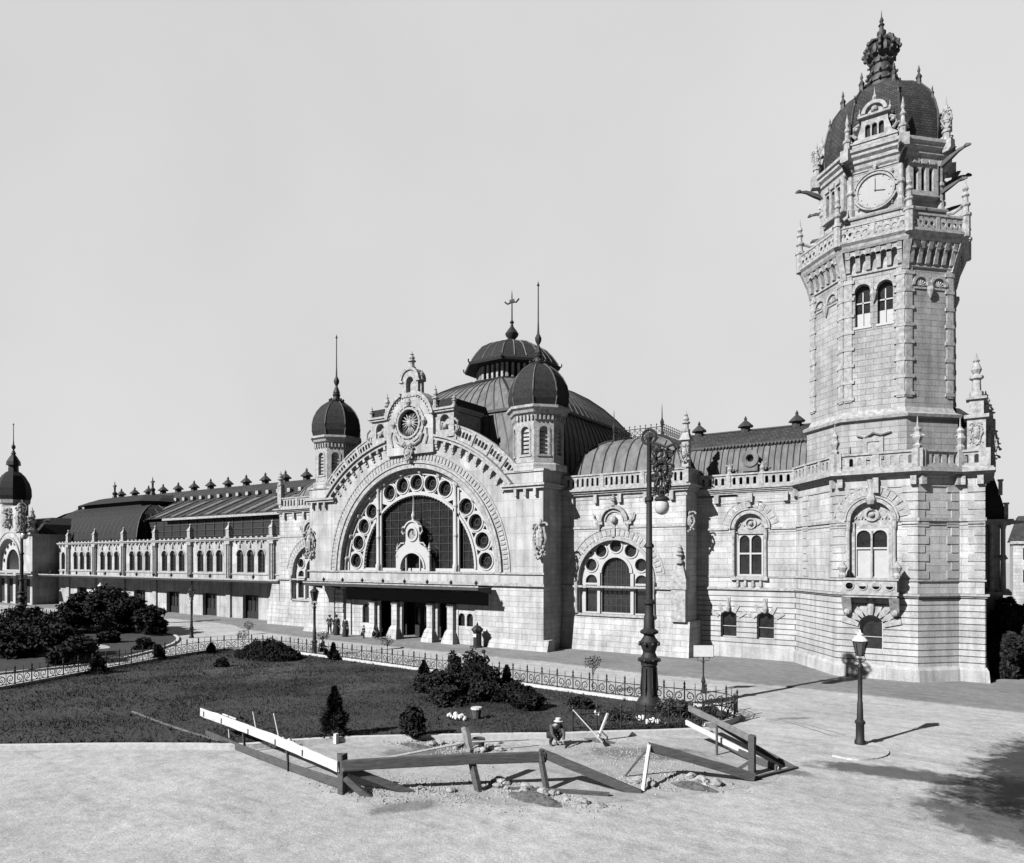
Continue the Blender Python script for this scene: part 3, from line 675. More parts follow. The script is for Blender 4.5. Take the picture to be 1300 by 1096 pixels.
    def pier(x, w, y=-.25):
        q = MB(); q.loft([[(x-w/2-f, y-f*1.3, z), (x+w/2+f, y-f*1.3, z), (x+w/2+f, y+.55, z), (x-w/2-f, y+.55, z)] for z, f in ((0, .32), (.25, .3), (1.0, .12), (1.25, .0), (3.34, .0))])
        q.box(x-w/2-.05, x+w/2+.05, y-.05, y+.5, 3.1, 3.3)
        q.box(x+w/2+.12, x+w/2+.34, y+.3, y+.56, 0, 3.34)
        q.build('portal_pier', M_ASH, r)
    for x in (-5.2, -2.45, 1.65, 3.9): pier(x, .62)
    m = MB()
    m.plate(rect(X(-7.9), X(-4.95), 0, 3.34), [archpts(X(-6.2), X(-5.35), 1.25, 2.6, 8)], .1, .3); m.box(X(-8.2), X(-7.6), -.05, .1, 0, 3.3)
    m.plate(rect(X(4.9), X(6.9), 0, 3.34), [archpts(X(5.1), X(5.75), 1.55, 2.3, 6), archpts(X(5.95), X(6.6), 1.55, 2.3, 6)], .1, .3)
    m.box(X(6.9), X(8.3), -.05, .6, 0, 3.34)
    m.build('portal_wall', M_ASH, r)
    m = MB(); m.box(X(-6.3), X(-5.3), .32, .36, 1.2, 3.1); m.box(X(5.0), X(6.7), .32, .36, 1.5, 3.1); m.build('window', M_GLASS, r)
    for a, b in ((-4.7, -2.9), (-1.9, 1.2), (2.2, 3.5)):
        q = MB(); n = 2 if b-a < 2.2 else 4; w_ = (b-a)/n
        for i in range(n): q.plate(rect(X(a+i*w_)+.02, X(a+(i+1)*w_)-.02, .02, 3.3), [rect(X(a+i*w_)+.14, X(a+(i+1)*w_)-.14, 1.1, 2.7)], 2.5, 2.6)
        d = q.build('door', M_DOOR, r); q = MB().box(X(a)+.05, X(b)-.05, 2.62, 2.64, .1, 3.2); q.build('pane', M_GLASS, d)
    # ladder-like pilaster left of the portal
    m = MB()
    for k in range(6): m.box(X(-9.6), X(-8.55), -.14, -.06, 2.1+k*.45, 2.1+k*.45+.33)
    m.build('pilaster', M_ASH, r)
    # canopy
    m = MB(); m.box(X(-11.4), X(8.9), -2.3, -.35, 4.80, 4.86)
    m.box(X(-11.45), X(8.95), -2.36, -2.3, 4.66, 4.98)
    for k in range(9): x = X(-11.2+k*2.49); m.loft([[(x-.05, -2.28, 4.68), (x+.05, -2.28, 4.68), (x+.05, -2.28, 4.8), (x-.05, -2.28, 4.8)], [(x-.05, -.32, 4.3), (x+.05, -.32, 4.3), (x+.05, -.32, 4.8), (x-.05, -.32, 4.8)]])
    c = m.build('canopy', M_SEAM, r)
    m = MB()
    m.box(X(-11.5), X(9.0), -2.40, -2.365, 4.90, 5.0)
    m.build('canopy_edge', M_TRIM, c)
    m = MB()
    for k in range(9): x = X(-11.2+k*2.49); m.lathe(x, -2.3, [(.1, 4.98), (.04, 5.08), (.13, 5.2), (.13, 5.3), (.05, 5.38), (.01, 5.5)], 8)
    m.build('canopy_knob', M_IRON, c)
hall()
# the pavement, people etc. follow

# ------------------------------------------------------------------ side pavilions
def pavilion(sg, label):
    x0, x1 = (HX+13.43, 23.07) if sg > 0 else (-22.3, HX-13.43)
    r = thing('pavilion', label, 'station pavilion', ((x0+x1)/2, 2.87, 0)); y = 2.87; cx = 17.43 if sg > 0 else -17.0
    out = rect(x0, x1, 2.6, 12.2)
    O = archpts(cx-3.05, cx+3.05, 2.9, 5.5, 24, 3.3)
    m = MB(); m.plate(out, [O], y, y+.6); m.box(x1-.6, x1, y+.601, 14, 2.6, 12.2) if sg > 0 else m.box(x0, x0+.6, y+.601, 14, 2.6, 12.2)
    wl = m.build('wall', M_ASH, r)
    m = MB(); m.wedge(x0-.01*0, x1+.3, y-.35, 14, -.4, 2.598, .0, .3) if sg > 0 else m.wedge(x0-1.7, x1, y-.35, 14, -.4, 2.598, .0, .3); m.build('base_wall', M_ASH, r)
    if sg < 0: MB().loft([[(x0-1.7, y-.04, 2.599), (x0-.001, y-.04, 2.599), (x0-.001, 14, 2.599), (x0-1.7, 14, 2.599)], [(x0-1.1, y-.04, 4.9), (x0-.001, y-.04, 4.9), (x0-.001, 14, 4.9), (x0-1.1, 14, 4.9)]]).build('buttress', M_ASH, r)
    # window tracery
    holes = []; ring = []
    for a, rr in ((90, 2.3), (57, 2.28), (22, 2.25), (123, 2.28), (158, 2.25)):
        p = (cx+rr*cos(R(a)), 5.82+rr*sin(R(a))); ring.append(p); holes.append(circ(p[0], p[1], .5, 14))
    for a in (74, 40, 106, 140):
        c = (cx+2.82*cos(R(a)), 5.75+2.85*sin(R(a))); holes.append([(c[0]-.16, c[1]+.02), (c[0]+.14, c[1]-.1), (c[0]+.05, c[1]+.16)])
    holes += [archpts(cx-1.2, cx+1.2, 3.0, 6.05, 14), rect(cx-2.6, cx-1.6, 3.0, 5.1), rect(cx+1.6, cx+2.6, 3.0, 5.1), archpts(cx-2.6, cx-1.6, 5.25, 5.4, 8), archpts(cx+1.6, cx+2.6, 5.25, 5.4, 8)]
    m = MB(); m.plate(archpts(cx-3.04, cx+3.04, 2.9, 5.5, 24, 3.29), holes, y+.3, y+.5)
    for p in ring: m.arc(p[0], p[1], .49, .6, 0, 360, y+.22, y+.32, 14)
    m.arc(cx, 6.05, 1.18, 1.4, 0, 180, y+.18, y+.32, 16)
    for q in (-1.4, 1.4): m.box(cx+q-.12, cx+q+.12, y+.15, y+.32, 2.9, 6.0)
    wn = m.build('window', M_FRAME, r); q = MB(); q.box(cx-3.03, cx+3.03, y+.52, y+.54, 2.92, 8.79); q.build('pane', M_GLASS, wn)
    q = MB()
    for i in range(5): q.box(cx-1.2+.4*i+.38, cx-1.2+.4*i+.42, y+.48, y+.515, 3.0, 7.2)
    for i in range(6): q.box(cx-1.2, cx+1.2, y+.48, y+.515, 3.5+i*.55, 3.53+i*.55)
    q.build('glazing_bar', M_SEAM, wn)
    m = MB(); m.arc(cx, 5.5, 3.05, 3.3, -1, 181, y-.12, y+.05, 30); m.arc(cx, 5.5, 3.95, 4.1, 8, 172, y-.05, y+.05, 30)
    for k in range(2, 29):
        m.M = Matrix.Translation((cx, 0, 5.5)) @ Matrix.Rotation(-R(k*6), 4, 'Y'); m.box(3.42, 3.9, y-.05, y+.05, -.1, .1)
    m.M = None
    for q in (-1, 1): m.lathe(cx+q*3.2, y-.12, [(.2, 2.9), (.14, 3.1), (.11, 4.6), (.18, 4.8), (.2, 5.4)], 8)
    m.box(cx-3.3, cx+3.3, y-.15, y+.2, 2.72, 2.9)
    # hood with finial above the window
    m.arc(cx, 10.0, .95, 1.2, 0, 180, y-.3, y+.05, 16); m.arc(cx, 10.0, .7, .8, 0, 180, y-.12, y+.05, 16); m.ball((cx, y-.1, 10.1), .3, 8)
    m.box(cx-1.5, cx-.9, y-.25, y+.05, 9.75, 10.0); m.box(cx+.9, cx+1.5, y-.25, y+.05, 9.75, 10.0); pinnacle(m, cx, y-.2, 11.15, .9, .15); m.box(cx-.1, cx+.1, y-.12, y+.02, 8.7, 9.7)
    for q in (-1, 1): m.tube([(cx+q*1.3, y-.2, 9.9), (cx+q*1.6, y-.2, 10.2), (cx+q*1.7, y-.2, 10.6)], .1, 5, .05); m.lathe(cx+q*1.2, y-.12, [(.02, 9.2), (.12, 9.5), (.2, 9.75)], 6)
    m.build('carved_ornament', M_TRIM, wl)
    m = MB()
    m.box(x0, x1+.12, y-.2, y+.02, 4.9, 5.05) if sg > 0 else m.box(x0-.12, x1, y-.2, y+.02, 4.9, 5.05)
    m.box(x0, cx-1.3, y-.08, y+.02, 9.45, 9.6); m.box(cx+1.3, x1, y-.08, y+.02, 9.45, 9.6); m.box(x0, x1+.1, y-.05, y+.02, 11.7, 11.85)
    for k, (z_, o) in enumerate(((12.05, .2), (12.2, .34), (12.35, .5))): m.box(x0 if sg > 0 else x0-o, x1+o if sg > 0 else x1, y-o, 14+.1, z_+.001*k, z_+.15)
    for k in range(5):
        xx = x0+1+(x1-x0-2)*k/4; m.box(xx-.14, xx+.14, y-.28, y, 11.4, 12.04)
    m.build('cornice', M_TRIM, r)
    m = MB(); baluster_run(m, x0+.2, x1+.05, y-.1, y+.15, 12.5, 13.68, 3.0)
    if sg > 0: m.M = Matrix.Translation((x1+.05, y+.2, 0)) @ Matrix.Rotation(R(90), 4, 'Z'); baluster_run(m, 0.3, 9, -.1, .15, 12.5, 13.68, 3.0); m.M = None
    for q in (0, 1): pass
    m.build('balustrade', M_TRIM, r)
    pf = [(0, 13.0), (.2, 13.8), (.55, 14.7), (.9, 15.35), (.93, 15.45), (1.5, 16.05), (2.2, 16.5), (3.0, 16.75)] if sg > 0 else [(0, 13.0), (.2, 13.8), (.7, 14.7), (1.5, 15.4), (2.4, 15.8)]
    mansard(r, x0+(.35 if sg > 0 else 2.2), x1-.25, y+.35, 14, pf, .95, sr=.06)
    m = MB(); m.M = Matrix.Translation((0, 0, -.35 if sg > 0 else -1.3)); xa, xb = (x0+3.1, x1-3.0) if sg > 0 else (x0+4.8, x1-2.9); yy = y+3.0
    for s0, s1 in (((xa, yy), (xb, yy)), ((xb, yy), (xb, 11)), ((xa, yy), (xa, 11))):
        L = sqrt((s1[0]-s0[0])**2+(s1[1]-s0[1])**2); n = int(L/.42)
        for z_ in (17.15, 17.75): m.tube([(*s0, z_), (*s1, z_)], .03, 4)
        for i in range(n+1):
            t = i/n; px, py = s0[0]+(s1[0]-s0[0])*t, s0[1]+(s1[1]-s0[1])*t; m.tube([(px, py, 17.05), (px, py, 17.95)], .025, 4); m.ball((px, py, 17.97), .06, 5)
            if i < n: m.tube([(px, py, 17.2), (px+(s1[0]-s0[0])/n, py+(s1[1]-s0[1])/n, 17.7)], .02, 4); m.tube([(px, py, 17.7), (px+(s1[0]-s0[0])/n, py+(s1[1]-s0[1])/n, 17.2)], .02, 4)
    for px, py in ((xa, yy), (xb, yy)): m.lathe(px, py, [(.14, 17.0), (.08, 17.6), (.16, 18.1), (.05, 18.4), (.03, 19.1), (.01, 19.5)], 8)
    m.build('roof_cresting', M_IRON, r)
    if sg > 0:   # corner buttress with finial and parapet urn
        m = MB(); m.box(x1-1.0, x1+.06, y-.32, y+.3, 2.6, 4.9); m.box(x1-1.05, x1+.15, y-.4, y+.3, 4.93, 5.7); m.wedge(x1-.95, x1+.1, y-.35, y+.25, 5.7, 6.8, .3, .2); pinnacle(m, x1-.42, y-.15, 6.8, 1.4, .2)
        m.box(x1-.25, x1+.25, y-.2, y+.3, 13.68, 15.6); m.wedge(x1-.4, x1+.4, y-.35, y+.45, 15.6, 16.2, .2, .2); pinnacle(m, x1, y+.05, 16.2, 1.5, .2); ornament(m, x1, y-.3, 14.0, .6, 1.4, 3)
        m.build('corner_pinnacle', M_TRIM, r)
        m = MB(); ornament(m, x1+.1, y+.4, 9.0, .9, 1.6, 4); m.build('carved_shield', M_TRIM, r)
    else:
        m = MB(); m.box(x0-.1, x0+.5, y-.2, y+.3, 13.0, 15.0); pinnacle(m, x0+.2, y, 15.0, 1.6, .24); m.build('corner_pinnacle', M_TRIM, r)
pavilion(1, 'pale stone pavilion with one arched window, standing between the big arch and the plain wing')
pavilion(-1, 'pale stone pavilion left of the big arch, its arched window partly hidden')

# ------------------------------------------------------------------ right wing
def vents(root, pts, s=1, mat=None):
    for x, y, z in pts:
        m = MB(); m.lathe(x, y, [(.45*s, z-.3*s), (.45*s, z+.25*s), (.75*s, z+.28*s), (.75*s, z+.38*s), (.3*s, z+.8*s), (.12*s, z+.95*s), (.16*s, z+1.1*s), (.01, z+1.4*s)], 8); m.build('roof_vent', mat or M_SEAM, root)
def right_wing():
    x0, x1, y = 23.071, 30.06, 5.2
    r = thing('wing_building', 'plain stone wing between arched pavilion and clock tower, one twin window above two small ones', 'station wing', (26.6, y, 0))
    m = MB(); Wn = rect(25.86, 27.96, 5.85, 9.3)[:2]+[(27.96, 9.3)]+[(26.91+1.05*cos(pi*i/14), 9.3+1.05*sin(pi*i/14)) for i in range(1, 14)]+[(25.86, 9.3)]
    m.plate(rect(x0, x1, 5.1, 11.6), [Wn], y, y+.5); wl = m.build('wall', M_ASH, r)
    m = MB(); m.plate(rect(x0, x1, .85, 4.9), [archpts(24.85, 26.0, 1.45, 3.05, 10, .3), archpts(27.42, 28.6, 1.45, 3.05, 10, .3)], y-.06, y+.44); m.build('base_wall', M_RUS, r)
    m = MB(); m.wedge(x0, x1, y-.3, y+.4, -.8, .848, 0, .2); m.build('plinth', M_PLN, r)
    window(r, None, 24.85, 26.0, 1.45, 3.05, y+.2, 1, rise=.3, bars=1); window(r, None, 27.42, 28.6, 1.45, 3.05, y+.2, 1, rise=.3, bars=1)
    window(r, None, 26.02, 27.80, 5.9, 8.45, y+.22, 2, transom=7.5, fr=.12)
    m = MB(); m.plate([(25.86, 8.9), (27.96, 8.9)]+[(26.91+1.05*cos(pi*i/14), 9.3+1.05*sin(pi*i/14)) for i in range(15)], [], y+.3, y+.4); m.box(26.0, 27.85, y+.24, y+.4, 8.88, 9.28); m.build('tympanum', M_TRIM, r)
    m = MB(); m.arc(26.91, 9.3, 1.05, 1.28, 0, 180, y-.12, y+.1, 18); m.arc(26.91, 9.3, 1.33, 1.45, 0, 180, y-.2, y+.05, 18); m.arc(26.91, 9.3, 1.95, 2.05, 12, 168, y-.04, y+.05, 20)
    for k in range(1, 12): m.M = Matrix.Translation((26.91, 0, 9.3)) @ Matrix.Rotation(-R(k*15), 4, 'Y'); m.box(1.5, 1.93, y-.045, y+.05, -.16, .16); m.M = None
    m.arc(26.91, 9.65, .3, .4, 0, 360, y+.16, y+.32, 14); m.ball((26.91, y+.25, 9.65), .18, 8)
    for s_ in (-1, 1): m.tube([(26.91+s_*.45, y+.25, 9.5), (26.91+s_*.7, y+.25, 9.7), (26.91+s_*.85, y+.25, 9.45)], .05, 5)
    for s_ in (-1, 1):
        m.lathe(26.91+s_*1.12, y-.1, [(.14, 5.85), (.1, 6.1), (.09, 8.5), (.14, 8.7), (.15, 9.2)], 8); m.box(26.91+s_*1.12-.15, 26.91+s_*1.12+.15, y-.24, y, 5.6, 5.86)
    pinnacle(m, 26.91, y-.15, 10.8, 1.0, .14); m.box(25.6, 28.2, y-.22, y, 5.62, 5.8)
    for k in range(4): m.lathe(26.1+k*.53, y-.08, [(.02, 4.95), (.14, 5.2), (.1, 5.62)], 6)
    for c in (25.42, 28.01):
        for a in (-56, -28, 0, 28, 56): m.M = Matrix.Translation((c, 0, 2.5)) @ Matrix.Rotation(R(a), 4, 'Y'); m.box(-.13, .13, y-.13, y-.05, .85, 1.5 if a else 1.85); m.M = None
        m.lathe(c, y-.16, [(.1, 3.3), (.2, 3.6), (.12, 3.9), (.02, 4.3)], 8)
    m.build('carved_ornament', M_TRIM, wl)
    m = MB(); m.box(x0, x1, y-.18, y+.02, 4.9, 5.0); m.box(x0, x1, y-.1, y+.02, 5.0, 5.1); m.box(x0, 25.4, y-.1, y+.02, 9.2, 9.35); m.box(28.4, x1, y-.1, y+.02, 9.2, 9.35); m.box(x0, x1, y-.04, y+.02, 9.0, 9.06)
    m.box(x0, x1, y-.07, y+.02, 5.8, 5.88)
    cornice(m, x0, x1, y, 11.75, .45, .5); m.box(x0, x1, y-.04, y+.02, 11.1, 11.18)
    for xx in (24.6, 27.0, 29.4): m.box(xx-.16, xx+.16, y-.3, y, 11.15, 11.74)
    m.build('cornice', M_TRIM, r)
    m = MB(); baluster_run(m, x0+.1, x1-.1, y-.15, y+.1, 12.2, 13.25, 2.35); 
    for xx in (25.5, 27.8): m.lathe(xx, y-.05, [(.18, 13.25), (.12, 13.4), (.2, 13.6), (.06, 13.8), (.04, 14.0)], 8); m.tube([(xx-.3, y-.05, 13.9), (xx, y-.05, 13.75), (xx+.3, y-.05, 13.95)], .05, 4)
    m.build('balustrade', M_TRIM, r)
    prof = [(y+.35, 12.9), (y+.45, 13.6), (y+.65, 14.3), (y+1.0, 15.0), (y+1.35, 15.45)]
    rings = [[(x0-3, a, z), (x1+2.2, a, z), (x1+2.2, a+.2, z), (x0-3, a+.2, z)] for a, z in prof]
    m = MB(); 
    for i in range(len(prof)-1):
        a, z = prof[i]; b, z2 = prof[i+1]; m.add([(x0-1, a, z), (x1+2.2, a, z), (x1+2.2, b, z2), (x0-1, b, z2)], [(0, 1, 2, 3)])
    rf = m.build('roof', M_ROOF, r)
    m = MB()
    for k in range(26): xx = x0-.9+k*.42; m.tube([(xx, a-.01, z+.02) for a, z in prof], .035, 4)
    m.build('roof_seams', M_SEAM, rf)
    m = MB(); m.loft([[(x0-3, y+1.3, 15.4), (x1+2.2, y+1.3, 15.4), (x1+2.2, y+1.5, 15.6), (x0-3, y+1.5, 15.6)], [(x0-3, 10, 17.15), (x1+2.2, 10, 17.15), (x1+2.2, 10.1, 17.15), (x0-3, 10.1, 17.15)]]) if False else m.add([(x0-3, y+1.3, 15.47), (x1+2.2, y+1.3, 15.47), (x1+2.2, 10, 17.1), (x0-3, 10, 17.1), (x1+2.2, 16, 13), (x0-3, 16, 13)], [(0, 1, 2, 3), (3, 2, 4, 5)])
    ur = m.build('upper_roof', M_SLATE, r)
    m = MB(); m.box(x0-1, x1+2.2, y+1.2, y+1.36, 15.4, 15.58); m.tube([(x0-3, 10, 17.15), (x1+2.2, 10, 17.15)], .1, 6)
    k = 0
    while k < 34: m.lathe(x0+.1+k*.25, y+1.18, [(.1, 15.3), (.13, 15.42), (.1, 15.5)], 6); k += 1
    m.build('roof_gutter', M_SEAM, ur)
    m = MB(); c = (26.9, y+.55)
    m.plate(archpts(c[0]-.5, c[0]+.5, 13.4, 14.3, 12), [circ(c[0], 14.3, .24, 12)], c[1]-.35, c[1]+.6); m.arc(c[0], 14.3, .3, .6, 0, 360, c[1]-.45, c[1]-.3, 16); m.build('dormer', M_ROOF, r)
    m = MB().box(c[0]-.3, c[0]+.3, c[1]-.1, c[1]-.05, 14.0, 14.6); m.build('window', M_GLASS, r)
    vents(r, [(21.6, 10, 17.2), (25.3, 10, 17.2), (29.1, 10, 17.2)], .8)
right_wing()
# ------------------------------------------------------------------ clock tower
def tower():
    r = thing('clock_tower', 'tall octagonal stone clock tower with bracketed balcony, dark dome and crown finial', 'clock tower', (35.4, .8, 0))
    # --- lower storeys: polygonal plan
    P = [(30.06, 5.21), (33.3, .8), (37.55, .8), (39.48, 2.73), (40.74, 2.73), (40.74, 13.5), (30.06, 13.5)]
    def off(d):   # outward offset of the visible vertices
        out = []; n = len(P)
        for i in range(n):
            a, b, c = Vector(P[i-1]), Vector(P[i]), Vector(P[(i+1) % n]); e1 = (b-a).normalized(); e2 = (c-b).normalized()
            n1 = Vector((e1.y, -e1.x)); n2 = Vector((e2.y, -e2.x)); k = (n1+n2); k = k/(1+n1.dot(n2)); out.append((b.x+k.x*d, b.y+k.y*d))
        return out
    def seg(i): # local frame of wall i (P[i] -> P[i+1]); x right, y inward
        a, b = Vector(P[i]), Vector(P[i+1]); d = b-a; return Matrix.Translation((a.x, a.y, 0)) @ Matrix.Rotation(math.atan2(d.y, d.x), 4, 'Z'), d.length
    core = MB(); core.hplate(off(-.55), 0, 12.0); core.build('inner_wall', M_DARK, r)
    # main-storey walls
    m = MB(); b = MB()
    wz = None
    for i in (0, 1, 2, 3, 4):
        M, L = seg(i); e_ = .03 if i == 4 else 0; m.M = M @ Matrix.Translation((e_, 0, 0)); b.M = m.M; L -= e_
        if i == 1:
            c = 1.87; H = [[(c-1.12, 5.95), (c+1.12, 5.95), (c+1.12, 9.4)]+[(c+1.12*cos(pi*k/14), 9.4+1.12*sin(pi*k/14)) for k in range(1, 14)]+[(c-1.12, 9.4)]]
            m.plate(rect(0, L, 5.1, 11.9), H, 0, .5); b.plate(rect(-.02, L+.02, .9, 4.85), [archpts(c-.62, c+.62, 1.7, 3.25, 12)], -.06, .4)
        else:
            m.plate(rect(0, L, 5.1, 11.9), [], 0, .5); b.plate(rect(-.02, L+.02, .9, 4.85), [], -.06, .4)
    m.M = None; b.M = None; wl = m.build('wall', M_ASH, r); b.build('base_wall', M_RUS, r)
    m = MB(); n = len(P); m.loft([[(*p, -1.0) for p in off(.36)], [(*p, .7) for p in off(.22)], [(*p, .898) for p in off(.1)]]); m.build('plinth', M_PLN, r)
    M, L = seg(1); c = 1.87; 
    window(r, M, c-.62, c+.62, 1.7, 3.25, .2, 1, bars=1)
    window(r, M, c-.92, c+.92, 5.95, 8.45, .22, 2, transom=7.75, fr=.11, blind=True, label='twin arched window with pale blinds drawn below the transom')
    m = MB(M); m.plate([(c-1.12, 8.95), (c+1.12, 8.95)]+[(c+1.12*cos(pi*k/14), 9.4+1.12*sin(pi*k/14)) for k in range(15)], [], .25, .35)
    m.box(c-1.1, c-.9, .1, .3, 5.95, 9.3); m.box(c+.9, c+1.1, .1, .3, 5.95, 9.3); m.box(c-.05, c+.05, .12, .22, 6, 8.8)
    m.arc(c, 9.4, 1.12, 1.32, 0, 180, -.14, .1, 18); m.arc(c, 9.4, 1.36, 1.46, 0, 180, -.2, .05, 18); m.arc(c, 9.75, .28, .4, 0, 360, .12, .3, 14); m.ball((c, .2, 9.75), .17, 8); m.arc(c, 9.4, 1.98, 2.08, 8, 172, -.059, .05, 20)
    for k in range(1, 14): 
        m.M = M @ Matrix.Translation((c, 0, 9.4)) @ Matrix.Rotation(-R(k*180/14), 4, 'Y'); m.box(1.5, 1.96, -.066, .05, -.16, .16)
    m.M = M
    for q in (-1, 1):
        m.lathe(c+q*1.22, -.1, [(.14, 5.95), (.09, 6.2), (.08, 8.8), (.13, 9.0), (.14, 9.35)], 8)
        for s_ in (.35, .7): m.tube([(c+q*s_, .2, 9.5), (c+q*(s_+.12), .18, 9.7), (c+q*(s_+.2), .2, 9.5)], .05, 5)
    m.lathe(c, -.15, [(.2, 10.35), (.3, 10.6), (.2, 11.0), (.16, 11.5), (.24, 11.8)], 8)
    # lower window voussoirs
    for k in range(0, 9):
        m.M = M @ Matrix.Translation((c, 0, 3.1)) @ Matrix.Rotation(-R(14+k*19), 4, 'Y'); m.box(.68, 1.35+(.25 if k % 2 == 0 else 0), -.16, -.055, -.17, .17)
    m.M = M; m.lathe(c, -.2, [(.14, 3.8), (.22, 4.2), (.2, 4.6), (.12, 4.8)], 8)
    m.M = None; m.build('carved_ornament', M_TRIM, wl)
    # balcony
    m = MB(M); y0 = -1.0
    m.box(c-1.5, c+1.5, y0, -.08, 5.0, 5.2); m.box(c-1.42, c+1.42, y0+.08, -.08, 4.86, 4.999)
    m.plate(rect(c-1.42, c+1.42, 5.2, 5.86), [circ(c+x, 5.53, .21, 12) for x in (-1.05, -.35, .35, 1.05)], y0+.08, y0+.2)
    for x in (-1.05, -.35, .35, 1.05): m.arc(c+x, 5.53, .2, .26, 0, 360, y0+.03, y0+.1, 12)
    m.box(c-1.5, c+1.5, y0, y0+.3, 5.86, 6.0)
    for x in (-1.46, 1.46-.14): m.box(c+x, c+x+.14, y0+.2, 0, 5.2, 5.85); m.box(c+x-.03, c+x+.17, y0+.3, 0, 5.86, 5.98)
    bal = m.build('balcony', M_TRIM, r)
    m = MB(M)
    for q in (-1, 1):
        m.loft([[(c+q*1.25-.22, -.05, 3.75), (c+q*1.25+.22, -.05, 3.75), (c+q*1.25+.22, -.25, 3.9), (c+q*1.25-.22, -.25, 3.9)], [(c+q*1.25-.25, -.05, 4.3), (c+q*1.25+.25, -.05, 4.3), (c+q*1.25+.25, -.55, 4.35), (c+q*1.25-.25, -.55, 4.35)], [(c+q*1.25-.25, -.05, 4.85), (c+q*1.25+.25, -.05, 4.85), (c+q*1.25+.25, -.9, 4.85), (c+q*1.25-.25, -.9, 4.85)]])
        m.ball((c+q*1.25, -.35, 3.95), .2, 8)
        m.lathe(c+q*1.42, y0+.14, [(.2, 6.0), (.24, 6.15), (.14, 6.3), (.28, 6.6), (.12, 6.8), (.02, 7.0)], 8)
    m.build('bracket', M_TRIM, bal)
    # bands, cornice
    m = MB()
    def band(z0, z1, d): m.hplate(off(d), z0, z1)
    band(4.86, 4.96, .14); band(4.962, 5.08, .24); band(5.82, 5.92, .09); 
    for i in range(5):
        M_, L_ = seg(i); m.M = M_
        if i == 1: m.box(-.1, .7, -.1, .01, 9.3, 9.48); m.box(3.05, L_+.1, -.1, .01, 9.3, 9.48); m.box(0, .7, -.05, .01, 9.08, 9.14); m.box(3.05, L_, -.05, .01, 9.08, 9.14)
        else: m.box(-.05, L_+.05, -.1, .01, 9.3, 9.48); m.box(0, L_, -.05, .01, 9.08, 9.14)
        m.M = None
    band(11.3, 11.38, .06); band(11.9, 12.0, .15); band(12.002, 12.12, .3); band(12.122, 12.28, .5); band(12.282, 12.38, .42)
    m.build('cornice', M_TRIM, r)
    m = MB()
    for i, (L0, L1) in ((0, (4.6, 5.35)), (1, (0, 0)), (2, (0, 0)), (3, (0, 0))):
        M_, L_ = seg(i); m.M = M_; k = 0; z = 5.95
        while z < 11.2:
            w = .5 if k % 2 else .8; hgt = .5
            if L_ > 2: m.box(-.03, w*.9, -.05, .02, z+.03, z+hgt-.03) if i != 0 else m.box(1.0, 1.0+w, -.05, .02, z+.03, z+hgt-.03)
            m.box(L_-min(w, L_*.8), L_+.03, -.05, .02, z+.03, z+hgt-.03); z += hgt; k += 1
    m.M = None; m.build('quoin', M_PLN, r)
    m = MB()
    for i in range(5):
        M_, L_ = seg(i); m.M = M_; baluster_run(m, -.05, L_+.05, -.2, .04, 12.38, 13.4, 2.15 if i else 1.8)
        for x_ in ((0, L_) if i in (1, 2) else (L_,)):
            if i < 4: m.box(x_-.28, x_+.28, -.32, .1, 12.383, 13.44)
        if i < 3: m.lathe(L_ if i else L_, -.12, [(.2, 13.44), (.24, 13.6), (.14, 13.75), (.28, 14.1), (.16, 14.4), (.22, 14.55), (.05, 14.8), (.02, 15.3)], 6); m.tube([(L_-.35, -.12, 14.2), (L_, -.12, 14.3), (L_+.35, -.12, 14.15)], .06, 5)
        for t in (.0, 1.0):
            if i < 4: m.box(L_*t-.15+(.2 if t == 0 else -.2), L_*t+.15+(.2 if t == 0 else -.2), -.3, 0, 11.4, 11.9)
        if i == 1: m.box(L_/2-.15, L_/2+.15, -.3, 0, 11.0, 11.9)
    m.M = None; m.build('balustrade', M_TRIM, r)
    m = MB(); m.hplate(off(-.3), 12.1, 12.4); m.build('terrace', M_SEAM, r)
    # corner aedicule with pinnacle, and the small roof behind it
    m = MB(); X, Y = 40.35, 3.1
    m.box(X-.45, X+.45, Y-.45, Y+.5, 13.4, 15.2); m.box(X-.6, X+.6, Y-.6, Y+.6, 15.2, 15.4); m.box(X-.35, X+.35, Y-.35, Y+.35, 15.4, 16.3); m.box(X-.5, X+.5, Y-.5, Y+.5, 16.3, 16.45); pinnacle(m, X, Y, 16.45, 2.6, .24); ornament(m, X, Y-.4, 13.6, .6, 1.5, 8)
    for dx, dy, hh in ((.55, 1.0, 1.6), (.75, 2.6, 1.2)): m.box(X+dx-.35, X+dx+.2, Y+dy-.3, Y+dy+.3, 12.4, 15.4); pinnacle(m, X+dx-.1, Y+dy, 15.4, hh, .2); ornament(m, X+dx, Y+dy-.2, 12.9, .7, 2.2, 5)
    m.build('corner_pinnacle', M_TRIM, r)
    m = MB(); m.loft([[(38.6+1.5*(1-cos(t))*.0, 5.2+1.0*0+y_, z_) for (y_, z_) in ()]] ) if False else None
    pts = [(39.3+1.9*cos(R(90-a)) if False else 38.9+1.7*sin(R(a)), 14.0+2.5*cos(R(a))) for a in (0, 20, 40, 60, 80, 90)]
    m.loft([[(38.2, yy, 12.6)]+[(px, yy, pz) for px, pz in pts]+[(40.6, yy, 12.6)] for yy in (5.4, 12)]); m.build('side_roof', M_DARKR, r)
    # --- shaft
    CX, CY = 35.1, 6.65
    m = MB(); olathe(m, CX, CY, [(4.3, 12.3), (4.3, 15.6), (3.7, 15.62)]); olathe(m, CX, CY, [(3.7, 15.6), (3.7, 24.9)]); sh = m.build('shaft_wall', M_TWR, r)
    m = MB(); hw = 4.05*.41421
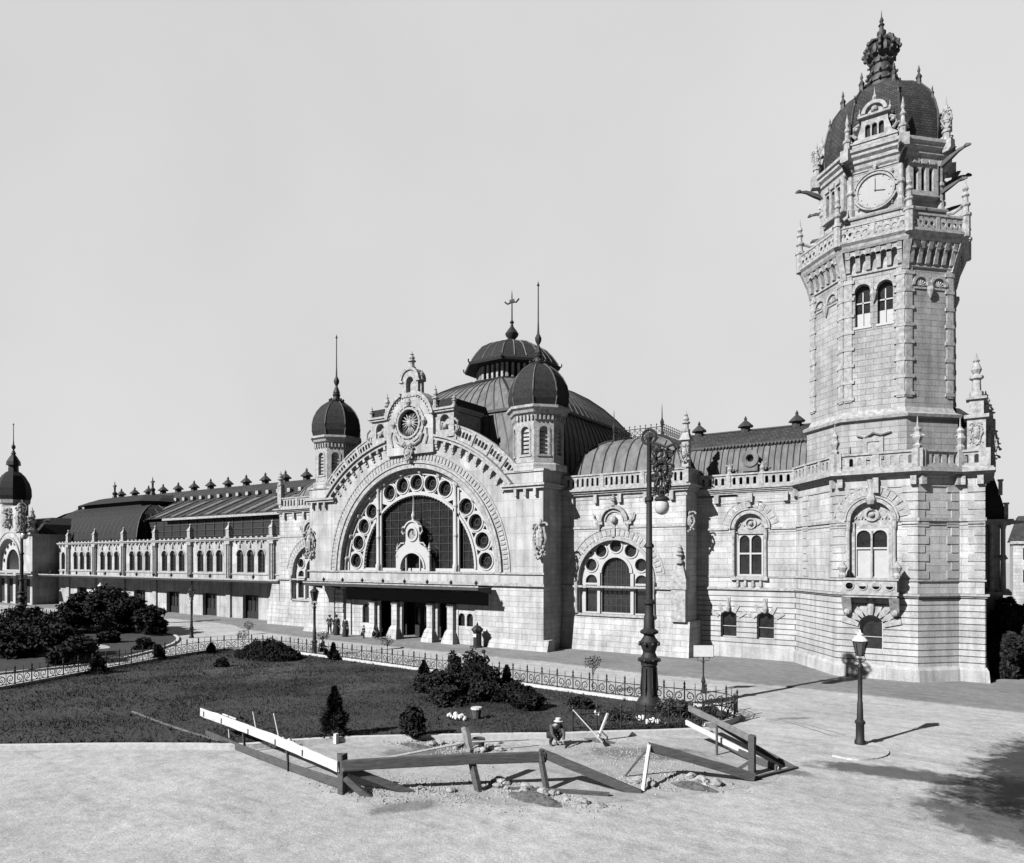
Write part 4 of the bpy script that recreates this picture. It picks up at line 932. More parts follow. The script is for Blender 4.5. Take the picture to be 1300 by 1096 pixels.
    for d in range(-180, 180, 45):
        m.M = faceM(CX, CY, 4.05, d); H = []
        if d in (-90, 0, 90, -180): H = [archpts(x-.42, x+.42, 21.55, 23.7, 10) for x in (-.62, .62)]
        m.plate(rect(-hw, hw, 15.6, 24.9), H, 0, .36)
    m.M = None; m.build('shaft_facing', M_TWR, sh)
    m = MB(); gl = MB(); tr = MB()
    for d in range(-180, 180, 45):
        m.M = faceM(CX, CY, 4.05, d); gl.M = tr.M = m.M
        for q in (-1, 1):
            m.box(q*(hw-.24)-.22, q*(hw-.24)+.22, -.07, .02, 16.9, 24.85)
            z = 17.0
            while z < 24.3: m.box(q*(hw-.28)-.31, q*(hw-.28)+.31, -.10, .02, z, z+.2); z += 1.04
        for x in (-.62, .62):
            m.arc(x, 23.7, .44, .6, -5, 185, -.12, .05, 14)
            if d in (-90, 0, 90, -180):
                gl.box(x-.42, x+.42, .28, .32, 21.5, 24.1); tr.box(x-.42, x+.42, .2, .27, 23.0, 23.08); tr.box(x-.03, x+.03, .2, .27, 21.55, 23.7)
                tr.box(x-.40, x+.40, .275, .279, 21.6, 22.4)
                tr.box(x-.5, x+.5, -.05, .1, 21.4, 21.54)
            else:
                for k in range(7): t = R(15+25*k); m.tube([(x+.06*cos(t), -.02, 23.6+.06*sin(t)), (x+.38*cos(t), -.04, 23.6+.38*sin(t))], .045, 4)
                m.box(x-.5, x+.5, -.06, .02, 23.45, 23.56)
        m.lathe(0, -.1, [(.03, 22.9), (.14, 23.15), (.22, 23.4), (.2, 23.6)], 8)
    m.M = tr.M = gl.M = None; m.build('corner_quoin', M_TRIM, sh); 
    wn = tr.build('window', M_FRAME, r); gl.build('pane', M_GLASS, wn)
    m = MB(); olathe(m, CX, CY, [(4.3, 15.58), (4.5, 15.65), (4.55, 15.82), (4.4, 15.9), (4.2, 16.0), (4.06, 16.3)]); m.build('shaft_band', M_TRIM, r)
    m = MB(faceM(CX, CY, 4.3, -90)); m.plate(rect(-.55, .55, 13.2, 14.55), [rect(-.34, .34, 13.3, 14.3)], -.1, .02); m.tube([(-.9, -.1, 14.75), (-.45, -.12, 14.62), (0, -.12, 14.85), (.45, -.12, 14.7), (.95, -.1, 14.85)], .08, 5); m.box(-.34, .34, -.04, -.01, 13.3, 14.3); m.build('blind_window', M_TRIM, r)
    # corbelled balcony
    m = MB(); olathe(m, CX, CY, [(4.04, 24.7), (4.15, 24.75), (4.15, 24.85), (4.08, 24.9), (4.08, 26.15), (4.6, 26.16), (4.68, 26.3), (4.72, 26.45), (4.86, 26.6), (4.86, 26.75), (4.0, 26.76)]); bl = m.build('balcony_slab', M_TRIM, r)
    m = MB()
    for d in range(-180, 180, 45):
        m.M = faceM(CX, CY, 4.05, d)
        for k in range(6):
            x = -1.42+k*2.84/5
            m.loft([[(x-.12, -.05, 24.9), (x+.12, -.05, 24.9), (x+.12, -.2, 24.95), (x-.12, -.2, 24.95)], [(x-.13, -.05, 25.5), (x+.13, -.05, 25.5), (x+.13, -.34, 25.55), (x-.13, -.34, 25.55)], [(x-.13, -.05, 26.1), (x+.13, -.05, 26.1), (x+.13, -.56, 26.1), (x-.13, -.56, 26.1)]])
            if k < 5: m.arc(x+.284, 25.72, .16, .42, 0, 180, -.45, -.1, 8)
    for k in range(8):
        a = R(22.5+45*k); m.M = Matrix.Translation((CX, CY, 0)) @ Matrix.Rotation(a, 4, 'Z'); m.loft([[(4.3, -.2, 24.6), (4.45, -.2, 24.6), (4.45, .2, 24.6), (4.3, .2, 24.6)], [(4.3, -.18, 25.4), (4.65, -.18, 25.4), (4.65, .18, 25.4), (4.3, .18, 25.4)], [(4.3, -.22, 26.15), (4.95, -.22, 26.15), (4.95, .22, 26.15), (4.3, .22, 26.15)]])
    m.M = None; m.build('corbel', M_TRIM, bl)
    m = MB()
    for d in range(-180, 180, 45):
        m.M = faceM(CX, CY, 4.7, d); w = 4.7*.4142-.16; n = 9
        hs = [circ(-w+(i+.5)*2*w/n, 27.12+.0, .14, 8) for i in range(n)]+[circ(-w+(i)*2*w/n, 27.42, .06, 5) for i in range(1, n)]+[circ(-w+(i)*2*w/n, 26.9, .06, 5) for i in range(1, n)]
        m.plate(rect(-w, w, 26.75, 27.55), hs, -.03, .1); m.box(-w-.1, w+.1, -.08, .16, 27.55, 27.68); m.box(-.12, .12, -.06, .13, 26.76, 27.6)
    for k in range(8):
        a = R(22.5+45*k); x, y = CX+4.7*C8*cos(a), CY+4.7*C8*sin(a)
        m.M = None; m.lathe(x, y, [(.26, 26.5), (.26, 27.7), (.32, 27.75), (.32, 27.9), (.2, 27.95), (.17, 28.3), (.26, 28.4), (.26, 28.5), (.15, 28.55), (.13, 28.9), (.22, 29.0), (.08, 29.25), (.17, 29.4), (.05, 29.7), (.01, 30.2)], 8)
        m.M = Matrix.Translation((CX, CY, 0)) @ Matrix.Rotation(a, 4, 'Z'); m.tube([(4.95, 0, 28.45), (4.4, 0, 28.25), (3.8, 0, 28.45)], .1, 6)
    m.M = None; m.build('pierced_parapet', M_TRIM, r)
    # --- clock stage
    A = 3.36
    m = MB(); olathe(m, CX, CY, [(3.7, 26.7), (3.7, 28.35), (3.8, 28.4), (3.83, 28.55), (3.7, 28.65), (A, 28.8), (A, 32.0)]); ck = m.build('clock_stage', M_TWR, r)
    m = MB(); m2 = MB()
    for k in range(8):
        a = R(22.5+45*k); m.M = Matrix.Translation((CX, CY, 0)) @ Matrix.Rotation(a, 4, 'Z'); R0 = A*C8
        m.lathe(R0, 0, [(.22, 28.7), (.22, 29.2), (.17, 29.3), (.15, 30.1), (.24, 30.2), (.24, 30.35), (.15, 30.45), (.15, 31.4), (.26, 31.7)], 8)
    for d in range(-180, 180, 45):
        m.M = faceM(CX, CY, A, d); m2.M = m.M
        if d not in (-90, 90, 0, -180):
            for x in (-.55, 0, .55): m2.box(x-.16, x+.16, -.02, .0, 29.7, 31.15)
            m.plate(rect(-1.05, 1.05, 29.45, 31.6), [archpts(x-.16, x+.16, 29.7, 31.0, 8) for x in (-.55, 0, .55)], -.25, -.03); m.box(-1.1, 1.1, -.33, 0, 29.35, 29.45)
            for x in (-.55, 0, .55): m.box(x-.2, x+.2, -.36, -.251, 31.3, 31.58)
        else:
            m.arc(0, 30.1, .98, 1.1, 0, 360, -.14, .02, 36); m.arc(0, 30.1, 1.14, 1.2, 15, 165, -.2, .02, 20); m.arc(0, 30.1, 1.16, 1.26, 200, 340, -.22, .02, 20)
            for q in range(4): t = R(45+90*q); m.ball((1.3*cos(t), -.05, 30.1+1.3*sin(t)), .11, 6); m.tube([(1.15*cos(t), -.06, 30.1+1.2*sin(t)), (1.35*cos(t), -.06, 30.1+1.5*sin(t))], .05, 4)
            m.box(-1.25, -.4, -.06, .01, 31.45, 31.55); m.box(.2, 1.25, -.06, .01, 31.45, 31.55); m.lathe(0, -.15, [(.1, 31.3), (.17, 31.5), (.08, 31.7)], 6)
            for q in (-1, 1): m.box(q*1.12-.14, q*1.12+.14, -.1, .01, 30.15, 30.35)
    m.M = m2.M = None; m.build('carved_frame', M_TRIM, ck); m2.build('window', M_GLASS, r)
    M_ = faceM(CX, CY, A, -90); dial = MB(M_).plate(circ(0, 30.1, .98, 40), [], -.05, -.01).build('clock_dial', M_DIAL, r)
    dial['label'] = 'round pale clock dial with thin hands'
    m = MB(M_)
    for q in range(12): t = R(30*q); m.bar((.84*cos(t), -.06, 30.1+.84*sin(t)), (.93*cos(t), -.06, 30.1+.93*sin(t)), .03, .02)
    m.build('hour_mark', M_SEAM, dial)
    m = MB(M_); m.bar((0, -.08, 30.1), (0, -.08, 30.85), .035, .02); m.bar((0, -.09, 30.1), (.55, -.09, 29.98), .04, .02); m.plate(circ(0, 30.1, .06, 8), [], -.1, -.07); m.build('clock_hand', M_SEAM, dial)
    m = MB(); olathe(m, CX, CY, [(A+.02, 31.6), (A+.1, 31.7), (A+.12, 31.9), (A+.25, 32.0), (A+.25, 32.2), (A+.42, 32.35), (A+.42, 32.5), (A+.55, 32.6), (A+.55, 32.8), (3.4, 32.95), (3.3, 33.1)])
    for k in range(8):
        a = R(22.5+45*k); m.M = Matrix.Translation((CX, CY, 0)) @ Matrix.Rotation(a, 4, 'Z'); m.box(3.9, 4.38, -.26, .26, 32.1, 32.84)
    m.M = None; m.build('cornice', M_TRIM, r)
    m = MB()
    for k in range(8):                               # gargoyles
        a = R(22.5+45*k); m.M = Matrix.Translation((CX, CY, 0)) @ Matrix.Rotation(a, 4, 'Z')
        m.loft([[(x, -w, z-w), (x, w, z-w), (x, w, z+w), (x, -w, z+w)] for x, z, w in (((3.6, 31.4, .14), (4.2, 31.7, .13), (4.7, 31.95, .09), (5.0, 32.0, .06), (5.12, 32.06, .09), (5.3, 32.03, .07), (5.4, 32.0, .03)) if k not in (5, 6) else ((3.6, 31.4, .14), (4.1, 31.7, .14), (4.35, 31.85, .12), (4.55, 31.9, .05)))])
        m.loft([[(4.2, -.3, 32.0), (4.6, -.3, 32.1), (4.5, 0, 31.85), (4.1, 0, 31.7)], [(4.4, -.36, 32.2), (4.65, -.34, 32.2), (4.55, 0, 31.95), (4.35, 0, 31.9)]])
        if k in (7, 0, 3): m.loft([[(x, -w, z-w), (x, w, z-w), (x, w, z+w), (x, -w, z+w)] for x, z, w in ((3.5, 29.7, .13), (4.2, 29.95, .1), (4.7, 30.1, .06), (4.95, 30.12, .09), (5.2, 30.05, .03))])
    m.M = None; m.build('gargoyle', M_SEAM, r)
    m = MB()
    for k in range(8):
        a = R(22.5+45*k); x, y = CX+3.72*C8*cos(a), CY+3.72*C8*sin(a); m.lathe(x, y, [(.2, 32.8), (.2, 33.3), (.26, 33.35), (.26, 33.5), (.14, 33.55), (.12, 34.0), (.2, 34.1), (.07, 34.4), (.12, 34.55), (.01, 35.2)], 8)
        if k in (0, 7, 4, 3): ornament(m, x, y, 33.5, .6, 1.3, k)
    m.build('corner_pinnacle', M_TRIM, r)
    m = MB(); gl = MB()
    for d in (-180, -90, 0, 90):                        # ornate gables
        m.M = faceM(CX, CY, 3.6, d) @ Matrix.Translation((0, 0, 32.9)) @ Matrix.Diagonal((.84, 1, .8, 1)) @ Matrix.Translation((0, 0, -32.9)); gl.M = m.M
        m.plate([(-1.5, 32.9), (1.5, 32.9), (1.5, 33.3), (1.15, 33.6), (.9, 34.4), (.85, 35.1), (-.85, 35.1), (-.9, 34.4), (-1.15, 33.6), (-1.5, 33.3)], [archpts(x-.17, x+.17, 33.5, 34.3, 8) for x in (-.45, 0, .45)], -.15, .3)
        m.plate([(-.75, 35.1), (.75, 35.1)]+[(.75*cos(pi*i/12), 35.25+.75*sin(pi*i/12)) for i in range(13)], [], -.14, .3); m.arc(0, 35.25, .6, .85, 0, 180, -.35, .3, 14); m.box(-1.05, 1.05, -.35, .3, 35.0, 35.16); m.ball((0, -.15, 35.5), .25, 8)
        for q in (-1, 1):
            m.tube([(q*1.0, -.15, 34.6), (q*1.35, -.15, 34.4), (q*1.45, -.15, 33.9), (q*1.2, -.15, 33.6)], .12, 6); m.lathe(q*1.0, -.1, [(.12, 35.1), (.16, 35.3), (.05, 35.5), (.01, 35.9)], 6); m.tube([(q*1.5, -.1, 33.4), (q*1.75, -.1, 33.6), (q*1.6, -.1, 34.0), (q*1.4, -.1, 33.9)], .09, 5)
            m.ball((q*1.2, -.12, 34.3), .16, 6); m.ball((q*1.62, -.05, 33.3), .14, 6)
        m.lathe(0, -.05, [(.22, 35.95), (.12, 36.1), (.2, 36.4), (.06, 36.7), (.01, 37.3)], 8); m.box(-1.55, 1.55, -.22, .1, 33.15, 33.25); gl.box(-.8, .8, .05, .1, 33.4, 34.6)
    m.M = gl.M = None; m.build('gable', M_TRIM, r); gl.build('window', M_GLASS, r)
    # dome
    prof = [(3.2, 33.0), (3.26, 34.0), (3.22, 35.0), (3.05, 35.8), (2.75, 36.6), (2.3, 37.25), (1.8, 37.7), (1.3, 38.0), (1.0, 38.1)]
    m = MB(); olathe(m, CX, CY, [(a, z) for a, z in prof]); dm = m.build('dome', M_SLATE, r)
    m = MB()
    for k in range(8):
        a = R(22.5+45*k); m.tube([(CX+(q+.02)*C8*cos(a), CY+(q+.02)*C8*sin(a), z) for q, z in prof], .07, 6)
    m.build('rib', M_SEAM, dm)
    m = MB()
    for k in range(8):
        b = R(45*k+22.5)
        for rr_, zz_, s_ in ((2.2, 37.1, 1.0), (2.95, 35.9, .6)): x, y = CX+rr_*C8*cos(b), CY+rr_*C8*sin(b); m.lathe(x, y, [(.16*s_, zz_), (.14*s_, zz_+.5*s_), (.19*s_, zz_+.65*s_), (.05*s_, zz_+.9*s_), (.09*s_, zz_+1.05*s_), (.01, zz_+1.4*s_)], 6)
    m.build('dome_finial', M_SEAM, dm)
    K_ = [(1.35, 37.9), (1.35, 38.15), (1.2, 38.2), (1.15, 38.45), (1.25, 38.5), (1.25, 38.65), (1.0, 38.75), (.95, 39.0), (1.05, 39.1), (1.05, 39.3), (.85, 39.4), (.78, 39.75), (.9, 39.85), (.9, 40.0), (.75, 40.05), (.8, 40.3), (.98, 40.4), (.98, 40.55), (.85, 40.6)]
    SC = Matrix.Translation((CX, CY, 0)) @ Matrix.Diagonal((.82, .82, 1, 1)) @ Matrix.Translation((-CX, -CY, 0))
    m = MB(SC); m.lathe(CX, CY, K_, 16)
    for k in range(12): a = k*pi/6; m.ball((CX+1.1*cos(a), CY+1.1*sin(a), 39.2), .11, 5); m.ball((CX+.98*cos(a), CY+.98*sin(a), 39.92), .08, 5); m.ball((CX+1.28*cos(a), CY+1.28*sin(a), 38.57), .11, 5); m.ball((CX+1.03*cos(a), CY+1.03*sin(a), 40.48), .09, 5)
    m.build('lantern', M_SEAM, r, smooth=True)
    m = MB(SC)                                        # closed royal crown: arches over a cap
    for k in range(8):
        a = R(45*k); pts = [(.8, 40.35), (1.12, 40.5), (1.26, 40.8), (1.14, 41.15), (.82, 41.4), (.45, 41.5), (.2, 41.45)]
        m.tube([(CX+q*cos(a), CY+q*sin(a), z) for q, z in pts], .15, 6)
        for q, z in pts[1:6]: m.ball((CX+(q+.05)*cos(a), CY+(q+.05)*sin(a), z), .16, 6)
        a = R(45*k+22.5); m.lathe(CX+.98*cos(a), CY+.98*sin(a), [(.16, 40.4), (.24, 40.6), (.2, 40.85), (.08, 41.05)], 6); m.ball((CX+1.0*cos(a), CY+1.0*sin(a), 40.75), .15, 6)
    m.lathe(CX, CY, [(.85, 40.4), (.95, 40.7), (.85, 41.05), (.6, 41.3), (.25, 41.5)], 12)
    m.lathe(CX, CY, [(.25, 41.4), (.2, 41.7), (.34, 41.95), (.34, 42.1), (.18, 42.2), (.14, 42.45), (.24, 42.55), (.1, 42.7), (.17, 42.85), (.05, 43.1), (.01, 43.55)], 10)
    m.build('crown', M_SEAM, r, smooth=True)
tower()
# side bay on the far flank of the tower block
def side_bay():
    r = thing('bay_building', 'dark overhanging side bay seen edge on behind the right corner of the tower', 'bay', (41.2, 12, 0))
    m = MB(); m.box(40.75, 41.75, 9, 15, 0, 4.8); m.box(40.75, 41.6, 9.3, 15, 5.2, 9.3); m.build('wall', M_ASH, r)
    m = MB(); m.box(40.75, 42.2, 8.8, 15.2, 4.8, 5.0); m.box(40.75, 42.0, 8.9, 15.1, 9.3, 9.5); m.box(40.75, 42.3, 8.7, 15.2, 9.501, 9.65)
    m.lathe(41.75, 9.1, [(.2, 5.0), (.16, 5.3), (.14, 7.0), (.22, 7.2), (.13, 7.4), (.13, 9.0), (.2, 9.3)], 8); m.lathe(41.15, 9.1, [(.2, 5.0), (.16, 5.3), (.14, 9.0), (.2, 9.3)], 8); m.box(41.0, 42.0, 8.95, 9.3, 7.1, 7.2)
    m.loft([[(42.1, 9.0, 9.3), (42.1, 9.3, 9.3), (42.1, 9.3, 9.6), (42.1, 9.0, 9.6)], [(42.9, 9.1, 9.4), (42.9, 9.2, 9.4), (42.9, 9.2, 9.5), (42.9, 9.1, 9.5)]])
    m.build('ledge', M_TRIM, r)
    m = MB(); m.loft([[(40.75, y, 9.65), (42.0, y, 9.65), (41.6, y, 11.2), (41.2, y, 12.6), (40.75, y, 14.3)] for y in (9, 15)]); m.build('roof', M_DARKR, r)
    m = MB()
    for x, z in ((41.9, 9.7), (41.6, 11.2), (41.25, 12.7)): m.box(x-.1, x+.12, 8.9, 9.2, z, z+.9); m.box(x-.15, x+.17, 8.85, 9.25, z+.9, z+1.0)
    m.build('chimney_stub', M_TRIM, r)
side_bay()

# ------------------------------------------------------------------ arcade wing
def arcade():
    y = 5.3; x1 = -24.2; xe = -79.6; piers = [-26.65-8.25*k for k in range(7)]
    r = thing('arcade_building', 'long low arcaded wing with triple arched windows above a dark canopy', 'station wing', (-52, y, 0))
    H = []
    bays = [(piers[i+1], piers[i]) for i in range(6)]
    for a, b in bays:
        c = (a+b)/2
        for q in (-2.02, 0, 2.02): H.append(archpts(c+q-.66, c+q+.66, 5.52, 7.55, 10, .66))
    H.append(archpts(piers[6]-2.6, piers[6]-1.4, 5.52, 7.55, 10, .66)); H.append(archpts(piers[0]+1.0-.6, piers[0]+1.6, 5.52, 7.55, 10, .6)) if False else None
    m = MB()
    for i, (a, b) in enumerate(bays): c = (a+b)/2; m.plate(rect(a, b, 4.9, 9.6), H[i*3:i*3+3], y, y+.4)
    m.plate(rect(xe, piers[6], 4.9, 9.6), [H[18]], y, y+.4); m.plate(rect(piers[0], x1, 4.9, 9.6), [], y, y+.4)
    m.build('wall', M_PLN, r)
    g = MB(); g.box(xe, x1, y+.3, y+.35, 5.2, 9.0)
    for i, (a, b) in enumerate(bays):
        c = (a+b)/2
        for q in (-2.02, 0, 2.02):
            w = MB(); w.plate(archpts(c+q-.66, c+q+.66, 5.52, 7.55, 10, .66), [archpts(c+q-.56, c+q-.04, 5.62, 7.5, 6), archpts(c+q+.04, c+q+.56, 5.62, 7.5, 6)], y+.2, y+.26)
            for k in range(4): w.box(c+q-.6, c+q+.6, y+.2, y+.25, 6.0+k*.42, 6.03+k*.42)
            w = w.build('window', M_SEAM, r); MB().box(c+q-.65, c+q+.65, y+.27, y+.29, 5.54, 8.2).build('pane', M_GLASS, w)
    m = MB()
    m.box(xe, x1, y-.1, y+.02, 5.25, 5.4)
    for a, b in bays:
        c = (a+b)/2
        for q in (-2.02, 0, 2.02):
            m.arc(c+q, 7.55, .68, .82, 0, 180, y-.07, y+.02, 10)
            m.lathe(c+q, y-.08, [(.02, 8.35), (.1, 8.5), (.12, 8.75)], 6); m.box(c+q-.03, c+q+.03, y-.1, y, 8.6, 9.1)
    m.box(xe, x1, y-.22, y+.4, 9.3, 9.45); m.box(xe, x1, y-.35, y+.4, 9.451, 9.62)
    k = xe+.7
    while k < x1: m.box(k-.12, k+.12, y-.2, y, 9.05, 9.29); m.box(k-.2, k+.2, y-.2, y+.1, 9.63, 9.8) ; k += 1.03
    m.build('cornice', M_TRIM, r)
    for p in piers:
        m = MB(); m.box(p-.42, p+.42, y-.25, y+.1, 0, 9.3); m.box(p-.5, p+.5, y-.4, y+.1, 8.9, 9.29); m.box(p-.5, p+.5, y-.42, y+.3, 9.63, 9.85)
        m.lathe(p-.22, y-.3, [(.14, 4.9), (.1, 5.2), (.1, 8.6), (.14, 8.85)], 8); m.lathe(p+.22, y-.3, [(.14, 4.9), (.1, 5.2), (.1, 8.6), (.14, 8.85)], 8)
        m.box(p-.3, p+.3, y-.35, y+.2, 9.85, 10.7); m.wedge(p-.36, p+.36, y-.42, y+.28, 10.7, 11.35, .3, .3); m.ball((p, y-.07, 11.45), .16, 6)
        m.build('pier', M_TRIM, r)
    # ground floor
    m = MB()
    for a, b in bays+[(piers[0], x1)]:
        c = (a+b)/2; w = 1.5 if b-a > 5 else 0
        if w: m.box(a+.45, c-w, y-.02, y+.4, 0, 4.9); m.box(c+w, b-.45, y-.02, y+.4, 0, 4.9); m.box(c-w, c+w, y-.02, y+.4, 2.85, 4.9)
        else: m.box(a+.45, b, y-.02, y+.4, 0, 4.9)
    m.box(xe, piers[6]-.45, y-.02, y+.4, 0, 4.9)
    m.build('ground_wall', M_PLN, r)
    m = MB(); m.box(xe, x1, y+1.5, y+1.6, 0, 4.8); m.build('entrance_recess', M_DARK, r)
    for a, b in bays:
        c = (a+b)/2; d = MB()
        for i in range(4): d.plate(rect(c-1.48+i*.74, c-1.48+i*.74+.72, .02, 2.84), [rect(c-1.38+i*.74, c-1.48+i*.74+.62, .9, 2.6)], y+.5, y+.56)
        d = d.build('door', M_DOOR, r); MB().box(c-1.45, c+1.45, y+.57, y+.58, .8, 2.7).build('pane', M_GLASS, d)
    m = MB(); m.box(xe-2, x1+1.9, y-2.55, y-.02, 4.62, 4.7); m.box(xe-2, x1+1.9, y-2.62, y-2.552, 4.5, 4.82)
    c = m.build('canopy', M_SEAM, r)
    MB().box(xe-2, x1+1.9, y-2.68, y-2.622, 4.7, 4.83).build('canopy_edge', M_TRIM, c)
    m = MB()
    for p in piers+[(a+b)/2 for a, b in bays]: m.lathe(p, y-2.6, [(.1, 4.82), (.05, 4.9), (.16, 5.05), (.16, 5.18), (.05, 5.3), (.01, 5.5)], 8)
    m.build('canopy_knob', M_IRON, c)
    m = MB(); m.box(xe, x1, y+.41, 9.5, 9.3, 9.5); m.box(xe, x1, 8.9, 9.3, 0, 9.3); m.build('roof', M_DARKR, r)
arcade()
def train_shed():
    r = thing('train_shed', 'long dark glazed train shed roof with a row of vents along its ridge', 'train shed', (-60, 14, 0))
    x0, x1 = -98, -24.3
    m = MB(); m.box(x0, x1, 9.4, 9.6, 0, 12.5); m.box(x1-.3, x1-.0, 9.6, 40, 0, 12.5); wl = m.build('wall', M_DOOR, r)
    m = MB(); k = x0
    while k < x1: m.box(k, k+.12, 9.3, 9.39, 9.5, 12.5); k += 2.06
    for z in (10.2, 11.0, 11.8): m.box(x0, x1, 9.32, 9.385, z, z+.1)
    m.build('glazing_bar', M_SEAM, wl)
    MB().box(-56, x1, 8.7, 9.5, 12.55, 12.85).build('eave', M_TRIM, r)
    m = MB(); prof = [(9.0, 12.9), (15.5, 15.9), (16.2, 16.3), (16.2, 16.9), (20, 18.4), (24, 16.9), (31, 12.9)]
    for i in range(len(prof)-1): a, z = prof[i]; b, z2 = prof[i+1]; m.add([(x0, a, z), (x1, a, z), (x1, b, z2), (x0, b, z2)], [(0, 1, 2, 3)])
    rf = m.build('roof', M_SLATE, r)
    m = MB(); g = MB(); k = x0+1; i = 0
    while k < x1:
        m.bar((k, 9.05, 13.0), (k, 15.5, 15.98), .12, .1)
        if i % 2 == 0: g.add([(k+.1, 9.6, 13.2), (k+1.3, 9.6, 13.2), (k+1.3, 15.0, 15.72), (k+.1, 15.0, 15.72)], [(0, 1, 2, 3)])
        k += 2.06; i += 1
    m.build('rafter', M_ROOF, rf); g.build('skylight', M_ROOF, r)
    m = MB(); k = x0+1
    while k < x1: m.box(k-.3, k+.3, 15.7, 16.1, 16.25, 16.75); k += 2.3
    m.build('ridge_light', M_TRIM, rf)
    vents(r, [(-34+0-4.65*k, 20, 18.5) for k in range(0, 13)], 1.15)
    q = MB(); q.add([(x1-.02, 9.4, 12.5), (x1-.02, 16, 16.3), (x1-.02, 20, 18.3), (x1-.02, 31, 12.5)], [(0, 1, 2, 3)]); q.build('gable_wall', M_DARKR, r)
train_shed()
def hip_pavilion():
    r = thing('pavilion', 'wide dark curved hip roof rising behind the left end of the arcade', 'station pavilion', (-73, 9, 0))
    m = MB(); m.box(-92, -60, 7.2, 24, 0, 10.2); m.build('wall', M_DARKR, r)
    mansard(r, -92, -60, 7.2, 26, [(0, 10.2), (.25, 11.4), (.8, 12.7), (1.7, 13.8), (3.0, 14.7), (4.6, 15.4)], 1.4, mat=M_DARKR)
    def rr(x0, x1, y0, y1, z): return [(x0+2, y0, z), (x1-2, y0, z), (x1, y0+2, z), (x1, y1-2, z), (x1-2, y1, z), (x0+2, y1, z), (x0, y1-2, z), (x0, y0+2, z)]
    m = MB(); m.loft([rr(-87, -65, 11.5, 22.5, 15.2), rr(-87, -65, 11.5, 22.5, 16.0), rr(-87.7, -64.3, 10.8, 23.2, 16.05), rr(-86.5, -65.5, 12, 22, 16.7), rr(-84.5, -67.5, 13.4, 20.6, 17.3), rr(-82, -70, 14.8, 19.2, 17.6)]); m.build('upper_roof', M_DARKR, r)
    m = MB()
    for x in (-82, -70): m.lathe(x, 15, [(.5, 17.4), (.3, 18.0), (.45, 18.3), (.15, 18.7), (.18, 19.3), (.02, 20.4)], 8); m.tube([(x-.5, 15, 19.6), (x, 15, 19.4), (x+.5, 15, 19.6)], .12, 5)
    m.build('finial', M_IRON, r)
hip_pavilion()
TX = -92.8
def far_portal():
    cx, y = -89.0, 2.0; x1 = -80.6
    r = thing('gate_building', 'entrance pavilion with small dark domed turret, cut by the left edge of the picture', 'station pavilion', (cx, y, 0))
    m = MB(); out = [(cx-8.4, 0), (x1, 0), (x1, 11.0), (cx+4.5, 13.0), (cx+3.0, 15.6), (cx-3.0, 15.6), (cx-4.5, 13.0), (cx-8.4, 11.0)]
    m.plate(out, [archpts(cx-4.2, cx+4.2, 5.2, 6.2, 24)], y, y+1); m.box(x1-1, x1, y+1.001, 12, 0, 11); m.box(cx-8.4, cx-7.4, y+1.001, 12, 0, 11); m.build('wall', M_PLN, r)
    holes = [circ(cx+3.35*cos(R(a)), 6.3+3.35*sin(R(a)), .4, 10) for a in (10, 33, 56, 79, 101, 124, 147, 170)]+[archpts(cx-2.4, cx+2.4, 5.4, 6.3, 16)]
    m = MB(); m.plate(archpts(cx-4.2, cx+4.2, 5.21, 6.2, 24), holes, y+.5, y+.7); w = m.build('window', M_FRAME, r); MB().box(cx-4.1, cx+4.1, y+.75, y+.8, 5.3, 10.3).build('pane', M_GLASS, w)
    m = MB(); m.arc(cx, 6.2, 4.2, 4.5, 0, 180, y-.2, y+.1, 30); m.arc(cx, 6.2, 5.2, 5.4, 0, 180, y-.1, y+.1, 30); m.box(cx-8.4, x1+.3, y-.3, y+.1, 4.9, 5.2); m.box(x1-2.6, x1+.3, y-.4, y+.1, 10.9, 11.2)
    ornament(m, cx+4.4, y-.2, 11.0, 2.0, 5.0, 12); ornament(m, cx, y-.2, 12.0, 2.2, 3.5, 13); ornament(m, x1-1, y-.2, 11.2, 1.4, 2.6, 14); pinnacle(m, x1-.8, y+.3, 11.2, 4.0, .45)
    m.build('carved_ornament', M_TRIM, r)
    m = MB(); m.loft([[(cx-8, y+1, 11.0), (x1, y+1, 11.0), (x1, 14, 11.0), (cx-8, 14, 11.0)], [(cx-7, y+2, 12.6), (x1-1, y+2, 12.6), (x1-1, 13, 12.6), (cx-7, 13, 12.6)], [(cx-5, y+4, 13.8), (x1-3, y+4, 13.8), (x1-3, 11, 13.8), (cx-5, 11, 13.8)]]); m.build('roof', M_DARKR, r)
    tx, ty = TX, 4.0
    m = MB(); olathe(m, tx, ty, [(1.9, 13), (1.9, 16.2), (2.1, 16.3), (2.2, 16.9)]); m.build('turret', M_ASH, r)
    m = MB(); olathe(m, tx, ty, [(2.15, 16.9), (2.35, 17.6), (2.3, 18.8), (2.05, 19.8), (1.5, 20.9), (.9, 21.6)]); dm = m.build('dome', M_DARKR, r)
    m = MB(); olathe(m, tx, ty, [(.7, 21.6), (.65, 22.6), (.95, 22.7), (.9, 23.3), (.5, 24.1), (.2, 24.6)]); m.build('lantern', M_IRON, r)
    spire(r, tx, ty, 24.6, 5.2, .06)
    m = MB(); m.box(cx-7.6, x1-.8, y-.02, y+.3, .0, .3)
    for q in range(5): m.box(cx-6.8+q*3.1, cx-6.8+q*3.1+.9, y-.4, y+.02, 0, 4.9)
    m.build('portal_pier', M_PLN, r)
    m = MB(); m.box(cx-7.6, x1-.8, y-.03, y-.005, .3, 4.0); m.build('portal_door', M_DARK, r)
    m = MB(); m.box(cx-8, x1+.5, y-2.4, y-.35, 4.6, 4.75); m.build('canopy', M_TRIM, r)
far_portal()
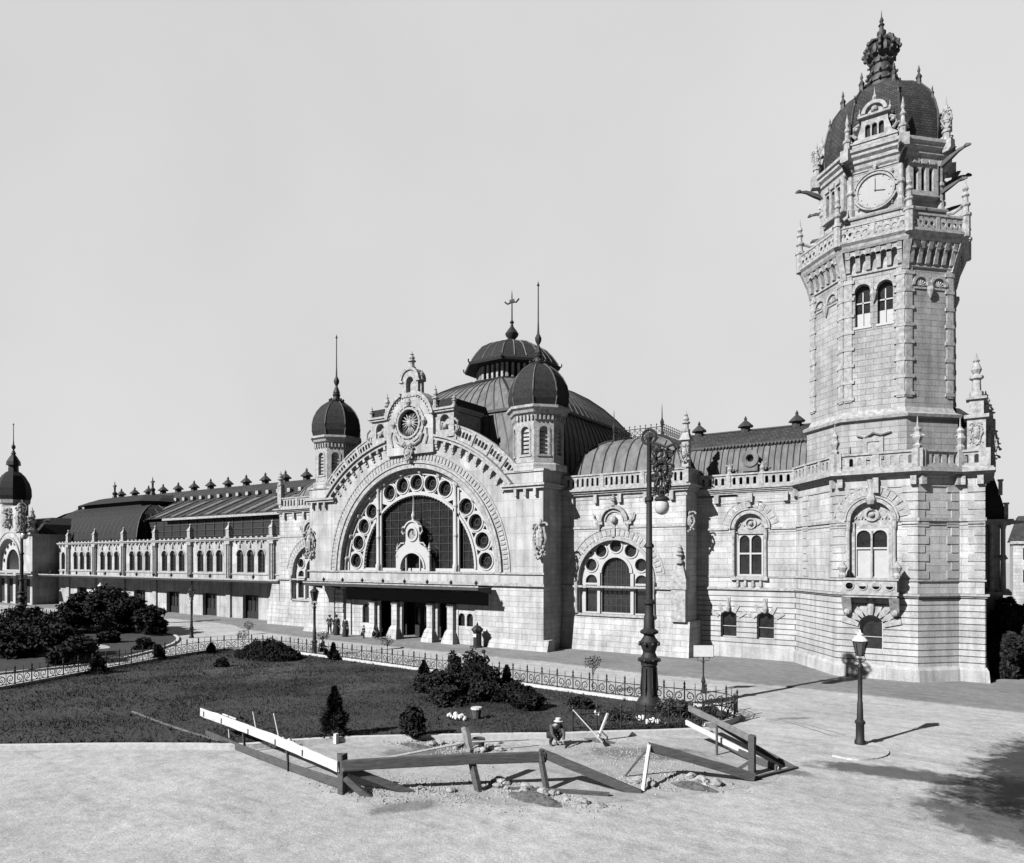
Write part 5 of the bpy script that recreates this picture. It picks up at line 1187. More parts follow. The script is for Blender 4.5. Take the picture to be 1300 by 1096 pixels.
# distant town building, right edge
def town():
    x0, x1, y = 44.0, 90, 62
    r = thing('town_house', 'distant pale terrace with slate roof at the right edge, above the dark trees', 'house', (60, y, 0))
    m = MB(); H = [rect(x0+1+i*2.1, x0+1.9+i*2.1, z, z+1.5) for i in range(20) for z in (4.2, 7.0)]
    m.plate(rect(x0, x1, 0, 9.3), H, y, y+.4); m.box(x0, x0+.4, y+.41, y+12, 0, 9.3); m.build('wall', M_ASH, r)
    m = MB(); m.box(x0+.2, x1, y+.3, y+.4, 3, 9); m.build('window', M_GLASS, r)
    m = MB(); m.loft([[(x0-.3, y-.3, 9.4), (x1, y-.3, 9.4), (x1, y+12.3, 9.4), (x0-.3, y+12.3, 9.4)], [(x0+.6, y+2.2, 12.6), (x1-1, y+2.2, 12.6), (x1-1, y+9, 12.6), (x0+.6, y+9, 12.6)]]); rf = m.build('roof', M_SLATE, r)
    m = MB(); m.box(x0+3, x0+3.8, y+3, y+3.8, 12.5, 13.8); m.box(x0+10, x0+10.8, y+3, y+3.8, 12.5, 13.8); m.build('chimney', M_PLN, rf)
    m = MB(); m.box(x0-.3, x1, y-.3, y, 9.0, 9.35)
    for i in range(20): m.box(x0+.9+i*2.1, x0+2.0+i*2.1, y-.1, y+.02, 5.72, 5.86)
    m.build('cornice', M_TRIM, r)
town()
# ------------------------------------------------------------------ ground, pavement, lawn
def sheet(name, pts, z, mat, kind='structure'):
    m = MB(); tri = tessellate_polygon([[Vector((a, b, 0)) for a, b in pts]]); m.add([(a, b, z) for a, b in pts], [tuple(t) for t in tri])
    o = m.build(name, mat); o['kind'] = kind
    if o.data.polygons and o.data.polygons[0].normal.z < 0:
        o.data.flip_normals()
    return o
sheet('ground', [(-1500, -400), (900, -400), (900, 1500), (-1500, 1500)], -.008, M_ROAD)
def smooth(pts, n=6):
    out = []
    for i in range(len(pts)-1):
        p0 = Vector(pts[max(i-1, 0)]); p1 = Vector(pts[i]); p2 = Vector(pts[i+1]); p3 = Vector(pts[min(i+2, len(pts)-1)])
        for k in range(n):
            t = k/n; out.append(tuple(.5*((2*p1)+(-p0+p2)*t+(2*p0-5*p1+4*p2-p3)*t*t+(-p0+3*p1-3*p2+p3)*t**3)))
    out.append(tuple(pts[-1])); return out
def raised(name, pts, z0, z1, mat): 
    o = MB().hplate(pts, z0, z1).build(name, mat); o['kind'] = 'structure'; return o
pv = smooth([(44, -5.9), (41.5, -5.6), (38.5, -5.3), (35, -5.0), (31, -4.9), (27, -4.9), (22.5, -5.0), (16, -4.3), (6.5, -4.3), (-4.5, -4.0), (-14, -3.4), (-22, -2.0), (-30, 0.2), (-60, .2), (-98, -.5)], 4)
raised('pavement', [(60, -7.5), (44.5, -5.9)]+pv+[(-98, 14), (60, 14)], -.2, .05, M_PAVE)
KBACK = [(-3.1, -29.9), (-4.3, -26.5), (-5.6, -22.5), (-7.3, -17.6), (-7.7, -14.2), (-6.4, -12.0), (-3.5, -11.45), (.0, -11.6), (5.7, -11.9), (13.0, -12.4), (19.3, -12.95), (25.0, -13.35), (28.5, -13.2), (30.6, -13.1), (31.6, -14.1), (31.5, -15.6), (30.9, -16.7)]
FB = smooth(KBACK, 8)
KFRONT = [(31.3, -17.2), (29.6, -18.8), (28.0, -20.1), (26.6, -21.4), (25.2, -22.4), (21.0, -25.7), (19.0, -27.6), (17.6, -29.4), (15.9, -30.5), (13.1, -32.4), (10.3, -34.5), (4, -39), (-3, -36)]
FF = smooth(KFRONT, 5)
lawn = FB+FF
raised('lawn', lawn, -.2, .09, M_GRASS)
# dug-up earth strip in front of the garden kerb and scuffed track across the lawn
sheet('dug_earth', smooth([(33.6, -20.2), (31.8, -18.3), (30.0, -19.2), (27.0, -22.3), (24.8, -23.8), (21.2, -26.6), (18.9, -28.9), (19.8, -30.2), (22.8, -30.0), (25.5, -30.2), (29.0, -28.8), (31.0, -27.4), (33.2, -25.0), (34.9, -22.6), (34.9, -21.2), (33.6, -20.2)], 3)[:-1], -.002, M_EARTH)
def ribbon(pts, w, z, name, mat, h=.03, kind='structure'):
    m = MB(); L = []; 
    for i, p in enumerate(pts):
        a = Vector(pts[max(i-1, 0)][:2]); b = Vector(pts[min(i+1, len(pts)-1)][:2]); d = (b-a).normalized(); n = Vector((-d.y, d.x))*w/2
        L.append([(p[0]-n.x, p[1]-n.y, z), (p[0]+n.x, p[1]+n.y, z), (p[0]+n.x, p[1]+n.y, z+h), (p[0]-n.x, p[1]-n.y, z+h)])
    o = m.loft(L).build(name, mat); 
    if kind: o['kind'] = kind
    return o
ribbon(smooth([(8.2, -28.6), (10.5, -28.9), (13.0, -29.2), (16.2, -29.4)], 5), .11, .09, 'garden_track', M_SCUFF, .02)
ribbon(FF, .26, -.05, 'garden_kerb', M_KERB, .24)
ribbon(smooth([(32.6, -13.4), (33.6, -13.55), (34.6, -14.2), (35.6, -15.0)], 6), .07, -.004, 'wheel_track', M_SCUFF, .006)
ribbon(smooth([(33.0, -13.2), (34.0, -13.4), (35.0, -13.9), (36.0, -14.6)], 6), .05, -.004, 'wheel_track', M_SCUFF, .006)
isl = smooth([(35.9, -16.1), (36.6, -15.35), (37.3, -15.5), (37.75, -16.4), (37.6, -17.4), (36.9, -18.2), (36.1, -18.1)], 5)
raised('traffic_island', isl, -.1, .05, mat_ground('island_paving', .56, [], False))
# second garden further left
L2 = smooth([(-9.5, -27.5), (-9.0, -22.5), (-11.5, -17.5), (-16, -12.5), (-22, -9.3), (-30, -8.2), (-42, -8.0), (-56, -8.2), (-60, -16), (-45, -30), (-25, -40), (-14, -36), (-9.5, -27.5)], 4)[:-1]
raised('lawn', L2, -.2, .07, M_GRASS)
ribbon(L2+[L2[0]], .22, -.05, 'garden_kerb', M_KERB, .18)
raised('garden_path', smooth([(-24, -19.5), (-22, -17.6), (-19, -16.9), (-16.5, -17.6), (-17, -18.4), (-20, -18.6), (-24, -19.5)], 4)[:-1], .0, .085, M_ROAD)

# ------------------------------------------------------------------ foliage
def leafcloud(blobs, n, size, seed, flat=.6, mb=None):
    rnd = random.Random(seed); m = mb or MB(); tot = sum(b[3]*b[4]*b[5] for b in blobs)
    for b in blobs:
        k = int(n*b[3]*b[4]*b[5]/tot)
        for _ in range(k):
            while True:
                v = Vector((rnd.uniform(-1, 1), rnd.uniform(-1, 1), rnd.uniform(-1, 1)))
                if v.length <= 1: break
            l = v.length or .01
            v = v/l*(l**.6)*(1+abs(rnd.gauss(0, .22)))
            p = Vector((b[0]+v.x*b[3], b[1]+v.y*b[4], b[2]+v.z*b[5]))
            if p.z < .02: continue
            s = size*rnd.uniform(.6, 1.5); a = Vector((rnd.gauss(0, 1), rnd.gauss(0, 1), rnd.gauss(0, .6))).normalized(); c = a.cross(Vector((rnd.gauss(0, 1), rnd.gauss(0, 1), rnd.gauss(0, 1)))).normalized()
            m.add([p-a*s, p-c*s*.5, p+a*s, p+c*s*.5], [(0, 1, 2, 3)])
    return m
def blobs_for(rng, r, h, n, base=.1):
    out = []
    for i in range(n*2):
        a = rng.random()*2*pi; z = base*h+rng.random()*(1-base)*h*.8; q = rng.random()**.6*.8*(1.05-.7*z/h)
        s = rng.uniform(.16, .38)
        out.append((r*q*cos(a), r*q*sin(a), z, r*s*1.2, r*s*1.2, h*s*.7))
    return out
def shrub(x, y, r, h, seed, label, group=None, name='shrub', n=2600, size=.10, mat=None, cat='shrub', z=.08):
    rng = random.Random(seed); t = thing(name, label, cat, (x, y, z), group)
    m = leafcloud(blobs_for(rng, r, h, 9), n, size, seed); o = m.build('foliage', mat or M_LEAF); o.parent = t; o.location = (0, 0, 0)
    s = MB()
    for k in range(6): a = rng.random()*2*pi; s.tube([(0, 0, 0), (r*.3*cos(a), r*.3*sin(a), h*.35), (r*.6*cos(a), r*.6*sin(a), h*.7)], .04, 5, .012)
    o = s.build('stem', M_BARK); o.parent = t; o.location = (0, 0, 0)
    return t
def conifer(x, y, r, h, seed, label, group=None, n=3000, size=.07, z=.08):
    rng = random.Random(seed); t = thing('conifer', label, 'conifer', (x, y, z), group); m = MB()
    for _ in range(n):
        q = rng.random()**.75; zz = h*(.04+.96*q); rr = r*(1-q)**.85*(1+.22*sin(zz*9+seed)*1+.15*rng.gauss(0, 1))*rng.uniform(.55, 1.05); a = rng.random()*2*pi
        p = Vector((rr*cos(a), rr*sin(a), zz)); d = Vector((cos(a), sin(a), rng.uniform(-.3, .7))).normalized(); c = d.cross(Vector((rng.gauss(0, 1), rng.gauss(0, 1), rng.gauss(0, 1)))).normalized(); s = size*rng.uniform(.7, 1.7)
        m.add([p-d*s, p-c*s*.3, p+d*s, p+c*s*.3], [(0, 1, 2, 3)])
    o = m.build('foliage', M_LEAF3); o.parent = t; o.location = (0, 0, 0)
    o = MB().tube([(0, 0, 0), (0, 0, h*.9)], .05, 6, .01).build('trunk', M_BARK); o.parent = t; o.location = (0, 0, 0); return t
def tree(x, y, r, h, seed, label, group=None, n=9000, size=.17, th=.3, mat=None, nb=16):
    rng = random.Random(seed); t = thing('tree', label, 'tree', (x, y, 0), group)
    bl = []
    for i in range(nb):
        a = rng.random()*2*pi; q = rng.random()**.5*.7; z = h*(th+(1-th)*(.12+.76*rng.random())); k = 1-abs((z/h-.6))*1.1
        s = rng.uniform(.24, .42); bl.append((r*q*k*cos(a), r*q*k*sin(a), z, r*s, r*s, h*s*.42))
    o = leafcloud(bl, n, size, seed).build('crown', mat or M_LEAF); o.parent = t; o.location = (0, 0, 0)
    s = MB(); s.tube([(0, 0, -.1), (.05, 0, h*.3), (0, .05, h*.55), (0, 0, h*.85)], .05*h*.6, 8, .03)
    for b in bl: s.tube([(0, 0, h*(.22+.3*rng.random())), (b[0]*.5, b[1]*.5, b[2]*.85), (b[0], b[1], b[2])], .05, 5, .015)
    o = s.build('trunk', M_BARK); o.parent = t; o.location = (0, 0, 0); return t
# small clipped conifers along the fence
conifer(-4.3, -24.2, .62, 1.15, 1, 'small dark conifer nearest the left edge, in front of the left fence')
conifer(-7.0, -18.9, .5, 1.05, 2, 'small dark conifer at the middle of the left fence run')
conifer(-6.9, -15.0, .42, .8, 3, 'low dark conifer where the left fence bends back')
conifer(3.2, -12.2, .42, 1.2, 4, 'slim dark conifer beside the seated man at the fence')
conifer(12.4, -13.2, .33, .85, 5, 'low dark conifer at the fence in front of the portal doors')
conifer(18.8, -13.6, .36, 1.15, 6, 'slim dark conifer at the fence, right of the shrub thicket')
conifer(19.4, -26.5, .58, 2.0, 7, 'tallest pointed conifer standing alone near the front kerb', n=4200)
shrub(22.0, -24.9, .6, 1.2, 8, 'dark round shrub at the front kerb, right of the pointed conifer')
shrub(-.43, -18.4, .45, .6, 9, 'small dark shrub alone in the lawn behind the left fence')
# planted mound
def mound(x, y, rx, ry, h, seed, label):
    t = thing('planted_mound', label, 'planted bed', (x, y, .08)); m = MB(); rings = []
    for i in range(7):
        q = i/6; rings.append([(x+rx*cos(a*pi/12)*(1-q*.98), y+ry*sin(a*pi/12)*(1-q*.98), .08+h*.85*(1-(1-q)**2)) for a in range(24)])
    m.loft(rings).build('soil', M_GRASS, t)
    rng = random.Random(seed); lf = MB()
    for _ in range(9000):
        a = rng.random()*2*pi; q = sqrt(rng.random())*1.06; z = h*.85*(1-q*q)*(1+.18*sin(a*3+q*7))+rng.random()*(.22+.3*max(0, sin(a*5)*cos(q*9))); p = Vector((rx*q*cos(a), ry*q*sin(a), z)); d = Vector((rng.gauss(0, 1), rng.gauss(0, 1), rng.gauss(0, 1))).normalized(); c = d.cross(Vector((rng.gauss(0, 1), 1, rng.gauss(0, 1)))).normalized(); s = rng.uniform(.05, .12)
        lf.add([p-d*s, p-c*s*.5, p+d*s, p+c*s*.5], [(0, 1, 2, 3)])
    o = lf.build('foliage', M_LEAF3); o.parent = t; o.location = (0, 0, 0)
mound(-1.6, -14.0, 2.9, 1.6, 1.05, 5, 'broad dark planted mound at the fence in front of the left pier')
# shrub thicket in the middle of the garden
TH = [(17.9, -15.4, 1.0, 2.1), (16.7, -15.6, .7, 1.4), (15.9, -14.5, .5, 1.7), (19.1, -16.2, 1.1, 1.5), (17.6, -17.5, 1.1, 1.2), (20.2, -17.8, 1.0, 1.1), (21.6, -17.0, 1.0, .95), (19.0, -19.2, 1.0, .9), (16.3, -17.6, .8, .9), (22.9, -17.9, .9, .7)]
TL = ['tallest dark shrub of the thicket, with the hatted man behind it', 'mid height dark shrub on the left flank of the thicket', 'narrow upright shrub at the left end of the thicket by the fence', 'broad dark shrub right of the tallest thicket shrub', 'dark shrub at the centre front of the thicket', 'low broad shrub on the right front of the thicket', 'low shrub near the fence on the right side of the thicket', 'lowest shrub nearest the front kerb below the thicket', 'small shrub on the left front of the thicket', 'small outlying shrub at the right end of the thicket']
for i, ((x, y, r_, h_), lb) in enumerate(zip(TH, TL)): shrub(x, y, r_, h_, 20+i, lb, 'shrubs of the garden thicket', n=3400, size=.085, mat=M_LEAF if i % 3 else M_LEAF3)
for i, (x, y, r_, h_, lb) in enumerate(((24.9, -16.3, .7, .5, 'low plant at the foot of the big candelabra, left side'), (29.3, -15.6, 1.0, .75, 'leafy bush inside the right end of the fence around the sign post'), (30.6, -15.6, .7, .6, 'leafy bush at the far right tip of the garden'), (27.3, -17.4, .9, .45, 'flowering low bush in front of the big candelabra'))):
    shrub(x, y, r_, h_, 50+i, lb, n=2200, size=.07, mat=M_LEAF2 if i else M_LEAF)
# saplings tied to stakes
def sapling(x, y, h, seed, label):
    rng = random.Random(seed); t = thing('sapling', label, 'young tree', (x, y, .05), 'young trees along the fence'); s = MB()
    s.tube([(0, 0, 0), (.02, 0, h)], .03, 5, .02)
    for k in range(7): a = rng.random()*2*pi; s.tube([(0, 0, h*rng.uniform(.5, .9)), (.3*cos(a), .3*sin(a), h*rng.uniform(.85, 1.15))], .015, 4, .006)
    o = s.build('trunk', M_BARK); o.parent = t; o.location = (0, 0, 0)
    o = leafcloud([(0, 0, h, .38, .38, .3)], 240, .05, seed).build('crown', M_LEAF2); o.parent = t; o.location = (0, 0, 0)
sapling(-10.6, -9.2, 1.5, 1, 'thin young tree behind the fence, left of the planted mound')
sapling(.3, -10.6, 1.4, 2, 'thin young tree growing beside the left street lamp')
sapling(7.0, -10.8, 1.5, 3, 'thin young tree behind the fence in front of the dark portal')
sapling(23.6, -12.6, 1.6, 4, 'thin young tree behind the fence left of the big candelabra')
sapling(-7.8, -11.7, 1.1, 5, 'small young tree at the bend of the fence')
# big dark planting at the left
for i, (x, y, r_, h_, lb) in enumerate([
    (-10.6, -22.9, 1.6, 1.7, 'dense dark bush against the left edge, nearest the fence'), (-14.5, -22.0, 2.3, 2.3, 'large dense dark bush left, second from the fence'), (-18.0, -23.5, 2.6, 2.6, 'large dark bush at the left picture edge'),
    (-22.5, -20.5, 3.0, 2.4, 'broad dark bush behind the big left bushes'), (-31.5, -15.0, 2.6, 2.0, 'wide dark bush in front of the far gas lamp'), (-20.3, -15.6, 1.1, .9, 'low dark bush beside the pale garden path'), (-13.9, -16.2, .9, .7, 'low round bush right of the pale path'), (-29.0, -19.0, 2.4, 2.6, 'dark bush further back at the left edge')]):
    shrub(x, y, r_, h_, 70+i, lb, 'dense bushes of the left garden', n=6500, size=.14)
for i, (x, y, r_, h_, lb) in enumerate([
    (-30.5, -10.6, 2.8, 4.2, 'tallest dark tree of the left group, below the arcade windows'), (-34.5, -11.3, 2.8, 3.7, 'dark bushy tree left of the tallest one in the left group'), (-26.8, -10.6, 2.3, 3.4, 'dark tree in the left group before the lit arcade door'), (-24.0, -10.2, 1.7, 2.6, 'dark tree at the right end of the left group')]):
    tree(x, y, r_, h_, 90+i, lb, 'trees in front of the arcade', th=.02, n=9500, size=.16)
for i, (x, y, r_, h_, lb) in enumerate([(-22.3, -10.6, .9, 2.1, 'pointed dark conifer at the right end of the left trees'), (-27.5, -12.4, .9, 1.8, 'pointed dark conifer before the left trees'), (-33.0, -13.6, 1.0, 1.9, 'pointed dark conifer by the far white fence'), (-38.5, -14.0, 1.0, 2.2, 'pointed dark conifer at the left beyond the far fence')]):
    conifer(x, y, r_, h_, 110+i, lb, n=3600, size=.12)
# dark trees behind the tower corner
for i, (x, y, r_, h_, lb) in enumerate([(42.3, 8.2, 1.6, 4.7, 'dense dark tree touching the right corner of the tower'), (46.5, 14, 3.2, 6.3, 'tall dark tree at the right edge below the distant house'), (50.0, 20.0, 4.0, 6.8, 'dark tree furthest back at the right edge'), (41.8, 5.2, .9, 2.6, 'low dark bush by the tower plinth at the right')]):
    tree(x, y, r_, h_, 130+i, lb, 'trees beside the tower', th=.0, n=14000, size=.15, nb=22)

# grass blades
def grass():
    rng = random.Random(3); m = MB()
    import bisect
    poly = lawn; xs = [p[0] for p in poly]; ys = [p[1] for p in poly]; x0, x1, y0, y1 = min(xs), max(xs), min(ys), max(ys)
    def inside(x, y):
        c = False; j = len(poly)-1
        for i in range(len(poly)):
            a, b = poly[i], poly[j]
            if (a[1] > y) != (b[1] > y) and x < (b[0]-a[0])*(y-a[1])/(b[1]-a[1])+a[0]: c = not c
            j = i
        return c
    k = 0
    while k < 60000:
        x = rng.uniform(x0, x1); y = rng.uniform(max(y0, -36), y1)
        if not inside(x, y): continue
        dn = .5+.25*(sin(x*.9+1.3*sin(y*.7))+sin(y*1.1+1.7*sin(x*.5)))+.2*sin(x*3.1)*sin(y*2.7)
        if rng.random() > .3+dn: continue
        k += 1; w = .022; h = rng.uniform(.03, .12)*(1+.4*sin(x*1.3)*cos(y*1.1)); a = rng.random()*pi; dx, dy = cos(a)*w, sin(a)*w; lx, ly = rng.gauss(0, .05), rng.gauss(0, .05)
        m.v += [Vector((x-dx, y-dy, .085)), Vector((x+dx, y+dy, .085)), Vector((x+lx, y+ly, .085+h))]; m.f.append([len(m.v)-3, len(m.v)-2, len(m.v)-1])
    for _ in range(420):                              # coarse weeds, also hanging over the kerb
        if rng.random() < .45: i = rng.randrange(len(FF)-1); t = rng.random(); x = FF[i][0]*(1-t)+FF[i+1][0]*t+rng.gauss(-.25, .12); y = FF[i][1]*(1-t)+FF[i+1][1]*t+rng.gauss(.25, .12)
        else: x = rng.uniform(x0, x1); y = rng.uniform(max(y0, -36), y1)
        if not inside(x, y): continue
        for _ in range(rng.randint(8, 26)):
            a = rng.random()*2*pi; l = rng.uniform(.08, .26); w = .02; dx, dy = cos(a), sin(a)
            m.v += [Vector((x-dy*w, y+dx*w, .08)), Vector((x+dy*w, y-dx*w, .08)), Vector((x+dx*l*.7, y+dy*l*.7, .08+l*rng.uniform(.4, 1.1)))]; m.f.append([len(m.v)-3, len(m.v)-2, len(m.v)-1])
    o = m.build('grass', M_BLADE); tag(o, 'short dark grass growing over the fenced garden', 'grass', kind='stuff')
grass()

# ------------------------------------------------------------------ iron fence
def fence(pts, label, cat_group=None, step=1.0, hh=.85, name='iron_fence', kerb=True):
    L = [0]
    for i in range(1, len(pts)): L.append(L[-1]+(Vector(pts[i])-Vector(pts[i-1])).length)
    def at(s):
        for i in range(1, len(pts)):
            if s <= L[i] or i == len(pts)-1:
                t = (s-L[i-1])/(L[i]-L[i-1]); a = Vector(pts[i-1]); b = Vector(pts[i]); return a.lerp(b, min(t, 1)), (b-a).normalized()
    r = thing(name, label, 'fence', (pts[0][0], pts[0][1], 0))
    if kerb: o = ribbon(pts, .22, -.05, 'fence_kerb', M_KERB, .30, None); o.parent = r; o.location = (-r.location.x, -r.location.y, 0)
    n = int(L[-1]/step); st = L[-1]/n; z0 = .2
    pm = MB().lathe(0, 0, [(.06, z0-.02), (.06, z0+.1), (.034, z0+.12), (.034, z0+hh-.12), (.06, z0+hh-.1), (.06, z0+hh-.04), (.03, z0+hh), (.05, z0+hh+.06), (.06, z0+hh+.1), (.004, z0+hh+.24)], 6)
    post0 = pm.build('post', M_IRON)
    sm = MB(); w = st
    sm.tube([(0, 0, z0+.1), (w, 0, z0+.1)], .022, 4); sm.tube([(0, 0, z0+hh-.16), (w, 0, z0+hh-.16)], .022, 4)
    sm.tube([(w/2, 0, z0), (w/2, 0, z0+hh-.02), (w/2, 0, z0+hh+.16)], .024, 4, .01); sm.ball((w/2, 0, z0+hh-.04), .028, 5)
    for s_ in (-1, 1):
        c = w/2+s_*w*.24
        pts_ = []
        for i in range(15):
            t = -pi/2+i/14*2.3*pi; rr = w*.2*(1-i/24); pts_.append((c-s_*rr*cos(t)*1.0, 0, z0+.36+rr*1.15*sin(t)))
        sm.tube(pts_, .026, 4, cap=False)
        sm.tube([(c-s_*.02, 0, z0+.55), (c+s_*w*.14, 0, z0+.62), (c+s_*w*.2, 0, z0+.69)], .012, 4); sm.ball((c, 0, z0+.36), .035, 5)
    scr0 = sm.build('scroll_panel', M_IRON)
    for i in range(n+1):
        p, d = at(i*st); a = math.atan2(d.y, d.x)
        q = post0 if i == 0 else post0.copy()
        if i: COL.objects.link(q)
        q.parent = r; q.location = (p.x-r.location.x, p.y-r.location.y, 0)
        if i < n:
            p2, _ = at((i+1)*st); d2 = p2-p; q = scr0 if i == 0 else scr0.copy()
            if i: COL.objects.link(q)
            q.parent = r; q.location = (p.x-r.location.x, p.y-r.location.y, 0); q.rotation_euler = (0, 0, math.atan2(d2.y, d2.x)); q.scale = (d2.length/w, 1, 1)
    return r
fence(FB, 'long black iron fence with scroll panels curving round the back of the garden')
fence(smooth([(30.6, -17.2), (29.4, -18.3), (27.9, -19.7), (26.9, -20.7)], 4), 'short black iron fence run along the front kerb before the candelabra', hh=.8, kerb=False)
fence([(-60.0, -8.6), (-44.0, -8.4), (-31.0, -8.7)], 'distant iron fence seen between the left trees before the arcade')

# ------------------------------------------------------------------ lamps and sign
def street_lamp(x, y, h, label, z=0, cap=None):
    t = thing('street_lamp', label, 'street lamp', (x, y, z), 'gas street lamps'); k = h/4.2
    def P(a): return [(r_*k*.78, z+q*k) for r_, q in a]
    MB().lathe(x, y, P([(.26, 0), (.26, .12), (.2, .18), (.19, .75), (.24, .8), (.24, .88), (.15, .95), (.13, 1.6), (.11, 1.62), (.10, 2.9), (.15, 2.95), (.15, 3.02), (.07, 3.1), (.07, 3.25), (.1, 3.3)]), 10).build('post', M_IRON, t, smooth=True)
    m = MB()
    for a in range(4):
        b = a*pi/2+.3; m.tube([(x+.06*k*cos(b), y+.06*k*sin(b), z+3.15*k), (x+.2*k*cos(b), y+.2*k*sin(b), z+3.25*k), (x+.14*k*cos(b), y+.14*k*sin(b), z+3.45*k)], .02*k, 5)
    for a in range(6):
        b = a*pi/3; m.tube([(x+.14*k*cos(b), y+.14*k*sin(b), z+3.42*k), (x+.26*k*cos(b), y+.26*k*sin(b), z+3.98*k)], .018*k, 4)
    for r_, q in ((.14, 3.42), (.26, 3.98)): m.tube([(x+r_*k*cos(a*pi/3), y+r_*k*sin(a*pi/3), z+q*k) for a in range(7)], .022*k, 4)
    m.build('lantern_frame', M_IRON, t)
    MB().lathe(x, y, P([(.15, 3.42), (.31, 3.97)]), 6).build('lantern_glass', M_LGLASS, t)
    MB().lathe(x, y, P([(.36, 3.98), (.36, 4.0), (.26, 4.1), (.14, 4.16), (.12, 4.2), (.16, 4.24), (.06, 4.3), (.01, 4.42)]), 12).build('lantern_cap', cap or M_IRON, t)
    return t
street_lamp(36.72, -15.9, 4.15, 'black gas street lamp with pale cap in the right foreground before the tower', .05, M_WHITE)
street_lamp(-.3, -10.9, 4.95, 'black gas street lamp standing behind the fence before the left pier')
street_lamp(-18.4, -9.6, 4.5, 'black gas street lamp in front of the arcade doors')
street_lamp(-41.5, -6.5, 4.3, 'far gas street lamp among the dark trees at the left', 0, M_WHITE)
def candelabra(x, y, label, s=1.0):
    t = thing('arc_lamp_mast', label, 'lamp mast', (x, y, .05))
    def P(a): return [(r_, z_) for r_, z_ in a]
    MB().lathe(x, y, [(.62, .05), (.62, .45), (.56, .5), (.52, .62), (.42, .75), (.36, .85), (.33, 2.15), (.38, 2.2), (.38, 2.32), (.5, 2.42), (.52, 2.5), (.36, 2.58), (.28, 2.8), (.4, 3.15), (.42, 3.3), (.28, 3.5), (.24, 3.6), (.4, 3.68), (.42, 3.78), (.26, 3.9), (.24, 4.45), (.2, 4.55), (.2, 5.0), (.3, 5.05), (.3, 5.15), (.17, 5.25), (.15, 7.6), (.22, 7.65), (.22, 7.75), (.14, 7.85), (.13, 9.75), (.2, 9.8), (.2, 9.95), (.12, 10.0), (.10, 12.6), (.16, 12.7), (.05, 12.9)], 14).build('mast', M_IRON, t, smooth=True)
    m = MB()
    for k in range(8):
        a = k*pi/4
        m.tube([(x+.36*cos(a), y+.36*sin(a), .7), (x+.42*cos(a), y+.42*sin(a), 1.2), (x+.35*cos(a), y+.35*sin(a), 2.1)], .035, 5)
        m.ball((x+.45*cos(a), y+.45*sin(a), 3.2), .09, 6); m.ball((x+.5*cos(a), y+.5*sin(a), 2.46), .07, 6); m.ball((x+.38*cos(a), y+.38*sin(a), 3.74), .07, 6)
    m.build('cast_ornament', M_IRON, t)
    m = MB()
    def spiral(cx_, cz_, r_, turns, s0, w, sg=1):
        pts = []
        for i in range(18): a = s0+sg*i/17*turns*2*pi; q = r_*(1-.75*i/17); pts.append((cx_+q*cos(a), y, cz_+q*sin(a)))
        m.tube(pts, w, 5)
    m.tube([(x+.34*cos(a*pi/8), y, 12.75+.34*sin(a*pi/8)) for a in range(17)], .07, 6)   # ring at the head
    for a in range(6): m.tube([(x, y, 12.75), (x+.34*cos(a*pi/3), y, 12.75+.34*sin(a*pi/3))], .04, 5)
    spiral(x+.05, 12.75, .24, 1.3, 0, .06)
    m.tube([(x+.1, y, 12.5), (x+.5, y, 12.35), (x+.85, y, 12.2), (x+1.15, y, 12.3), (x+1.3, y, 12.1), (x+1.15, y, 11.9), (x+.9, y, 12.0)], .07, 6)
    m.tube([(x+.1, y, 12.9), (x+.6, y, 12.75), (x+1.0, y, 12.55), (x+1.25, y, 12.3)], .045, 5)
    for dx, dz, r_, sg in ((.42, 11.95, .28, 1), (.85, 11.65, .24, -1), (.35, 11.3, .25, -1), (.75, 11.1, .22, 1), (.4, 10.75, .22, 1), (.85, 10.6, .22, -1), (.3, 10.25, .18, -1)): spiral(x+dx, dz, r_, 1.4, 1.5, .05, sg)
    for dx, dz, r_, sg in ((.2, 11.6, .18, 1), (1.0, 11.3, .2, -1), (.6, 11.5, .2, 1), (.25, 10.9, .16, -1), (1.0, 10.9, .16, 1), (.6, 10.2, .2, 1), (.95, 11.95, .22, -1), (.3, 12.25, .2, 1)): spiral(x+dx, dz, r_, 1.6, .4, .055, sg)
    for k in range(26): m.ball((x+.62+.34*sin(k*2.4), y+.1*cos(k*1.7), 10.1+k*.085), .07, 5)
    for dy in (-.12, .12):
        for dx, dz, r_ in ((.6, 11.8, .3), (.6, 11.2, .3), (.6, 10.5, .3)):
            m.tube([(x+dx+r_*cos(a*pi/6), y+dy, dz+r_*1.1*sin(a*pi/6)) for a in range(13)], .035, 4)
    m.tube([(x+.1, y, 10.0), (x+.35, y, 10.1), (x+.6, y, 10.0), (x+.9, y, 10.15), (x+1.05, y, 10.4), (x+.95, y, 10.7)], .05, 5)
    m.tube([(x+.62, y, 12.1), (x+.62, y, 9.8)], .05, 5)
    for a in range(8): b = a*pi/4; m.tube([(x+.62+.12*cos(b), y+.12*sin(b), 11.0), (x+.62+.3*cos(b), y+.3*sin(b), 10.5), (x+.62+.3*cos(b), y+.3*sin(b), 10.0)], .025, 4)
    m.build('scroll_arm', M_IRON, t, smooth=True)
    m = MB(); m.lathe(x+.62, y, [(.1, 10.0), (.3, 9.92), (.36, 9.82), (.34, 9.78)], 12); m.build('lamp_hood', M_IRON, t, smooth=True)
    MB().lathe(x+.62, y, [(.05, 9.12), (.2, 9.18), (.31, 9.33), (.34, 9.5), (.3, 9.68), (.22, 9.8)], 14).build('globe', M_GLOBE, t, smooth=True)
    return t
big = candelabra(27.84, -15.14, 'tall ornate cast iron arc lamp mast with scrolled arm and globe in the garden foreground')
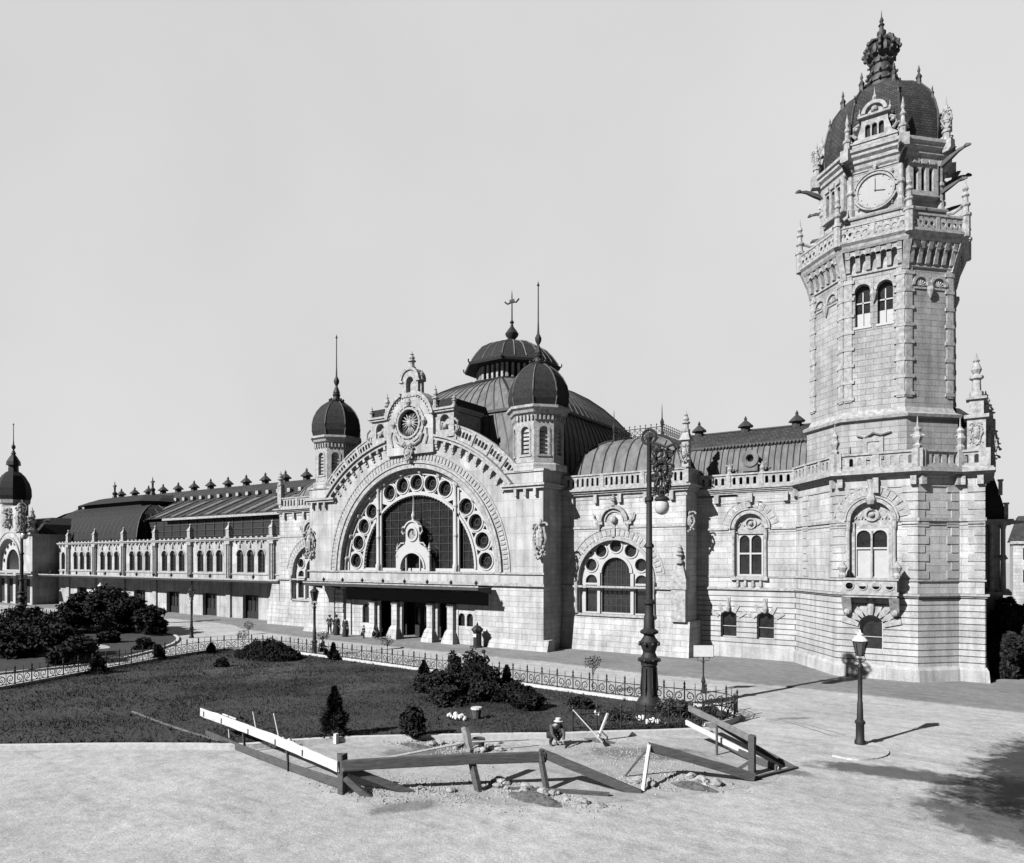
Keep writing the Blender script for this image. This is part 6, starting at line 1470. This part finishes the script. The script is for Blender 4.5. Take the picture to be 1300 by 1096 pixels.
f2 = copy_tree(big, (-39.7, -14.9, 0), None, None, 'distant iron arc lamp mast near the left picture edge')
def signpost(x, y):
    t = thing('signboard', 'blank white board on an ornate black post beside the garden tip', 'sign', (x, y, 0)); a = R(32); M = Matrix.Translation((x, y, 0)) @ Matrix.Rotation(a, 4, 'Z')
    MB().lathe(x, y, [(.16, 0), (.16, .1), (.1, .2), (.08, .5), (.13, .6), (.1, .7), (.045, .9), (.045, 1.9)], 8).build('post', M_IRON, t, smooth=True)
    m = MB(M)
    for s_ in (-1, 1): m.tube([(0, 0, 1.55), (s_*.12, 0, 1.75), (s_*.3, 0, 1.72), (s_*.34, 0, 1.88), (s_*.22, 0, 1.9)], .02, 5)
    m.box(-.55, .55, -.02, .04, 1.90, 2.56); m.build('frame', M_IRON, t)
    MB(M).box(-.52, .52, -.045, -.021, 1.93, 2.53).build('board', M_WHITE, t)
signpost(28.36, -9.11)
KX = 7.25
def kiosk(x, y):
    t = thing('pillar_box', 'dark ornate domed pillar box standing by the wall right of the portal', 'pillar box', (x, y, 0))
    MB().lathe(x, y, [(.42, 0), (.42, .15), (.34, .2), (.34, 1.25), (.4, 1.3), (.42, 1.38)], 8, R(22.5)).build('body', M_IRON, t)
    m = MB(); m.lathe(x, y, [(.46, 1.38), (.46, 1.45), (.36, 1.65), (.2, 1.78), (.08, 1.82), (.09, 1.9), (.01, 2.1)], 8, R(22.5))
    for k in range(8): a = R(22.5+45*k); m.ball((x+.44*cos(a), y+.44*sin(a), 1.5), .07, 6)
    m.build('cap', M_IRON, t)
    MB().box(x-.14, x+.14, y-.37, y-.32, .9, 1.15).build('plate', M_WHITE, t)
kiosk(KX, -.9)

# ------------------------------------------------------------------ timber barricades and tools
def timber(x, y, label, name='barricade', cat='barricade', g=None): return thing(name, label, cat, (x, y, 0), g)
t = timber(24.49, -30.7, 'timber barricade with a long white rail, running left to a stout dark post')
MB().beam((24.49, -30.7, -.2), (24.47, -30.7, 1.22), .24, .24).build('post', M_WOOD, t)
MB().beam((14.86, -29.34, 1.02), (24.45, -30.86, .84), .06, .32).build('rail', M_WOODL, t)
MB().beam((15.06, -29.23, .18), (24.4, -30.6, .22), .08, .26).build('rail', M_WOOD, t)
MB().beam((18.1, -29.6, 0), (18.1, -29.7, 1.0), .06, .08).build('stake', M_WOOD, t); MB().beam((21.3, -30.2, 0), (21.3, -30.25, .9), .06, .08).build('stake', M_WOOD, t)
m = MB()
for q in (.04, .2, .42, .62, .8): p = Vector((14.86, -29.34, 1.02)).lerp(Vector((24.45, -30.86, .86)), q)+Vector((-.02, -.04, 0)); m.box(p.x-.012, p.x+.012, p.y-.02, p.y, p.z-.1, p.z+.1)
m.build('clout', M_IRON, t)
MB().beam((24.55, -30.6, .75), (26.1, -29.4, -.05), .14, .2).build('brace', M_WOOD, t); MB().beam((24.6, -30.7, .5), (25.4, -30.4, -.1), .14, .2).build('brace', M_WOOD, t)
t = timber(29.1, -26.8, 'timber barricade with a thick dark horizontal beam between two posts, centre foreground')
MB().beam((24.62, -30.8, .88), (29.25, -26.72, .92), .12, .32).build('rail', M_WOOD, t)
MB().beam((29.1, -26.8, 1.12), (29.5, -27.0, -.1), .14, .2).build('post', M_WOOD, t)
MB().beam((29.05, -26.75, 1.05), (31.95, -25.6, -.05), .12, .26).build('brace', M_WOOD, t)
MB().beam((28.4, -27.6, .0), (31.3, -26.4, .05), .1, .12).build('fallen_beam', M_WOOD, t)
t = timber(27.7, -27.8, 'tall leaning stake crossing the dark beam, its sunlit top coloured paler', 'stake', 'stake')
MB().beam((27.85, -28.25, -.15), (27.05, -27.95, 1.75), .16, .24).build('post', M_WOOD, t); MB().beam((27.33, -28.055, 1.08), (27.04, -27.95, 1.78), .17, .25).build('sunlit_top', mat_simple('sunlit_wood', .2, .9, 6, .3), t)  # sun on the upper end is put in as a paler wood colour
t = timber(31.7, -24.3, 'collapsed trestle with a pale leg and a long dark beam sloping to the right')
MB().beam((31.7, -24.3, 1.12), (31.95, -25.4, 0), .11, .14).build('leg', M_WOODL, t); MB().beam((31.7, -24.25, 1.08), (30.9, -24.4, 0), .06, .07).build('leg', M_WOOD, t)
MB().beam((31.66, -24.35, 1.08), (34.5, -22.55, .12), .1, .28).build('beam', M_WOOD, t)
t = timber(34.28, -21.86, 'timber barricade at the right with post, two sloping rails and a ground brace')
MB().beam((34.28, -21.86, -.2), (34.28, -21.86, 1.26), .22, .22).build('post', M_WOOD, t); MB().beam((32.6, -20.25, -.1), (32.6, -20.25, 1.2), .07, .08).build('post', M_WOOD, t)
MB().beam((31.01, -18.69, 1.22), (34.2, -21.78, 1.14), .09, .22).build('rail', mat_simple('grey_plank', .16, .9, 5, .3, .3), t)
MB().beam((31.1, -19.3, .8), (34.87, -20.9, .03), .08, .19).build('rail', M_WOODL, t); MB().beam((32.7, -19.95, .43), (34.87, -20.95, .04), .09, .24).build('rail', M_WOOD, t)
MB().beam((32.5, -19.8, 1.0), (35.3, -20.4, .0), .08, .17).build('rail', M_WOOD, t); MB().beam((34.2, -21.8, .4), (33.7, -21.9, 0), .06, .1).build('brace', M_WOOD, t); MB().beam((35.35, -20.35, .02), (34.5, -22.4, .06), .1, .1).build('ground_sill', M_WOOD, t)
t = timber(24.6, -25.2, 'long thin pale pole lying across the dug strip', 'pole', 'pole'); MB().tube([(22.9, -28.6, .12), (25.0, -25.2, .42), (26.4, -23.2, .3)], .04, 6).build('shaft', M_WOODL, t)
MB().tube([(22.4, -28.4, .1), (24.8, -26.3, .14)], .035, 6).build('shaft', M_WOOD, t)
def tub(x, y, label):
    t = thing('bucket', label, 'bucket', (x, y, 0)); MB().lathe(x, y, [(.19, 0), (.25, .42), (.22, .42), (.17, .05)], 14).build('staves', M_WOOD, t); m = MB()
    for z_, r_ in ((.1, .21), (.32, .243)): m.lathe(x, y, [(r_, z_), (r_+.008, z_+.01), (r_+.012, z_+.04)], 14)
    m.build('hoop', M_IRON, t)
tub(25.0, -24.5, 'small wooden bucket standing on the dug strip behind the beam')
def rod(p, q, r_, label, nm, mat=M_WOODL):
    t = thing(nm, label, nm.replace('_', ' '), (p[0], p[1], 0)); MB().tube([p, q], r_, 6, r_*.8).build('shaft', mat, t); return t
rod((18.3, -28.2, 0), (17.9, -28.2, 1.15), .035, 'upright pale stake behind the white rail, right of the cross stake', 'stake')
t = rod((16.1, -28.9, 0), (16.0, -28.9, .95), .035, 'pale cross headed stake behind the white rail', 'cross_stake'); MB().bar((15.5, -28.8, .93), (16.6, -28.95, .9), .04, .05).build('crossbar', M_WOODL, t)
rod((17.0, -28.3, .25), (16.6, -28.2, 1.05), .03, 'short leaning pale stake between the two upright ones', 'stake')
t = rod((28.7, -21.4, 0), (27.4, -21.6, 1.25), .028, 'shovel leaning beside the crouching workman', 'shovel'); MB().loft([[(28.6, -21.48, .12), (28.66, -21.3, .12), (28.68, -21.3, .14), (28.62, -21.48, .14)], [(28.85, -21.55, -.1), (28.95, -21.25, -.1), (28.97, -21.25, -.08), (28.87, -21.55, -.08)]]).build('blade', M_IRON, t)
t = rod((28.1, -20.9, 0), (28.5, -20.8, 1.1), .07, 'short round pale post beside the shovel', 'stub_post')
def stone_block(x, y, z, sx, sy, sz, rz, name='paving_stone'):
    pass
rng = random.Random(11)
def stone_mesh(seed):
    g = random.Random(seed); m = MB(); rings = []
    for i in range(5):
        q = i/4; rr = .5*sqrt(max(.05, 1-(2*q-1)**2*.8)); rings.append([(rr*cos(a*pi/3.5)*g.uniform(.75, 1.15), rr*sin(a*pi/3.5)*g.uniform(.75, 1.15), q*.7+g.uniform(-.05, .05)) for a in range(7)])
    return m.loft(rings)
protos = [stone_mesh(k).build('loose_stone', M_STONE, loc=(0, 0, 0)) for k in range(4)]
spots = []; PILES = []
PN = ['under the right post of the dark beam', 'right of the collapsed trestle beam', 'at the foot of the pale trestle leg', 'along the kerb behind the dark beam', 'beside the small wooden bucket', 'in front of the dark beam']
for cx_, cy_, sx, sy, n in ((29.0, -27.3, 1.5, .5, 30), (33.0, -23.6, .8, .35, 16), (31.4, -24.7, .8, .3, 12), (23.6, -24.8, 1.4, .5, 20), (25.6, -23.9, .6, .3, 9), (26.6, -28.9, .8, .5, 8)):
    for _ in range(n): spots.append((cx_+rng.gauss(0, sx*.5), cy_+rng.gauss(0, sy*.5), len(PILES)))
    PILES.append(0)
for i, (x, y, pl_) in enumerate(spots):
    o = protos[i] if i < 4 else protos[i % 4].copy()
    if i >= 4: COL.objects.link(o)
    s_ = rng.uniform(.10, .30) if rng.random() < .7 else rng.uniform(.3, .42); o.location = (x, y, -.03); o.rotation_euler = (rng.uniform(-.3, .3), rng.uniform(-.3, .3), rng.random()*6); o.scale = (s_, s_*rng.uniform(.7, 1.2), s_*rng.uniform(.5, .9))
    tag(o, 'loose pale paving stone lying '+PN[pl_], 'stone', 'loose stones '+PN[pl_])
def gravel():
    g = random.Random(21); m = MB()
    for cx_, cy_, sx, sy, n in ((29.0, -27.5, 2.2, .6, 900), (33.0, -23.6, 1.2, .5, 500), (31.4, -24.8, 1.2, .5, 400), (23.6, -25.0, 2.4, .8, 900), (26.6, -28.9, 2.0, .8, 500), (30.5, -22.0, 2.5, 1.5, 500), (24.5, -30.2, 1.8, .5, 350)):
        for _ in range(n):
            x, y = cx_+g.gauss(0, sx*.55), cy_+g.gauss(0, sy*.55); s = g.uniform(.012, .05); a = g.random()*pi
            m.add([(x+s*cos(a), y+s*sin(a), 0), (x-s*sin(a)*1.2, y+s*cos(a), 0), (x-s*cos(a), y-s*sin(a)*.9, 0), (x+s*sin(a), y-s*cos(a), 0), (x+g.gauss(0, s*.2), y+g.gauss(0, s*.2), s*g.uniform(.6, 1.3))], [(0, 1, 4), (1, 2, 4), (2, 3, 4), (3, 0, 4)])
    o = m.build1('gravel', M_STONE); tag(o, 'loose soil and gravel thrown up along the dug strip', 'gravel', kind='stuff')
gravel()
def grit():
    g = random.Random(31); m = MB()
    for cx_, cy_, sx, sy, n in ((28, -33, 16, 6, 1300), (37, -18, 7, 9, 1500), (10, -8, 16, 2, 300)):
        for _ in range(n):
            x, y = cx_+g.gauss(0, sx*.6), cy_+g.gauss(0, sy*.6); s = g.uniform(.008, .028); a = g.random()*pi
            m.add([(x+s*cos(a), y+s*sin(a), -.006), (x-s*sin(a)*1.2, y+s*cos(a), -.006), (x-s*cos(a), y-s*sin(a)*.9, -.006), (x+s*sin(a), y-s*cos(a), -.006), (x, y, s*g.uniform(.3, .8)-.006)], [(0, 1, 4), (1, 2, 4), (2, 3, 4), (3, 0, 4)])
    o = m.build1('grit', M_ROAD); tag(o, 'fine grit strewn over the forecourt road', 'grit', kind='stuff')
grit()
def soil_heap(x, y, rx, ry, h, seed, label):
    t = thing('soil_heap', label, 'soil heap', (x, y, 0)); g = random.Random(seed); m = MB(); rings = []
    for i in range(6):
        q = i/5; rings.append([(x+rx*cos(a*pi/9)*(1-q*.97)*g.uniform(.8, 1.2), y+ry*sin(a*pi/9)*(1-q*.97)*g.uniform(.8, 1.2), -.03+h*(1-(1-q)**1.6)*g.uniform(.8, 1.1)) for a in range(18)])
    m.loft(rings).build('soil', M_SOIL, t)
M_SOIL = mat_simple('dark_soil', .10, .95, 7, .6, .9)
soil_heap(29.6, -27.9, 1.1, .35, .25, 1, 'dark heap of soil in front of the right post of the dark beam'); soil_heap(33.1, -24.2, .8, .3, .2, 2, 'dark heap of soil below the collapsed trestle beam'); soil_heap(28.2, -20.9, .7, .3, .16, 3, 'low dark heap of soil beside the shovel'); soil_heap(22.9, -25.5, 1.0, .3, .14, 4, 'low dark heap of soil along the garden kerb')
def whitepatch(x, y, seed, label):
    t = thing('flower_bed_stones', label, 'stones', (x, y, .08)); g = random.Random(seed); m = MB()
    for _ in range(14): m.ball((x+g.gauss(0, .35), y+g.gauss(0, .2), .12+g.random()*.12), g.uniform(.06, .13), 6)
    m.build('stones', M_WHITE, t)
whitepatch(26.6, -17.3, 1, 'pale flowers left of the candelabra foot'); whitepatch(28.7, -17.2, 2, 'pale flowers right of the candelabra foot'); whitepatch(18.9, -28.4, 3, 'pale stones behind the white rail'); whitepatch(21.4, -21.4, 4, 'small pale heap in the lawn left of the thicket')
t = thing('stub_post', 'small pale square stub at the kerb below the pointed conifer', 'stub post', (19.95, -26.9, 0)); MB().box(19.88, 20.02, -26.97, -26.83, 0, .38).build('block', M_WHITE, t)
t = thing('garden_pot', 'pale rimmed pot standing in the lawn before the thicket', 'pot', (22.2, -20.9, .08)); MB().lathe(22.2, -20.9, [(.16, .08), (.22, .5), (.2, .52)], 12).build('body', M_WOOD, t); MB().lathe(22.2, -20.9, [(.24, .5), (.26, .53), (.24, .6), (.2, .6)], 12).build('rim', M_KERB, t)

# ------------------------------------------------------------------ people
def person(x, y, z, rz, label, pose='stand', h=1.75, hat='cap', coat=M_CLOTH, trousers=M_CLOTH, arm=(0, 0), skirt=False, hatm=M_CLOTH):
    t = thing('person', label, 'person', (x, y, z)); t.rotation_euler = (0, 0, rz); k = h/1.75
    J = {}
    if pose == 'stand':
        J = dict(pel=(0, 0, .95), sp=(0, 0, 1.15), ch=(0, 0, 1.36), nk=(0, 0, 1.5), hd=(0, -.02, 1.62), tp=(0, -.01, 1.73))
        for s_, n_ in ((-1, 'l'), (1, 'r')):
            J[n_+'hip'] = (s_*.1, 0, .9); J[n_+'kn'] = (s_*.12, -.03, .5); J[n_+'an'] = (s_*.14, .01, .09); J[n_+'to'] = (s_*.17, -.18, .04)
            J[n_+'sh'] = (s_*.19, 0, 1.42); a = arm[0 if s_ < 0 else 1]
            if a == 0: J[n_+'el'] = (s_*.27, .03, 1.14); J[n_+'wr'] = (s_*.27, -.05, .88)
            else: J[n_+'el'] = (s_*.33, .05, 1.17); J[n_+'wr'] = (s_*.14, -.17, 1.12)
    elif pose == 'sit':
        J = dict(pel=(0, 0, .52), sp=(0, -.03, .72), ch=(0, -.08, .93), nk=(0, -.1, 1.08), hd=(0, -.14, 1.2), tp=(0, -.13, 1.31))
        for s_, n_ in ((-1, 'l'), (1, 'r')):
            J[n_+'hip'] = (s_*.1, -.03, .5); J[n_+'kn'] = (s_*.15, -.44, .52); J[n_+'an'] = (s_*.14, -.4, .09); J[n_+'to'] = (s_*.16, -.6, .04)
            J[n_+'sh'] = (s_*.19, -.08, 1.0); J[n_+'el'] = (s_*.26, -.2, .76); J[n_+'wr'] = (s_*.14, -.4, .66)
    else:  # crouch
        J = dict(pel=(0, .1, .38), sp=(0, .0, .56), ch=(0, -.16, .72), nk=(0, -.27, .82), hd=(0, -.36, .9), tp=(0, -.37, 1.01))
        for s_, n_ in ((-1, 'l'), (1, 'r')):
            J[n_+'hip'] = (s_*.1, .08, .38); J[n_+'kn'] = (s_*.18, -.3, .46); J[n_+'an'] = (s_*.15, .0, .1); J[n_+'to'] = (s_*.17, -.18, .04)
            J[n_+'sh'] = (s_*.19, -.18, .76); J[n_+'el'] = (s_*.25, -.36, .5); J[n_+'wr'] = (s_*.12, -.52, .28)
    E = [('pel', 'sp'), ('sp', 'ch'), ('ch', 'nk'), ('nk', 'hd'), ('hd', 'tp')]
    Rd = dict(pel=.13, sp=.125, ch=.14, nk=.055, hd=.095, tp=.075)
    for n_ in 'lr':
        E += [('pel', n_+'hip'), (n_+'hip', n_+'kn'), (n_+'kn', n_+'an'), (n_+'an', n_+'to'), ('ch', n_+'sh'), (n_+'sh', n_+'el'), (n_+'el', n_+'wr')]
        Rd.update({n_+'hip': .09, n_+'kn': .058, n_+'an': .042, n_+'to': .035, n_+'sh': .06, n_+'el': .042, n_+'wr': .028})
        w = Vector(J[n_+'wr']); e = Vector(J[n_+'el']); d = (w-e).normalized(); sd_ = Vector((1, 0, 0)) if abs(d.x) < .7 else Vector((0, 0, 1)); sd_ = (sd_-d*sd_.dot(d)).normalized()
        J[n_+'pm'] = tuple(w+d*.06); Rd[n_+'pm'] = .03; E.append((n_+'wr', n_+'pm')); cu = d.cross(sd_)
        for q, (o_, l_) in enumerate(((-.027, .07), (-.009, .085), (.009, .08), (.027, .062))):
            J[n_+f'f{q}a'] = tuple(w+d*.1+sd_*o_); J[n_+f'f{q}b'] = tuple(w+d*(.1+l_*.6)+sd_*o_*1.1+cu*.02); J[n_+f'f{q}c'] = tuple(w+d*(.1+l_*.85)+sd_*o_*1.1+cu*.045)
            for s2, r_ in (('a', .010), ('b', .009), ('c', .008)): Rd[n_+f'f{q}{s2}'] = r_
            E += [(n_+'pm', n_+f'f{q}a'), (n_+f'f{q}a', n_+f'f{q}b'), (n_+f'f{q}b', n_+f'f{q}c')]
        J[n_+'tha'] = tuple(w+d*.05+sd_*-.045); J[n_+'thb'] = tuple(w+d*.09+sd_*-.06+cu*.02); Rd[n_+'tha'] = .012; Rd[n_+'thb'] = .009; E += [(n_+'pm', n_+'tha'), (n_+'tha', n_+'thb')]
    def skin(names, edges, rad, nm, mat, root, sub=1, grow=0):
        me = bpy.data.meshes.new(nm); ix = {n: i for i, n in enumerate(names)}; me.from_pydata([tuple(Vector(J[n])*k) for n in names], [(ix[a], ix[b]) for a, b in edges], []); me.materials.append(mat)
        o = bpy.data.objects.new(nm, me); COL.objects.link(o); o.parent = t
        sk = o.modifiers.new('skin', 'SKIN'); sk.use_smooth_shade = True
        sv = me.skin_vertices[0].data
        for n in names: sv[ix[n]].radius = ((rad[n]+grow)*k,)*2
        sv[ix[root]].use_root = True
        if sub: o.modifiers.new('sub', 'SUBSURF').levels = sub; o.modifiers[-1].render_levels = sub
        return o
    skin(list(J), E, Rd, 'body', M_SKIN, 'pel')
    up = ['pel', 'sp', 'ch', 'lsh', 'rsh', 'lel', 'rel', 'lwr', 'rwr']; ue = [('pel', 'sp'), ('sp', 'ch'), ('ch', 'lsh'), ('ch', 'rsh'), ('lsh', 'lel'), ('rsh', 'rel'), ('lel', 'lwr'), ('rel', 'rwr')]
    skin(up, ue, Rd, 'jacket', coat, 'pel', 1, .022)
    lo = ['pel', 'lhip', 'rhip', 'lkn', 'rkn', 'lan', 'ran']; le = [('pel', 'lhip'), ('pel', 'rhip'), ('lhip', 'lkn'), ('rhip', 'rkn'), ('lkn', 'lan'), ('rkn', 'ran')]
    skin(lo, le, Rd, 'trousers', trousers, 'pel', 1, .024)
    skin(['lan', 'lto'], [('lan', 'lto')], Rd, 'shoe', M_IRON, 'lan', 1, .014); skin(['ran', 'rto'], [('ran', 'rto')], Rd, 'shoe', M_IRON, 'ran', 1, .014)
    H = Vector(J['hd'])*k; f = MB(); b = MB()
    f.ball((H.x, H.y-.095*k, H.z+.0*k), .016*k, 6, 1.6)
    for s_ in (-1, 1): f.ball((H.x+s_*.09*k, H.y+.005, H.z+.01), .02*k, 6, 1.5)
    o = f.build('nose_and_ears', M_SKIN); o.parent = t; o.location = (0, 0, 0)
    for s_ in (-1, 1): b.ball((H.x+s_*.033*k, H.y-.086*k, H.z+.025*k), .009*k, 6)
    b.box(H.x-.025*k, H.x+.025*k, H.y-.095*k, H.y-.085*k, H.z-.05*k, H.z-.043*k); b.box(H.x-.035*k, H.x+.035*k, H.y-.1*k, H.y-.085*k, H.z-.035*k, H.z-.02*k)
    o = b.build('face_features', M_HAIR); o.parent = t; o.location = (0, 0, 0)
    q = MB(); q.lathe(H.x, H.y+.012, [(.085*k, H.z-.02*k), (.1*k, H.z+.03*k), (.1*k, H.z+.07*k), (.07*k, H.z+.115*k), (.01, H.z+.13*k)], 12) ; o = q.build('hair', M_HAIR, smooth=True); o.parent = t; o.location = (0, 0, 0)
    hb = MB()
    if hat == 'cap': hb.lathe(H.x, H.y, [(.105*k, H.z+.05*k), (.13*k, H.z+.1*k), (.12*k, H.z+.135*k), (.03, H.z+.15*k)], 12); hb.box(H.x-.07*k, H.x+.07*k, H.y-.17*k, H.y-.09*k, H.z+.055*k, H.z+.07*k)
    elif hat == 'brim': hb.lathe(H.x, H.y, [(.17*k, H.z+.055*k), (.17*k, H.z+.065*k), (.105*k, H.z+.075*k), (.1*k, H.z+.17*k), (.06*k, H.z+.185*k)], 14)
    elif hat == 'bowler': hb.lathe(H.x, H.y, [(.15*k, H.z+.055*k), (.15*k, H.z+.068*k), (.105*k, H.z+.075*k), (.1*k, H.z+.13*k), (.06*k, H.z+.175*k), (.01, H.z+.185*k)], 14)
    if hat: o = hb.build('hat', hatm, smooth=True); o.parent = t; o.location = (0, 0, 0)
    if skirt: o = MB().lathe(0, 0, [(.30*k, .05*k), (.24*k, .5*k), (.17*k, .95*k), (.15*k, 1.05*k)], 14).build('coat_skirt', coat, smooth=True); o.parent = t; o.location = (0, 0, 0)
    return t
person(-10.1, -.85, .05, R(20), 'man in dark clothes standing with hands on hips by the ladder-like pilaster', arm=(1, 1), h=1.8)
person(-9.0, -1.0, .05, R(30), 'man in dark coat and hat standing right of the pilaster', hat='brim', skirt=True, h=1.85)
person(-7.3, -1.5, .05, R(10), 'person in a long dark coat in front of the lit portal wall', hat='bowler', skirt=True, h=1.78)
person(-4.9, -1.5, .05, R(-20), 'small child standing before the portal doors', hat='cap', h=1.15)
person(-3.6, -1.2, .05, R(15), 'crouching dark figure by the first portal pier', pose='crouch', h=1.7)
person(2.2, -12.5, .25, R(160), 'man in dark clothes and cap sitting on the fence kerb', pose='sit', h=1.8, coat=M_CLOTH)
person(17.2, -13.6, .08, R(35), 'man in dark coat and hat standing behind the tallest thicket shrub', hat='bowler', h=1.85, arm=(1, 1))
person(27.0, -22.4, .0, R(60), 'workman in grey jacket and pale hat crouching at the garden kerb', pose='crouch', h=1.8, coat=M_CLOTH2, trousers=M_CLOTH, hat='brim', hatm=M_SHIRT)
